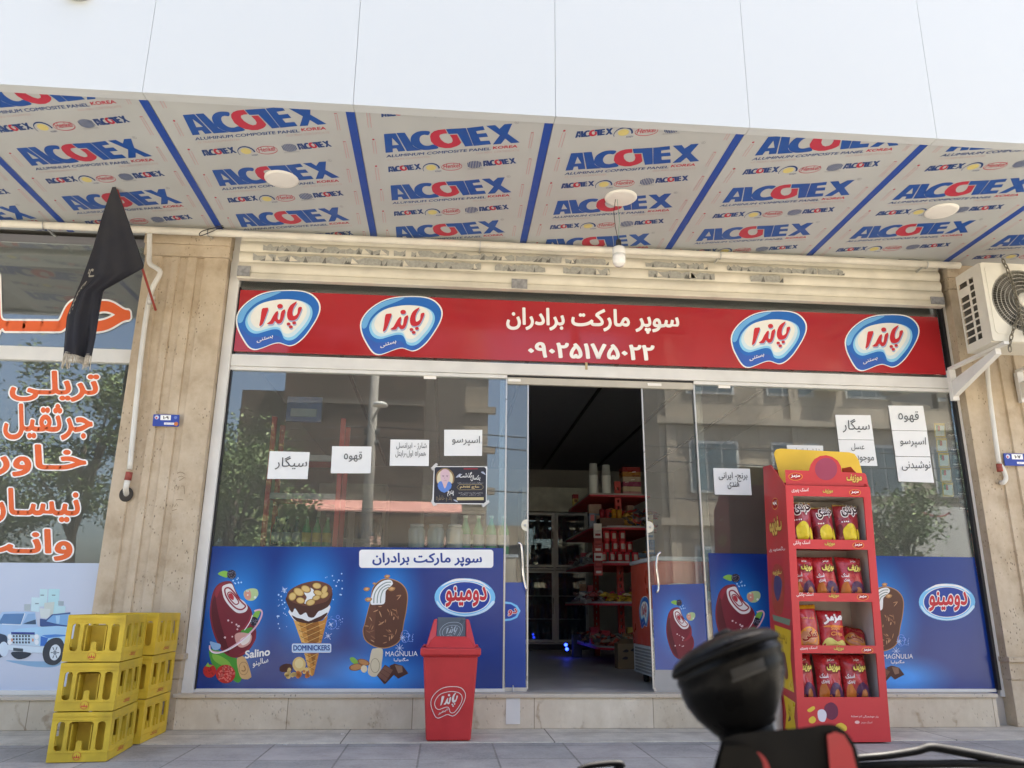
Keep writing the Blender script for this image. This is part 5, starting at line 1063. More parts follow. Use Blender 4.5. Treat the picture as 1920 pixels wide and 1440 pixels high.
golden(lambda p, o=0: PS((YF+.21+.10*p[0], 1.075+.03*p[1]), o), (0, 0), .75, -.75)
m.shape(PS, [(YF+.03, .76), (YF+.33, .79), (YF+.31, .75), (YF+.05, .72)], pr('#7a8a70'), .001)
YLB = pr('#d8b21e', .35)
for z0, z1_, y0, y1 in ((.30, .72, YF+.03, YF+.30), (.03, .27, YF+.02, YF+.20)):
    m.shape(PS, [(y0, z0), (y1, z0+.03), (y1-.03, (z0+z1_)/2), (y1, z1_), (y0, z1_-.03), (y0+.03, (z0+z1_)/2)], YLB, .0014); m.shape(PS, spl([(y0+.08, z0+.1), (y0+.13, z0+.08), (y1-.08, (z0+z1_)/2), (y0+.12, (z0+z1_)/2+.03)], 4), pr('#7a4630'), .002)
    m.text(PS, 'چیپس', (y0+.07, z1_-.13), (y1-.06, z1_-.12), (y0+.07, z1_-.06), pr('#b08a18'), .002, .03)
m.build('side_print', t)

# ---- chip bags: pillow shaped, crimped at both ends
BAGR = mat('bag_red_foil', (.46, .03, .035), .28, var=.25, scale=14, bump=.9, bscale=13, spec=.7); BAGM = mat('bag_maroon_foil', (.32, .025, .035), .3, var=.25, scale=14, bump=.9, bscale=13, spec=.7); BAGE = mat('bag_gold_edge', (.55, .38, .08), .35, var=.15)
def bag(label, x, z, w_, h_, y, kind, lean=0, tilt=0, seed=0, grp='red chip bags on the snack stand'):
    base = sk((x, y, z)); T = Matrix.Translation(base) @ Matrix.Rotation(lean, 4, 'X') @ Matrix.Rotation(tilt, 4, 'Y'); R = random.Random(seed); ph_ = R.uniform(0, 6)
    t = thing('chip_bag', label, 'chip bag', base, grp)
    def th(u, v):
        e = (1-abs(2*u-1)**2.4)*(1-abs(2*v-1)**3.4); return .060*max(0, e)**.62*(1+.16*math.sin(9*u+5*v+ph_)+.05*math.sin(17*u-11*v+2*ph_)+.04*math.sin(23*v+6*u+ph_))
    def pt(u, v, sd):
        pinch = 1-.10*math.sin(math.pi*v); xx = (u-.5)*w_*pinch; zz_ = v*h_
        if v > .96: zz_ += .004*math.sin(u*50)
        wr = .003*math.sin(40*u+ph_)*(max(0, abs(2*v-1)-.6))
        return T @ Vector((xx, -sd*th(u, v)+wr, zz_))
    m = MB(); b_ = BAGM if kind == 'top' else BAGR
    m.grid(lambda u, v: pt(u, v, 1), 16, 22, b_); m.grid(lambda u, v: pt(1-u, v, 1*-.8), 16, 22, b_); m.build('pouch', t)
    S = lambda p, off=0.0: (lambda a: a+(T.to_3x3() @ Vector((0, -1, 0)))*(.0045+off))(pt(p[0], p[1], 1))
    m = MB()
    def strip(v0, v1, mm):
        n = 16; vs = [S((i/n*.98+.01, v), .0) for v in (v0, v1) for i in range(n+1)]; m.add(vs, [(i, i+1, n+2+i, n+1+i) for i in range(n)], mm)
    def blob(pts, mm, k, n=3):
        pts = spl(pts, n); c = (sum(p[0] for p in pts)/len(pts), sum(p[1] for p in pts)/len(pts)); N = len(pts); vs = [S(c, k)]
        for f in (.5, 1): vs += [S((c[0]+(p[0]-c[0])*f, c[1]+(p[1]-c[1])*f), k) for p in pts]
        m.add(vs, [(0, 1+i, 1+(i+1) % N) for i in range(N)]+[(1+i, 1+N+i, 1+N+(i+1) % N, 1+(i+1) % N) for i in range(N)], mm)
    if kind == 'top':
        strip(.955, .995, BAGE); m.text(S, 'خرتدی', (.2, .66), (.95, .72), (.15, .95), pr('#3c1018'), .004, .04, BW, .07)
        blob([(.22, .18), (.18, .34), (.30, .46), (.48, .52), (.66, .46), (.72, .30), (.66, .14), (.50, .04), (.32, .05)], pr('#d8c22e', .35), .001); blob([(.72, .10), (.76, .36), (.82, .40), (.86, .30), (.84, .10)], pr('#d8c22e', .35), .0014); blob([(.02, .25), (.0, .45), (.14, .5), (.2, .35), (.14, .2)], pr('#6a1a1c', .35), .001)
        for i in range(4): blob([(.15+i*.07, .55), (.18+i*.07, .57), (.2+i*.07, .55), (.18+i*.07, .53)], BW, .002, 2)
    elif kind == 'snack':
        blob([(.3, .62), (.34, .76), (.55, .80), (.78, .78), (.88, .70), (.75, .60), (.5, .58)], pr('#8c1c20', .35), .001); m.text(S, 'موزیف', (.30, .60), (.88, .62), (.32, .78), pr('#e2cf62', .35), .003, .05, pr('#5a2410'), .06)
        m.text(S, 'مزمز', (.42, .84), (.66, .84), (.42, .90), BW, .002, .03); m.text(S, 'اسنک', (.06, .48), (.32, .48), (.06, .58), BW, .002, .03); m.text(S, 'پنیری', (.10, .36), (.32, .36), (.10, .45), BW, .002, .03)
        blob([(.05, .06), (.06, .3), (.2, .38), (.32, .22), (.5, .03), (.25, .02)], pr('#c0702c', .35), .001); blob([(.35, .10), (.4, .32), (.62, .40), (.86, .30), (.92, .10), (.65, .03)], pr('#4e2a4c', .35), .0016); blob([(.52, .08), (.55, .22), (.68, .26), (.78, .16), (.72, .06)], pr('#a86a3a', .35), .0022)
    elif kind == 'salty':
        strip(.9, .985, pr('#e0b030', .3)); C = [(.5+.40*math.cos(a*.45), .27+.24*math.sin(a*.45)) for a in range(14)]; blob(C, pr('#e09a34', .35), .001, 2); blob([(.5+(x-.5)*.86, .27+(y-.27)*.86) for x, y in C], pr('#c98a68', .35), .0018, 2)
        m.text(S, 'نمکی', (.2, .20), (.82, .22), (.2, .42), pr('#9c2014', .35), .004, .05, pr('#ecd0a0'), .04); m.text(S, 'بادام زمینی', (.25, .68), (.8, .64), (.25, .75), pr('#e6b04a'), .003, .01)
    elif kind == 'chips':
        m.text(S, 'مزمز', (.12, .62), (.88, .68), (.14, .86), BW, .003, .06); m.text(S, 'Super', (.3, .46), (.75, .46), (.3, .56), pr('#ee9a50'), .003, .03); m.text(S, 'Chips', (.3, .32), (.78, .32), (.3, .44), pr('#ee9a50'), .003, .03)
        blob([(.02, .1), (.1, .26), (.3, .30), (.5, .2), (.75, .25), (.95, .12), (.8, .02), (.2, .02)], pr('#d8cf74', .35), .0016); blob([(.12, .56), (.2, .60), (.85, .60), (.9, .57), (.5, .54)], OR, .002)
    m.build('print', t)
lo = YF+.085
bag('dark red chip bag with yellow picture, left one on top shelf', 2.437, 1.256, .185, .305, lo, 'top', -.12, .02, 1); bag('dark red chip bag with yellow picture, middle one on top shelf', 2.610, 1.252, .17, .275, lo+.01, 'top', -.10, -.02, 2); bag('dark red chip bag with yellow picture, right one on top shelf', 2.777, 1.252, .185, .295, lo, 'top', -.12, .04, 3)
for i, (x, w_, s) in enumerate(((2.434, .165, 'left'), (2.598, .16, 'middle'), (2.772, .178, 'right'))): bag('glossy red snack bag with gold word, %s one on second shelf' % s, x, .897, w_+.012, .285, lo, 'snack', -.14, (.01, -.03, .05)[i], 4+i)
bag('red bag with yellow top strip and round orange picture, third shelf', 2.44, .558, .19, .30, lo, 'salty', -.10, -.04, 7); bag('red chip bag with big white word and pale chips, third shelf', 2.615, .558, .185, .265, lo-.005, 'chips', -.16, .02, 8); bag('fallen red and yellow bag lying at right end of third shelf', 2.785, .558, .19, .19, lo+.06, 'salty', -.75, .35, 9)
for i, (x, w_, s) in enumerate(((2.405, .16, 'half hidden left one'), (2.575, .178, 'middle one'), (2.762, .18, 'right one'))): bag('glossy red snack bag with gold word, %s on bottom shelf' % s, x, .236, w_+.01, .30, lo+(.02 if i == 0 else 0), 'snack', -.15, (-.02, .03, .0)[i], 11+i)

# ---- white sack beside the stand
SACK = mat('woven_white_sack', (.58, .58, .56), .8, var=.12, scale=14, bump=.25, bscale=120)
sx, sy = 2.20, -.50
t = thing('sack', 'white woven sack leaning against the left side of snack stand', 'sack', (sx, sy, 0))
m = MB()
def sackf(u, v):
    a = 2*math.pi*u; z = .36*v; r = (.12*(1-.25*v)+.012*math.sin(3*a+v*4))*(min(1, (v+.02)*9))**.4*(max(.05, 1-v**7))**.5
    return Vector((sx+.9*r*math.cos(a)+.02*v, sy+.75*r*math.sin(a), .002+z+.006*math.sin(5*a)*v))
m.grid(sackf, 28, 22, SACK); m.build('body', t)
m = MB(); S2 = lambda p, o=0: sackf(.74+.09*p[0], .45+.25*p[1])+Vector((0, -.006-o, 0)); m.text(S2, 'شکر', (0, 0), (1, .1), (0, .6), pr('#6d6a66'), .001, .02); m.build('print', t)

# ---- sachet strips hanging inside the right window
zc = z1(1720, 780, .19436)
def strip_of(label, n, x0, y0, x1, y1, wd, hh, cols, nm):
    t = thing('sachet_strip', label, 'sachet strip', PY(*zc(x0, y0), .03), 'sachet strips hanging in the right window')
    for i in range(n):
        f = i/max(1, n-1) if n > 1 else 0; x, y = x0+(x1-x0)*f, y0+(y1-y0)*f; m = MB(); S = SY(.03); Z = lambda a, b2: zc(x+a, y+b2)
        pts = [Z(0, 0), Z(wd, 2), Z(wd+8, hh), Z(8, hh)]
        m.slab(S, pts, pr(cols[0]), .006)
        for k_, (a, b2, c, d, cc) in enumerate(cols[1]): m.shape(S, [Z(a, b2), Z(c, b2+1), Z(c+3, d), Z(a+3, d)], pr(cc), .001+.0006*k_)
        m.text(S, nm, Z(wd*.2+6, hh*.92), Z(wd*.85+6, hh*.92), Z(wd*.2+6, hh*.78), BW, .004, .02); m.build('sachet', t)
strip_of('strip of yellow and white sachets hanging inside right window', 5, 160, 68, 238, 640, 105, 138, ('#c9a83a', [(14, 24, 100, 125, '#cfd6d0'), (20, 20, 50, 70, '#4f8f4a'), (36, 26, 58, 75, '#b8483a')]), 'چای')
strip_of('strip of black sachets hanging by the right window edge', 6, 278, 62, 392, 770, 88, 140, ('#1c2124', [(20, 30, 70, 100, '#2f4a4c'), (34, 42, 58, 72, '#7f8c8c')]), 'قهوه')

# ================================================================== inside the shop
FZR = mat('freezer_red', (.60, .085, .05), .35, var=.06); FZW = mat('freezer_white', (.62, .64, .64), .4, var=.08); 
t = thing('chest_freezer', 'red and white chest freezer with oval logo inside the doorway', 'freezer', (2.12, .22, .222))
fx0, fx1, fy0, fy1 = 1.655, 2.6, .22, 1.02
m = MB(); m.box(fx0, fx1, fy0, fy1, .53, 1.19, FZR); m.box(fx0+.004, fx1-.004, fy0+.004, fy1, .30, .529, FZW); m.build('cabinet', t, bevel=.006)
m = MB(); m.box(fx0-.008, fx1+.008, fy0-.008, fy1+.008, 1.191, 1.225, FZW); m.build('lid', t, bevel=.008)
S = SF((fx0, 0, 0), (0, -1, 0), (0, 0, 1), (-1, 0, 0)); m = MB()
panda(m, lambda x, y: (-(fy0+.52)+(x-15)/757*.34, .92-(y-65)/542*.26), S, .002); m.build('logo', t)
m = MB(); m.shape(S, [(-(fy0+.02), .53), (-(fy0+.14), .53), (-(fy0+.10), .70), (-(fy0+.13), .82), (-(fy0+.02), .82)], FZW, .003)
for i in range(4): m.shape(S, [(-(fy0+.05), .60+i*.04), (-(fy0+.08), .60+i*.04), (-(fy0+.08), .62+i*.04), (-(fy0+.05), .62+i*.04)], pr(['#5a7aa0', '#3a6a4a', '#a0523a', '#c9a03a'][i]), .004)
m.build('energy_label', t)
m = MB()
for i in range(12):
    for j in range(8): m.box(fx0-.004, fx0+.0035, fy0+.12+i*.052, fy0+.155+i*.052, .318+j*.025, .333+j*.025, mat('vent_dark', (.2, .2, .2), .6))
for j in range(5): m.box(fx0+.05, fx0+.062, fy0-.001, fy0+.0035, .33+j*.04, .352+j*.04, BLACKR)
m.build('vent', t)
m = MB()
S3 = SF((0, fy0, 0), (1, 0, 0), (0, 0, 1), (0, -1, 0)); m.shape(S3, spl([(fx0+.03, .98), (fx0+.2, 1.02), (fx0+.42, .97), (fx0+.55, .88), (fx0+.8, .86), (fx0+.9, .92), (fx0+.9, .86), (fx0+.55, .82), (fx0+.40, .91), (fx0+.2, .95), (fx0+.03, .93)], 4), pr('#ead9cc'), .002); m.build('stripe', t)
for x, y in ((fx0+.08, fy0+.1), (fx0+.08, fy1-.1), (fx1-.08, fy0+.1), (fx1-.08, fy1-.1)):
    m = MB(); m.tube([(x-.015, y, .262), (x+.015, y, .262)], .038, BLACKR, 14); m.box(x-.02, x+.02, y-.02, y+.02, .285, .3025, ALUG); m.build('wheel', t)

# fridges along the back wall
FRM = mat('fridge_frame', (.62, .63, .60), .4, .2, var=.1); FRI = mat('fridge_inside', (.05, .055, .06), .5); FRH = mat('fridge_header', (.66, .65, .54), .5, var=.25, scale=5)
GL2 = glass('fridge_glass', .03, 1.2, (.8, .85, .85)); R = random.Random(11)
for fi, x0 in enumerate((-1.95, -.40, 1.15)):
    t = thing('display_fridge', ('tall drinks fridge at far left of the back wall', 'tall drinks fridge in the middle of the back wall', 'tall four door drinks fridge seen through the open doorway')[fi], 'fridge', (x0+.55, 6.6, .222), 'drinks fridges along the back wall')
    x1, y0, y1 = x0+1.02, 6.0, 6.7
    m = MB(); m.box(x0, x0+.03, y0, y1, .30, 2.25, FRM); m.box(x1-.03, x1, y0, y1, .30, 2.25, FRM); m.box(x0+.0305, x1-.0305, y1-.02, y1-.001, .30, 2.25, FRI); m.box(x0, x1, y0+.02, y1-.001, .223, .2995, FRI); m.box(x0+.0305, x1-.0305, y0+.03, y1-.021, 1.375, 1.40, FRM); m.box(x0+.031, x1-.031, y0+.03, y1-.021, .3005, .32, FRM); m.box((x0+x1)/2-.015, (x0+x1)/2+.015, y0+.03, y0+.06, .32, 2.24, FRM); m.build('cabinet', t)
    m = MB(); m.box(x0, x1, y0-.02, y1, 2.2505, 2.62, FRH); m.build('header', t)
    for cx in (x0, (x0+x1)/2):
        for z0, z1_ in ((.33, 1.36), (1.41, 2.23)):
            a, c = cx+.015, cx+.495; d = MB(); d.slab(SF((0, y0, 0), (1, 0, 0), (0, 0, 1), (0, -1, 0)), [(a, z0), (c, z0), (c, z1_), (a, z1_)], FRM, .03, [[(a+.035, z0+.035), (c-.035, z0+.035), (c-.035, z1_-.035), (a+.035, z1_-.035)]]); d = d.build('door', t)
            m = MB(); m.box(a+.034, c-.034, y0+.012, y0+.016, z0+.034, z1_-.034, GL2); m.build('pane', d)
            m = MB(); m.tube([(c-.02, y0-.02, (z0+z1_)/2-.12), (c-.02, y0-.02, (z0+z1_)/2+.12)], .008, CHROME, 6); m.build('handle', d)
    m = MB()
    for r, z in enumerate((.321, .66, 1.0, 1.401, 1.80)):
        if r not in (0, 3): m.box(x0+.032, x1-.032, y0+.08, y1-.03, z-.012, z, FRM)
        for i in range(11):
            x = x0+.09+i*.084; c = R.choice(['#3a4c74', '#22304c', '#54606c', '#2c4c3a', '#6c3a34', '#8a8f90', '#3c5a86']); hh = R.uniform(.19, .26)
            m.lathe([(.031, z+.001), (.032, z+hh*.6), (.014, z+hh*.85), (.014, z+hh), (0, z+hh)], pr(c, .25), lambda v: v+Vector((x, y0+.16, 0)), 8)
    m.build('bottles', t, kind='stuff')

# gondola shelf with goods
GR = mat('shelf_red', (.62, .06, .05), .5, var=.1); GW = mat('shelf_edge', (.42, .40, .38), .5)
t = thing('shelf_rack', 'red perforated shelf rack of snacks behind the freezer', 'shelf rack', (1.98, 3.3, .222))
gx = 2.02; y0, y1 = 2.75, 4.6
for y in (y0+.35, y1):
    m = MB(); m.slab(SF((0, y, 0), (1, 0, 0), (0, 0, 1), (0, -1, 0)), [(gx-.035, .222), (gx+.035, .222), (gx+.035, 2.28), (gx-.035, 2.28)], GR, .05, [[(gx-.011, .30+k*.075), (gx+.011, .30+k*.075), (gx+.011, .335+k*.075), (gx-.011, .335+k*.075)] for k in range(26)]); m.build('upright', t)
tiers = [(.42, .34, 2.55), (.88, .42, 2.6), (1.31, .40, 2.65), (1.70, .40, 2.65), (2.11, .36, 3.0)]
for z, wd, ya in tiers:
    for sx in (-1, 1):
        m = MB(); n = 10
        pts = [(gx+sx*.002, y1), (gx+sx*wd, y1), (gx+sx*wd, ya+.30)]+[(gx+sx*wd*math.cos(i/n*1.57), ya+.30-.30*math.sin(i/n*1.57)) for i in range(1, n+1)] if z < 2 else [(gx+sx*.002, y1), (gx+sx*wd, y1), (gx+sx*wd, ya), (gx+sx*.002, ya)]
        m.slab(SF((0, 0, z), (1, 0, 0), (0, 1, 0), (0, 0, 1)), pts, GR, .025)
        edge = [(p[0], p[1]) for p in pts[1:]]
        for a, b2 in zip(edge, edge[1:]): 
            d = Vector((b2[0]-a[0], b2[1]-a[1], 0)).normalized(); nn = Vector((d.y, -d.x, 0)); nn = -nn if sx < 0 else nn
            P = [Vector((*a, z-.03)), Vector((*b2, z-.03)), Vector((*b2, z-.008)), Vector((*a, z-.008))]; m.poly([q-nn*.004 for q in P], pr('#c42c3a')); m.poly([q-nn*.003+Vector((0, 0, .02)) for q in P][2:]+[q-nn*.003+Vector((0, 0, .02)) for q in P][:2], GW)
        m.build('shelf', t)
# cup stacks and other goods on the rack
CUP = mat('white_foam_cup', (.72, .73, .70), .6, var=.05)
for i, (px, pyt, pyb) in enumerate(((1113, 851, 911), (1137, 854, 911))):
    Y = 3.12; c = PY(px, pyb, Y); h = 2.111+.48-(.02*i)
    t2 = MB(); z0 = 2.111; prof = [(.052, z0), (.055, z0+.02)]
    for k in range(26): z = z0+.02+k*.0085; prof += [(.0555, z), (.053, z+.006)]
    z = prof[-1][1]; prof += [(.053, z), (.045, z+.14-(.015*i)), (0, z+.14-(.015*i))]
    t2.lathe(prof, CUP, lambda v: v+Vector((c.x, Y, 0)), 20)
    t2.build('cup_stack', label=('taller stack of white foam cups on top shelf', 'shorter stack of white foam cups on top shelf')[i], cat='cups', loc=(c.x, Y, z0))
Y = 3.15; a, c = PY(1168, 910, Y), PY(1201, 876, Y)
def wiggle(label, x0, x1, y0, y1, z0, z1_, cols, name='snack_pack', cat='snack pack', grp=None):
    t = thing(name, label, cat, ((x0+x1)/2, (y0+y1)/2, z0), grp); m = MB(); n = len(cols)
    for i, c_ in enumerate(cols): m.box(x0+.002*(i % 2), x1-.002*(i % 2), y0+.002*(i % 2), y1, z0+(z1_-z0)*i/n+.001, z0+(z1_-z0)*(i+1)/n, pr(c_, .3))
    m.build('pack', t, bevel=.004)
    m = MB(); R = random.Random(5); S = SF((0, y0, 0), (1, 0, 0), (0, 0, 1), (0, -1, 0))
    for i in range(6): xx, zz_ = R.uniform(x0+.02, x1-.06), R.uniform(z0+.03, z1_-.04); m.shape(S, [(xx, zz_), (xx+.05, zz_+.006), (xx+.045, zz_+.014), (xx+.005, zz_+.009)], pr(R.choice(['#e8e4de', '#c9a56a', '#7a3a4a']), .2), .003)
    m.build('print', t)
wiggle('clear wrapped bundle of coloured snack packs on top shelf', a.x, c.x, Y, Y+.2, 2.111, c.z, ['#c48a8c', '#cdb896', '#8e3a5a', '#b8a48c', '#a8702c', '#8c2424'])
R = random.Random(9); k_ = 0
CANR = [pr(c, .25) for c in ('#d83a44', '#c42c34', '#e04a50')]
for row, (n, z) in enumerate(((6, 1.311), (5, 1.431), (3, 1.551))):
    for i in range(n):
        x = gx-.34+.04*row+i*.088+(.05 if row == 2 else 0); y = 2.78+.03*math.sin(i*2)+.02*row; h = .118; tc = thing('can', 'small red snack can in the pyramid on the middle shelf of the red rack', 'can', (x, y, z), 'red cans piled on the shelf rack')
        m = MB(); m.lathe([(.036, z), (.038, z+.004), (.038, z+h-.006), (.036, z+h-.0005), (0, z+h-.0005)], R.choice(CANR), lambda v: v+Vector((x, y, 0)), 14); m.build('body', tc)
        m = MB(); m.grid(lambda u, v: Vector((x+.0386*math.cos(-1.57-.55+1.1*u), y+.0386*math.sin(-1.57-.55+1.1*u), z+.03+.06*v)), 5, 1, pr('#cbb8a8', .3)); m.build('label', tc)
# hanging strips on the rack
for (x, z1_, z0, y, cols, lb) in ((gx-.36, 1.72, 1.08, 2.55, ['#b03a34', '#d8cdc4', '#8c2020'], 'strip of red and white sachets hanging at left of the rack'), (gx+.22, 1.71, 1.31, 2.52, ['#2f78b8', '#d8dde0', '#3a8ac8'], 'strip of blue sachets hanging at right of the rack')):
    t2 = thing('sachet_strip', lb, 'sachet strip', (x, y, z1_), 'sachet strips hanging on the shelf rack')
    n = int((z1_-z0)/.08)
    for i in range(n): m = MB(); m.box(x-.045, x+.045, y+.002*(i % 2), y+.014, z1_-.08*(i+1)+.002, z1_-.08*i, pr(cols[i % 3 if i else 1])); m.box(x-.03, x+.03, y-.003, y-.001, z1_-.08*i-.055, z1_-.08*i-.03, pr(cols[(i+1) % 3])); m.build('sachet', t2)
def heap(label, x0, x1, y0, y1, z, n, cols, h=.08, seed=1, sz=.05):
    R = random.Random(seed); m = MB()
    for i in range(n):
        c = Vector((R.uniform(x0, x1), R.uniform(y0, y1), z+R.uniform(.012, h))); M3 = Euler((R.uniform(-.7, .7), R.uniform(-.7, .7), R.uniform(0, 6))).to_matrix(); s = sz*R.uniform(.7, 1.3)
        pm = prb(R.choice(cols), .22); prof = [(0, -.25), (.5, -.12), (.5, .12), (0, .25)]
        P = [c+M3 @ Vector((s*a, s*b2*.7, s*d)) for a, b2, d in ((-1, -.6, 0), (1, -.6, 0), (1, .6, 0), (-1, .6, 0), (-.5, -.3, .35), (.5, -.3, .35), (.5, .3, .35), (-.5, .3, .35), (-.5, -.3, -.2), (.5, -.3, -.2), (.5, .3, -.2), (-.5, .3, -.2))]
        m.add(P, [(4, 5, 6, 7), (0, 1, 5, 4), (1, 2, 6, 5), (2, 3, 7, 6), (3, 0, 4, 7), (8, 11, 10, 9), (1, 0, 8, 9), (2, 1, 9, 10), (3, 2, 10, 11), (0, 3, 11, 8)], pm)
    m.build('wrapped_sweets', label=label, cat='sweets', loc=((x0+x1)/2, y0, z), kind='stuff')
heap('heap of small gold and brown wrapped sweets on the upper rack shelf', gx-.2, gx+.35, 2.75, 3.1, 1.702, 110, ['#6a4a2a', '#8a2a2a', '#3a3a44', '#a07a3a', '#7a6a62'], .2, 1)
heap('heap of gold wrapped sweets on the waist high rack shelf', gx-.25, gx+.36, 2.66, 3.1, .881, 130, ['#a8842c', '#8a6a24', '#b8963c', '#8a2a4a'], .09, 2)
heap('heap of white wrapped sweets on the left side of the waist high shelf', gx-.40, gx-.2, 2.9, 4.2, .881, 120, ['#8c8c88', '#6a5a5a', '#a8a4a0', '#7a3a3a'], .10, 3)
heap('heap of dark wrapped sweets on the lowest rack shelf', gx-.33, gx-.02, 2.7, 4.4, .421, 150, ['#5a2a2a', '#4a4a4a', '#7a6a5a', '#8a3a2a'], .10, 4)
heap('heap of orange brown wrapped sweets above the carton', gx-.05, gx+.33, 2.62, 3.2, .421, 110, ['#7a5a3a', '#6a6a5a', '#8a4a2a'], .12, 5)
heap('heap of red wrapped sweets at right end of upper rack shelf', gx+.22, gx+.39, 2.8, 4.0, 1.702, 110, ['#8a2028', '#6a1a30', '#4a4a54'], .22, 6)
heap('heap of silver wrapped sweets on the left of the middle rack shelf', gx-.39, gx-.3, 2.85, 4.2, 1.311, 120, ['#6a6a68', '#8c8c88', '#5a3a3a'], .12, 7)
t = thing('mug_box', 'small brown display box with red and gold tins on upper shelf', 'display box', (gx-.2, 2.72, 1.702)); m = MB(); m.box(gx-.3, gx-.03, 2.70, 2.9, 1.702, 1.80, pr('#5c3a26', .5)); m.build('tray', t)
for i, c in enumerate(('#8a2430', '#9c3038', '#b07a1e', '#b8842a')): m = MB(); x = gx-.265+i*.066; m.lathe([(.03, 1.8005), (.032, 1.90), (0, 1.90)], pr(c, .25), lambda v: v+Vector((x, 2.76, 0)), 12); m.build('tin', t)
R = random.Random(77)
for z, xs, yy, hr in ((1.702, (-.36, -.26, .0, .1, .2, .3), 2.78, (.14, .30)), (1.311, (-.39, .27, .34), 3.0, (.12, .26)), (.881, (-.36, -.28, .26), 3.3, (.1, .24)), (.421, (-.3, -.2, .12, .24), 3.0, (.08, .2)), (2.111, (-.34, .3), 3.9, (.1, .2))):
    for i, dx in enumerate(xs):
        hh = R.uniform(*hr); yq = yy+R.uniform(0, .25); t = thing('snack_box', 'small dark snack box crowded among sweets on the red rack', 'snack box', (gx+dx, yq, z), 'snack boxes on the red rack')
        c = R.sample(['#8a2a30', '#6a4a34', '#a07038', '#4a5060', '#9a8a78', '#7a2030', '#3a5a7a', '#b89a50'], 3); m = MB(); w_ = R.uniform(.06, .095)
        m.box(gx+dx-w_/2, gx+dx+w_/2, yq, yq+.1, z+.001, z+hh*.62, prb(c[0], .3)); m.box(gx+dx-w_/2-.001, gx+dx+w_/2+.001, yq-.001, yq+.1, z+hh*.6205, z+hh, prb(c[1], .3)); m.build('carton', t)
        m = MB(); m.box(gx+dx-w_*.3, gx+dx+w_*.3, yq-.003, yq-.0012, z+hh*.3, z+hh*.55, prb(c[2], .3)); m.build('label', t)
# carton on the floor, blue led thing
t = thing('carton', 'open brown cardboard carton with blue oval on the shop floor', 'carton', (1.99, 2.35, .222)); CB = mat('cardboard', (.30, .20, .11), .8, var=.12, scale=6)
m = MB(); x0, x1, y0, y1, zt = 1.80, 2.18, 2.32, 2.50, .47
for q in ((x0, x1, y0, y0+.006), (x0, x1, y1-.006, y1), (x0, x0+.006, y0+.0065, y1-.0065), (x1-.006, x1, y0+.0065, y1-.0065)): m.box(*q, .223, zt, CB)
m.hexa([(x0, y0-.001, zt), (x1, y0-.001, zt), (x1, y0+.004, zt), (x0, y0+.004, zt)], [(x0+.02, y0-.05, zt+.05), (x1-.02, y0-.05, zt+.05), (x1-.02, y0-.045, zt+.05), (x0+.02, y0-.045, zt+.05)], CB); m.build('box', t)
m = MB(); S = SF((0, y0, 0), (1, 0, 0), (0, 0, 1), (0, -1, 0)); m.ell(S, (2.08, .32), .055, .032, pr('#3a4a78'), .001); m.ell(S, (2.08, .32), .043, .022, pr('#8a4a4a'), .0016)
for x, z in ((1.88, .40), (1.96, .41), (2.08, .42), (1.87, .33)): m.shape(S, spl([(x-.03, z-.01), (x, z+.014), (x+.03, z+.006), (x+.02, z-.014)], 3), pr('#3a2a30'), .001)
m.text(S, 'دومینو', (2.05, .313), (2.11, .313), (2.05, .328), BW, .002, .04); m.build('print', t)
em = bpy.data.materials.new('blue_led'); em.use_nodes = True; em.node_tree.nodes['Principled BSDF'].inputs['Emission Color'].default_value = (.02, .05, 1, 1); em.node_tree.nodes['Principled BSDF'].inputs['Emission Strength'].default_value = 2
t = thing('light_toy', 'small thing glowing with two blue lights on the shop floor', 'light', (1.68, 4.2, .222)); m = MB(); m.box(1.62, 1.74, 4.15, 4.25, .223, .50, FRI); m.build('case', t, bevel=.01)
for px, py in ((1061, 1209), (1063, 1217)):
    c = PY(px, py, 4.14); m = MB(); m.lathe([(0, -.022), (.018, -.012), (.022, 0), (.018, .012), (0, .022)], em, lambda v: v+c, 10); m.build('led', t)
# left window: red rack with bottles, shelf with jars and bottles near the door
t = thing('bottle_rack', 'red rack with a blue top sign and bottles behind the left window', 'bottle rack', (-1.1, .9, .222)); m = MB()
for x in (-1.52, -.93): m.box(x-.02, x+.02, .70, .74, .223, 2.4, GR); m.box(x-.02, x+.02, 1.05, 1.09, .223, 2.4, GR)
m.build('upright', t); 
for z in (.6, 1.28, 1.72, 2.05): m = MB(); m.box(-1.50, -.95, .74, 1.05, z-.03, z, GR); m.box(-1.50, -.95, .70, .735, z-.03, z+.02, GW); m.build('shelf', t)
m = MB(); m.box(-1.42, -1.12, .68, .72, 2.36, 2.58, pr('#4a6ea8')); m.box(-1.38, -1.16, .67, .679, 2.40, 2.47, pr('#98a8b8')); m.build('top_sign', t)
def bottle(m, x, y, z, r, h, c, cap='#8a9a8a'):
    m.lathe([(r*.9, z+.001), (r, z+.01), (r, z+h*.6), (r*.4, z+h*.84), (r*.38, z+h*.93)], pr(c, .15), lambda v: v+Vector((x, y, 0)), 12); m.lathe([(r*.44, z+h*.93), (r*.44, z+h), (0, z+h)], pr(cap, .3), lambda v: v+Vector((x, y, 0)), 10); m.lathe([(r*1.01, z+h*.22), (r*1.02, z+h*.23), (r*1.02, z+h*.5), (r*1.01, z+h*.51)], pr('#b8a83a' if c == '#1f8a3a' else '#a8a8a4', .3), lambda v: v+Vector((x, y, 0)), 12)
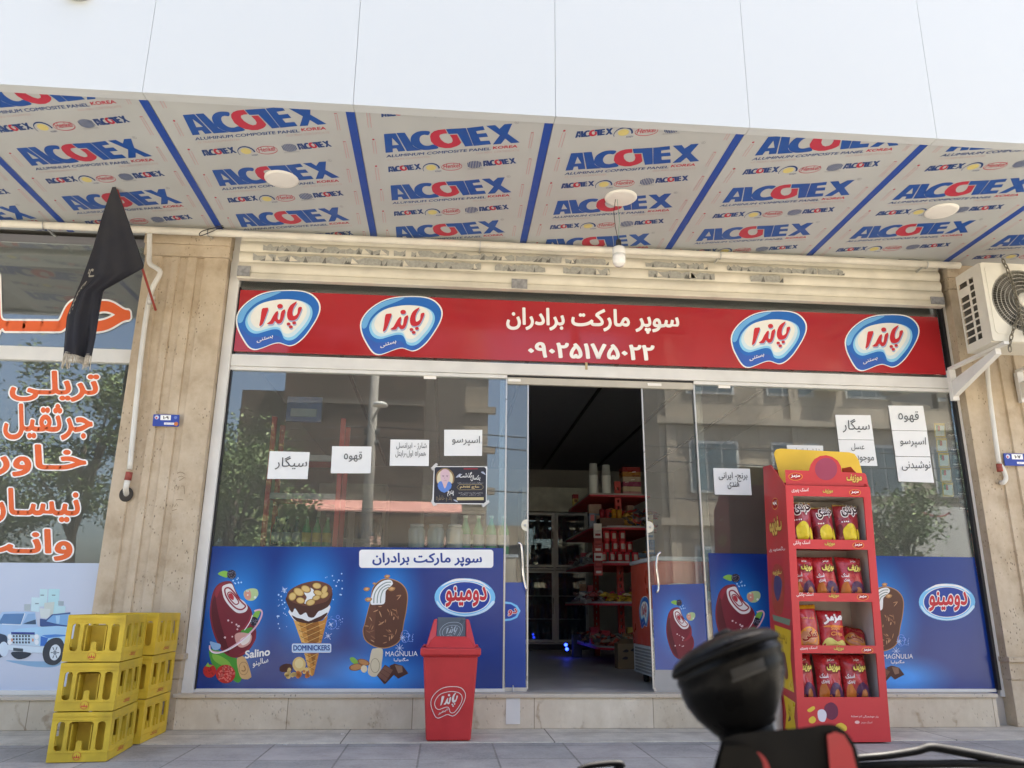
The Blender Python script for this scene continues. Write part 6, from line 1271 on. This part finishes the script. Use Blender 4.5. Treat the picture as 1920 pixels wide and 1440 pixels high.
for i in range(6):
    x = -1.44+i*.085; tb = thing('bottle', 'dark soda bottle on the red rack behind left window' if i < 3 else 'green soda bottle on the red rack behind left window', 'bottle', (x, .8, 1.28), 'dark bottles on the red rack' if i < 3 else 'green bottles on the red rack'); m = MB(); bottle(m, x, .80, 1.28, .037, .27, '#1a1416' if i < 3 else '#1f8a3a'); m.build('body', tb)
for i in range(0):
    x = -1.42+i*.1; tb = thing('bottle', 'pale bottle on the upper shelves of the red rack', 'bottle', (x, .85, 1.72), 'pale bottles on the red rack'); m = MB(); bottle(m, x, .85, 1.72, .04, .24, ('#5a8a9a', '#8a5a6a', '#4a7a7a', '#7a8a8a', '#6a4a5a')[i]); m.build('body', tb)
t = thing('counter', 'glass topped counter with clear jars behind the left window', 'counter', (-.1, .7, .222)); m = MB(); m.box(-.75, .58, .55, 1.05, .223, 1.22, pr('#7a7a72')); m.box(-.78, .60, .53, 1.07, 1.2205, 1.245, FZW); m.build('body', t)
JG = mat('clear_jar', (.42, .50, .48), .12, var=.1, spec=.8)
for i, x in enumerate((-.25, -.09, .07)):
    tb = thing('jar', 'clear plastic jar with round lid standing on the counter', 'jar', (x, .66, 1.245), 'clear jars on the counter'); m = MB(); m.lathe([(.066, 1.246), (.07, 1.26), (.07, 1.44), (.055, 1.47)], JG, lambda v: v+Vector((x, .66, 0)), 18); m.build('body', tb); m = MB(); m.lathe([(.058, 1.4705), (.058, 1.49), (0, 1.49)], FZW, lambda v: v+Vector((x, .66, 0)), 18); m.build('lid', tb)
for i in range(4):
    x = .16+i*.11; tb = thing('bottle', 'pale green soda bottle standing near the left door', 'bottle', (x, .70, 1.245), 'pale green bottles on the counter'); m = MB(); bottle(m, x, .70, 1.246, .046, .33, '#4aa06a', '#c8d8c0'); m.build('body', tb)

# ================================================================== phone holder and car front, inside the car the photo is taken from
HD = -CD+.60
def PH(x, y, dy=0): return PY(x, y, HD+dy)
PLB = mat('black_plastic', (.006, .006, .0065), .3, var=.15, scale=30, spec=.1, bump=.02, bscale=200); PLM = mat('black_matte_plastic', (.006, .006, .007), .6, var=.2, scale=30, spec=.2); PRD = mat('red_rubber_pad', (.50, .04, .05), .5, var=.08, scale=30)
t = thing('phone_holder', 'black suction phone holder with red pads on the car dashboard', 'phone holder', PH(1450, 1500))
c0 = PH(1358, 1226); ax = (UP*.84-RT*.33+FW*.46).normalized(); e1 = (RT-ax*RT.dot(ax)).normalized(); e2 = ax.cross(e1)
k = .60/FPX*1.0
T = lambda v: c0+e1*v.x+e2*v.y+ax*v.z
s = 105*k*.97
T2 = lambda v: T(v)-RT*(.17*max(0, -v.z-.2*s))
m = MB(); m.lathe([(0, .30*s), (.25*s, .30*s), (.62*s, .235*s), (.90*s, .12*s), (.985*s, .045*s), (1.0*s, .01*s)], PLB, T, 48); m.lathe([(1.0*s, .01*s), (1.02*s, -.01*s), (1.02*s, -.07*s), (.985*s, -.09*s)], PLM, T, 48); m.build('suction_cup', t)
m = MB(); m.lathe([(.975*s, -.09*s), (.955*s, -.13*s), (.985*s, -.17*s), (.985*s, -.24*s), (.96*s, -.28*s), (.965*s, -.42*s), (.92*s, -.62*s), (.80*s, -.88*s), (.66*s, -1.08*s), (.56*s, -1.22*s), (.52*s, -1.26*s), (.52*s, -1.32*s), (.455*s, -1.36*s)], PLB, T2, 64); m.build('housing', t)
m = MB(); q = T(Vector((.10*s, 0, .30*s))); m.lathe([(.0, .08*s), (.16*s, .07*s), (.24*s, .02*s), (.26*s, -.02*s)], PLM, lambda v: T(Vector((v.x*.8+.12*s, v.y*.8, v.z+.30*s))), 20); m.build('release_tab', t)
a = T(Vector((.02*s, 0, -1.30*s))); b2 = PH(1402, 1400, .0)
m = MB(); m.lathe([(.452*s, -1.365*s), (.44*s, -1.40*s), (.44*s, -1.75*s), (.45*s, -2.0*s)], PLM, T2, 28); m.build('neck', t)
fr2 = lambda p, off=0.0: PH(p[0], p[1], -off)
m = MB(); S = lambda p, off=0.0: PH(p[0], p[1], -.018-off)
phi = math.atan2((-FW).dot(e2), (-FW).dot(e1)); SLIP = mat('grey_lip', (.05, .05, .052), .4, var=.2, scale=40)  # grey strip along the lower lips of slot and button
def patch(mb, r0, r1, a0, a1, z0, z1_, mm): mb.grid(lambda u, v: T2(Vector(((r0+(r1-r0)*v)*math.cos(phi+a0+(a1-a0)*u), (r0+(r1-r0)*v)*math.sin(phi+a0+(a1-a0)*u), z0+(z1_-z0)*v))), 12, 3, mm)
patch(m, .955*s, .985*s, -.12, .52, -.50*s, -.34*s, BLACKR); patch(m, .945*s, .97*s, -.14, .54, -.545*s, -.50*s, SLIP); m.build('lever_slot', t)
m = MB(); patch(m, .475*s, .475*s, -.35, .35, -1.62*s, -1.42*s, PLB); patch(m, .485*s, .485*s, -.3, .3, -1.66*s, -1.62*s, SLIP); m.build('lock_button', t)
m = MB(); body = spl([(1348, 1405), (1372, 1380), (1420, 1372), (1500, 1365), (1545, 1358), (1572, 1362), (1596, 1385), (1610, 1420), (1613, 1470), (1610, 1540), (1345, 1540)], 4)
m.slab(lambda p, off=0.0: PY(p[0], p[1], HD-.045-off), body, PLM, .05); m.build('clamp', t, bevel=.004)
m = MB(); m.slab(lambda p, off=0.0: PY(p[0], p[1], HD-.0475-off), [(1551, 1378), (1566, 1372), (1583, 1378), (1597, 1402), (1606, 1440), (1608, 1538), (1556, 1538), (1556, 1440)], PRD, .004, off=.001); m.build('pad', t, bevel=.0015); m = MB(); m.slab(lambda p, off=0.0: PY(p[0], p[1], HD-.0475-off), spl([(1418, 1410), (1430, 1416), (1441, 1432), (1446, 1460), (1446, 1538), (1434, 1538), (1434, 1460), (1430, 1436)], 2), PRD, .004, off=.001); m.build('pad', t, bevel=.0015)
m = MB(); m.slab(lambda p, off=0.0: PY(p[0], p[1], HD-.051-off), spl([(1352, 1412), (1378, 1398), (1410, 1404), (1428, 1424), (1434, 1460), (1434, 1538), (1352, 1538)], 3), PLB, .006, off=.002); m.build('arm', t, bevel=.002)
q = PH(1480, 1535, -.01); m = MB(); m.tube([q, q+Vector((0, .01, -.09))], .018, PLM, 16); m.lathe([(.05, 0), (.045, .012), (.02, .02)], PLM, lambda v: q+Vector((v.x, v.y+.01, v.z-.095)), 24); m.build('base', t)
dz = q.z-.097
t = thing('car', 'dark car front edge with black wipers, at bottom of the view', 'car', (.5, -4.6, -.14)); CP = mat('car_paint', (.02, .023, .03), .25, var=.05, scale=3, spec=.6)
m = MB(); m.hexa([(-.75, -5.75, dz-.05), (1.25, -5.75, dz-.05), (1.25, -4.95, dz-.16), (-.75, -4.95, dz-.16)], [(-.75, -5.75, dz), (1.25, -5.75, dz), (1.25, -4.95, dz-.10), (-.75, -4.95, dz-.10)], PLM); m.build('dashboard', t, bevel=.02)
m = MB(); m.grid(lambda u, v: Vector((-.85+2.2*u, -4.9+1.0*v, dz-.15-.10*v*v-.02*(2*u-1)**2)), 12, 10, CP); m.box(-.85, 1.35, -4.9, -3.92, -.02, dz-.30, CP); m.build('bonnet', t)
m = MB(); m.box(-.8, 1.3, -7.6, -5.22, 1.62, 1.68, PLM); m.build('shade_roof', t, bevel=.02)  # unseen car roof, added to keep the sun off the phone holder
for x in (-.8, 1.24): MB().box(x, x+.06, -7.0, -6.8, .3, 1.6195, PLM).build('door_post', t)
WY = -CD+1.12
def W(x, y): return PY(x, y, WY)
m = MB(); m.tube(spl([tuple(W(*q)) for q in ((1560, 1428), (1612, 1421), (1660, 1417), (1718, 1408), (1744, 1401), (1775, 1405), (1830, 1415), (1960, 1440))], 4, False), lambda u: .0045+.002*u, PLM, 8); m.build('wiper_arm', t)
m = MB(); m.tube([W(1560, 1440), W(1680, 1434), W(1800, 1432), W(1960, 1436)], .0055, PLM, 8); m.build('wiper_arm', t)
m = MB(); m.grid(lambda u, v: PY(1590+u*420, 1447-v*(14 if u > .3 else 14*u/.3), WY+.06+.02*v), 12, 4, CP); m.build('cowl', t)
m = MB(); m.tube(spl([tuple(W(*q)) for q in ((1085, 1444), (1105, 1436), (1150, 1431), (1168, 1434), (1150, 1446))], 4, False), .004, PLM, 8); m.build('wiper_tip', t)

# ================================================================== the other side of the street, seen in the glass
def RF(px, py, d): q = PY(px, py, d); return Vector((q.x, -d, q.z))
def bgm(name, c1, c2, sx, sz, mort, coordrot=90):
    g = G(name, .85, .25); p = g.pos(); f, fm = brick(g, g.mapp(p, rot=(math.radians(90), 0, 0)), sx, sz, mort, .5, c1, c2, tuple(v*.6 for v in c1))
    n = g.noise(p, .6, 5); g.col(g.mix(1.0, f, g.mix(g.rng(n, .3, .7, 0, 1), (.7, .68, .66), (1.2, 1.18, 1.15)), 'MULTIPLY')); return g.m
BRN = bgm('brown_brick', (.085, .058, .043), (.115, .08, .06), .6, .22, .02); BRN2 = bgm('grey_brown_brick', (.15, .125, .105), (.17, .145, .12), .6, .25, .015); BEI = bgm('beige_stone_facade', (.42, .365, .29), (.48, .42, .34), 1.2, .7, .02); LOW = bgm('pale_low_wall', (.40, .34, .25), (.46, .39, .29), 2, .6, .01)
PNK = mat('pink_awning_sheet', (.55, .27, .22), .6, var=.1, scale=2); WINB = mat('far_window_glass', (.10, .14, .16), .1, var=.1); WINF = mat('far_window_frame', (.6, .6, .58), .5)
d = 18.0
t = thing('brick_building', 'tall blank brown brick building across the street', 'building', (RF(680, 900, d).x, -d-4, 0))
xa, xb, xc = RF(527, 800, d).x, RF(795, 800, d).x, RF(872, 800, d).x
m = MB(); m.box(xa, xb, -d-9, -d, 0, 9.6, BRN); m.box(xa-1.6, xa-.01, -d-9, -d-1.2, 0, 7.6, BRN); m.build('wall', t)
m = MB(); m.box(xb+.01, xc, -d-9, -d-.6, 0, 9.6, BRN2); m.build('side_wing', t)
m = MB()
for z in (3.9, 6.9, 8.9): m.box(xa, xb, -d, -d+.10, z, z+.16, BRN2)
m.build('string_course', t)
t = thing('corner_building', 'pale stone building with carved cornice beyond the brick building', 'building', (RF(890, 900, 24).x, -25, 0)); x0 = RF(872, 800, 24).x
m = MB(); m.box(x0-1, x0+.9, -32, -24, 0, 12, BEI); m.build('wall', t)
m = MB()
for z in (5, 6.6, 8.2, 9.8): m.box(x0-1, x0+1.2, -24.2, -23.9, z, z+.25, BEI)
m.build('cornice', t)
t = thing('low_shop', 'low shop with pink sheet awning across the street', 'building', (RF(690, 980, 15.5).x, -16, 0)); a, c = RF(545, 958, 15.5), RF(845, 958, 15.5)
m = MB(); m.box(a.x, c.x, -17.9, -15.8, 0, a.z-.05, LOW); m.box(c.x+.01, c.x+4.5, -17.8, -16.4, 0, a.z-.2, LOW); m.build('wall', t)
m = MB(); m.hexa([(a.x-.3, -15.0, a.z-.04), (c.x+.3, -15.0, a.z-.04), (c.x+.3, -16.6, a.z+.42), (a.x-.3, -16.6, a.z+.42)], [(a.x-.3, -15.0, a.z), (c.x+.3, -15.0, a.z), (c.x+.3, -16.6, a.z+.46), (a.x-.3, -16.6, a.z+.46)], PNK); m.build('awning', t)
for px in (640, 735):
    q = RF(px, 1000, 15.75); m = MB(); m.box(q.x-.7, q.x+.7, -15.8, -15.74, .1, 2.3, WINB); m.build('shutter_door', t)
t = thing('apartment_building', 'beige stone apartment building with rows of windows across the street', 'building', (RF(1500, 900, 17).x, -20, 0))
xa = RF(1238, 850, 17).x; xe = RF(1800, 850, 17).x+3
m = MB(); m.box(xa, xe, -27, -17, 0, 10.4, BEI); m.build('wall', t)
m = MB()
for z in (3.2, 6.3, 9.5): m.box(xa-.1, xe, -17.0, -16.8, z, z+.22, BEI)
for x in range(int(xe-xa)//4+1): m.box(xa+.2+x*4, xa+.5+x*4, -17.0, -16.9, 0, 10.4, BEI)
m.build('moulding', t)
for r in range(3):
    for i in range(int((xe-xa)/2.6)):
        x = xa+.9+i*2.6; z = 1.1+r*3.1 if r else 1.0; m = MB(); m.box(x, x+1.55, -17.0, -16.95, z, z+1.6, WINF); w_ = m.build('window', t)
        m = MB()
        for j in range(3): m.box(x+.08+j*.48, x+.50+j*.48, -16.949, -16.93, z+.08, z+1.5, WINB)
        m.build('pane', w_)
for i, (r, k2) in enumerate(((1, 0), (2, 1), (1, 3))):
    x, z = xa+.9+k2*2.6+1.6, 1.3+r*3.1; m = MB(); m.box(x, x+.8, -16.95, -16.6, z, z+.6, ACP); m.lathe([(.22, 0), (.2, .02)], ACD, lambda v: Vector((x+.35+v.x, -16.6+v.z, z+.3+v.y)), 16); m.build('cooler_box', t)
t = thing('boundary_wall', 'whitewashed low wall across the street at right', 'wall', (RF(1720, 980, 13).x, -15.6, 0)); a, c = RF(1665, 940, 14.5), RF(1800, 940, 14.5)
m = MB(); m.box(a.x, c.x+3, -15.6, -15.4, 0, a.z, mat('whitewash', (.5, .49, .46), .85, var=.15, scale=2)); m.build('masonry', t)
m = MB(); SG = lambda p, off=0.0: (lambda q: Vector((q.x, -15.396+off, q.z)))(RF(p[0], p[1], 15.4)); zg = z1(1300, 680, .32292)
for pts in ([(1490, 868), (1450, 890), (1390, 888), (1330, 868)], [(1305, 830), (1300, 905), (1330, 880)], [(1268, 806), (1275, 872)], [(1195, 828), (1205, 900)], [(1170, 862), (1178, 888), (1120, 884)], [(1240, 860), (1236, 890)]): m.stroke(SG, [zg(*q) for q in spl(pts, 4, False)], 2.4, pr('#a02c34'), .002)
m.build('graffiti', t)
t = thing('street_pole', 'concrete street lighting pole across the road', 'street lamp', (RF(692, 900, 12.5).x, -14.2, 0)); px_ = RF(692, 900, 14.2).x
m = MB(); m.tube([(px_, -14.2, -.0), (px_, -14.2, 9.5)], lambda u: .17-.08*u, mat('pole_concrete', (.36, .33, .29), .8, var=.15, scale=3), 10); m.build('pole', t)
zl = RF(703, 775, 14.2).z; m = MB(); m.tube([(px_, -14.2, zl-.2), (px_+.15, -13.9, zl+.02), (px_+.25, -13.5, zl+.05)], .03, ALUG, 8); m.build('arm', t)
m = MB(); m.lathe([(.20, zl), (.16, zl+.08), (0, zl+.13)], LAMPW, lambda v: v+Vector((px_+.25, -13.4, 0)), 16); m.build('lamp_head', t)
m = MB()
for z in (zl-.5, zl-.8, zl-3.2): m.tube([(px_-.2, -14.2, z), (px_+.2, -14.2, z)], .09, BLACKR, 8)
m.build('clamp', t)
for i, (z, dz2) in enumerate(((zl-.35, .5), (zl-.62, .65), (zl-1.9, .3))):
    m = MB()
    for x1 in (-22, 24): m.tube([(px_+(x1-px_)*u, -14.2, z-dz2*math.sin(math.pi*u)+.2*u) for u in [j/12 for j in range(13)]], .018, CABLE, 5)
    m.build('overhead_wire', label=('upper overhead wire along the far side of the street', 'second overhead wire along the far side of the street', 'lowest overhead wire along the far side of the street')[i], cat='wire', loc=(px_, -14.2, z))
BARK = mat('bark', (.10, .075, .055), .9, var=.3, scale=12, bump=.4, bscale=30)
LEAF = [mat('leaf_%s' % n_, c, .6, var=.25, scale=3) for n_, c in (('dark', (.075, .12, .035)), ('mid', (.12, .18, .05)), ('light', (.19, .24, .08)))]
def tree(label, x, y, h, cr, seed, n=2600, ch=.55):
    R = random.Random(seed); t = thing('tree', label, 'tree', (x, y, 0), 'street trees across the road'); m = MB()
    m.tube([(x, y, 0), (x+.05, y, h*.25), (x-.05, y+.05, h*.5), (x, y, h*.8)], lambda u: .16-.12*u, BARK, 8); cl = []
    for i in range(9):
        a = R.uniform(0, 6.28); b0 = Vector((x, y, h*R.uniform(.3, .6))); e = Vector((x+cr*R.uniform(.4, .85)*math.cos(a), y+cr*R.uniform(.4, .85)*math.sin(a), h*R.uniform(.5, .95)))
        m.tube([b0, b0.lerp(e, .5)+Vector((0, 0, .15)), e], lambda u: .06-.045*u, BARK, 5); cl.append(e)
    m.build('trunk', t); m = MB()
    for i in range(16): a = R.uniform(0, 6.28); r = cr*math.sqrt(R.random()); cl.append(Vector((x+r*math.cos(a), y+r*math.sin(a), h*(1-ch)+h*ch*R.random())))
    for i in range(n):
        c = R.choice(cl); g = Vector((R.gauss(0, 1), R.gauss(0, 1), R.gauss(0, .8)))*cr*.19; q = c+g; s = R.uniform(.04, .085); M3 = Euler((R.uniform(-1, 1), R.uniform(-1, 1), R.uniform(0, 6.28))).to_matrix()
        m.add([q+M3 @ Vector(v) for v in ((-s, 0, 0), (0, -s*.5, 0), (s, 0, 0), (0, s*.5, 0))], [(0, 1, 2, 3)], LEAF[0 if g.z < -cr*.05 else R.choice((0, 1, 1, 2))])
    m.build('crown', t)
for i, (px, py, d2, h, cr) in enumerate(((450, 900, 13.6, 4.6, 1.5), (385, 900, 14.4, 5.2, 1.7), (168, 800, 12.8, 6.2, 1.5), (20, 850, 14.0, 4.0, 1.1), (1690, 960, 14.0, 3.6, 1.4), (500, 950, 15, 3.4, 1.2))):
    q = RF(px, py, d2); tree(('small street tree left of the brick building', 'street tree at the corner facing the pilaster', 'tall leafy street tree facing the truck shop', 'rounded street tree facing the truck shop', 'bushy tree before the apartment building', 'low tree close to the pink awning')[i], q.x, -d2, h, cr, 30+i, 9000 if i in (0, 1, 2) else 5000)

for o in scene.objects:
    if '_o' in o: del o['_o']
bpy.context.view_layer.update()
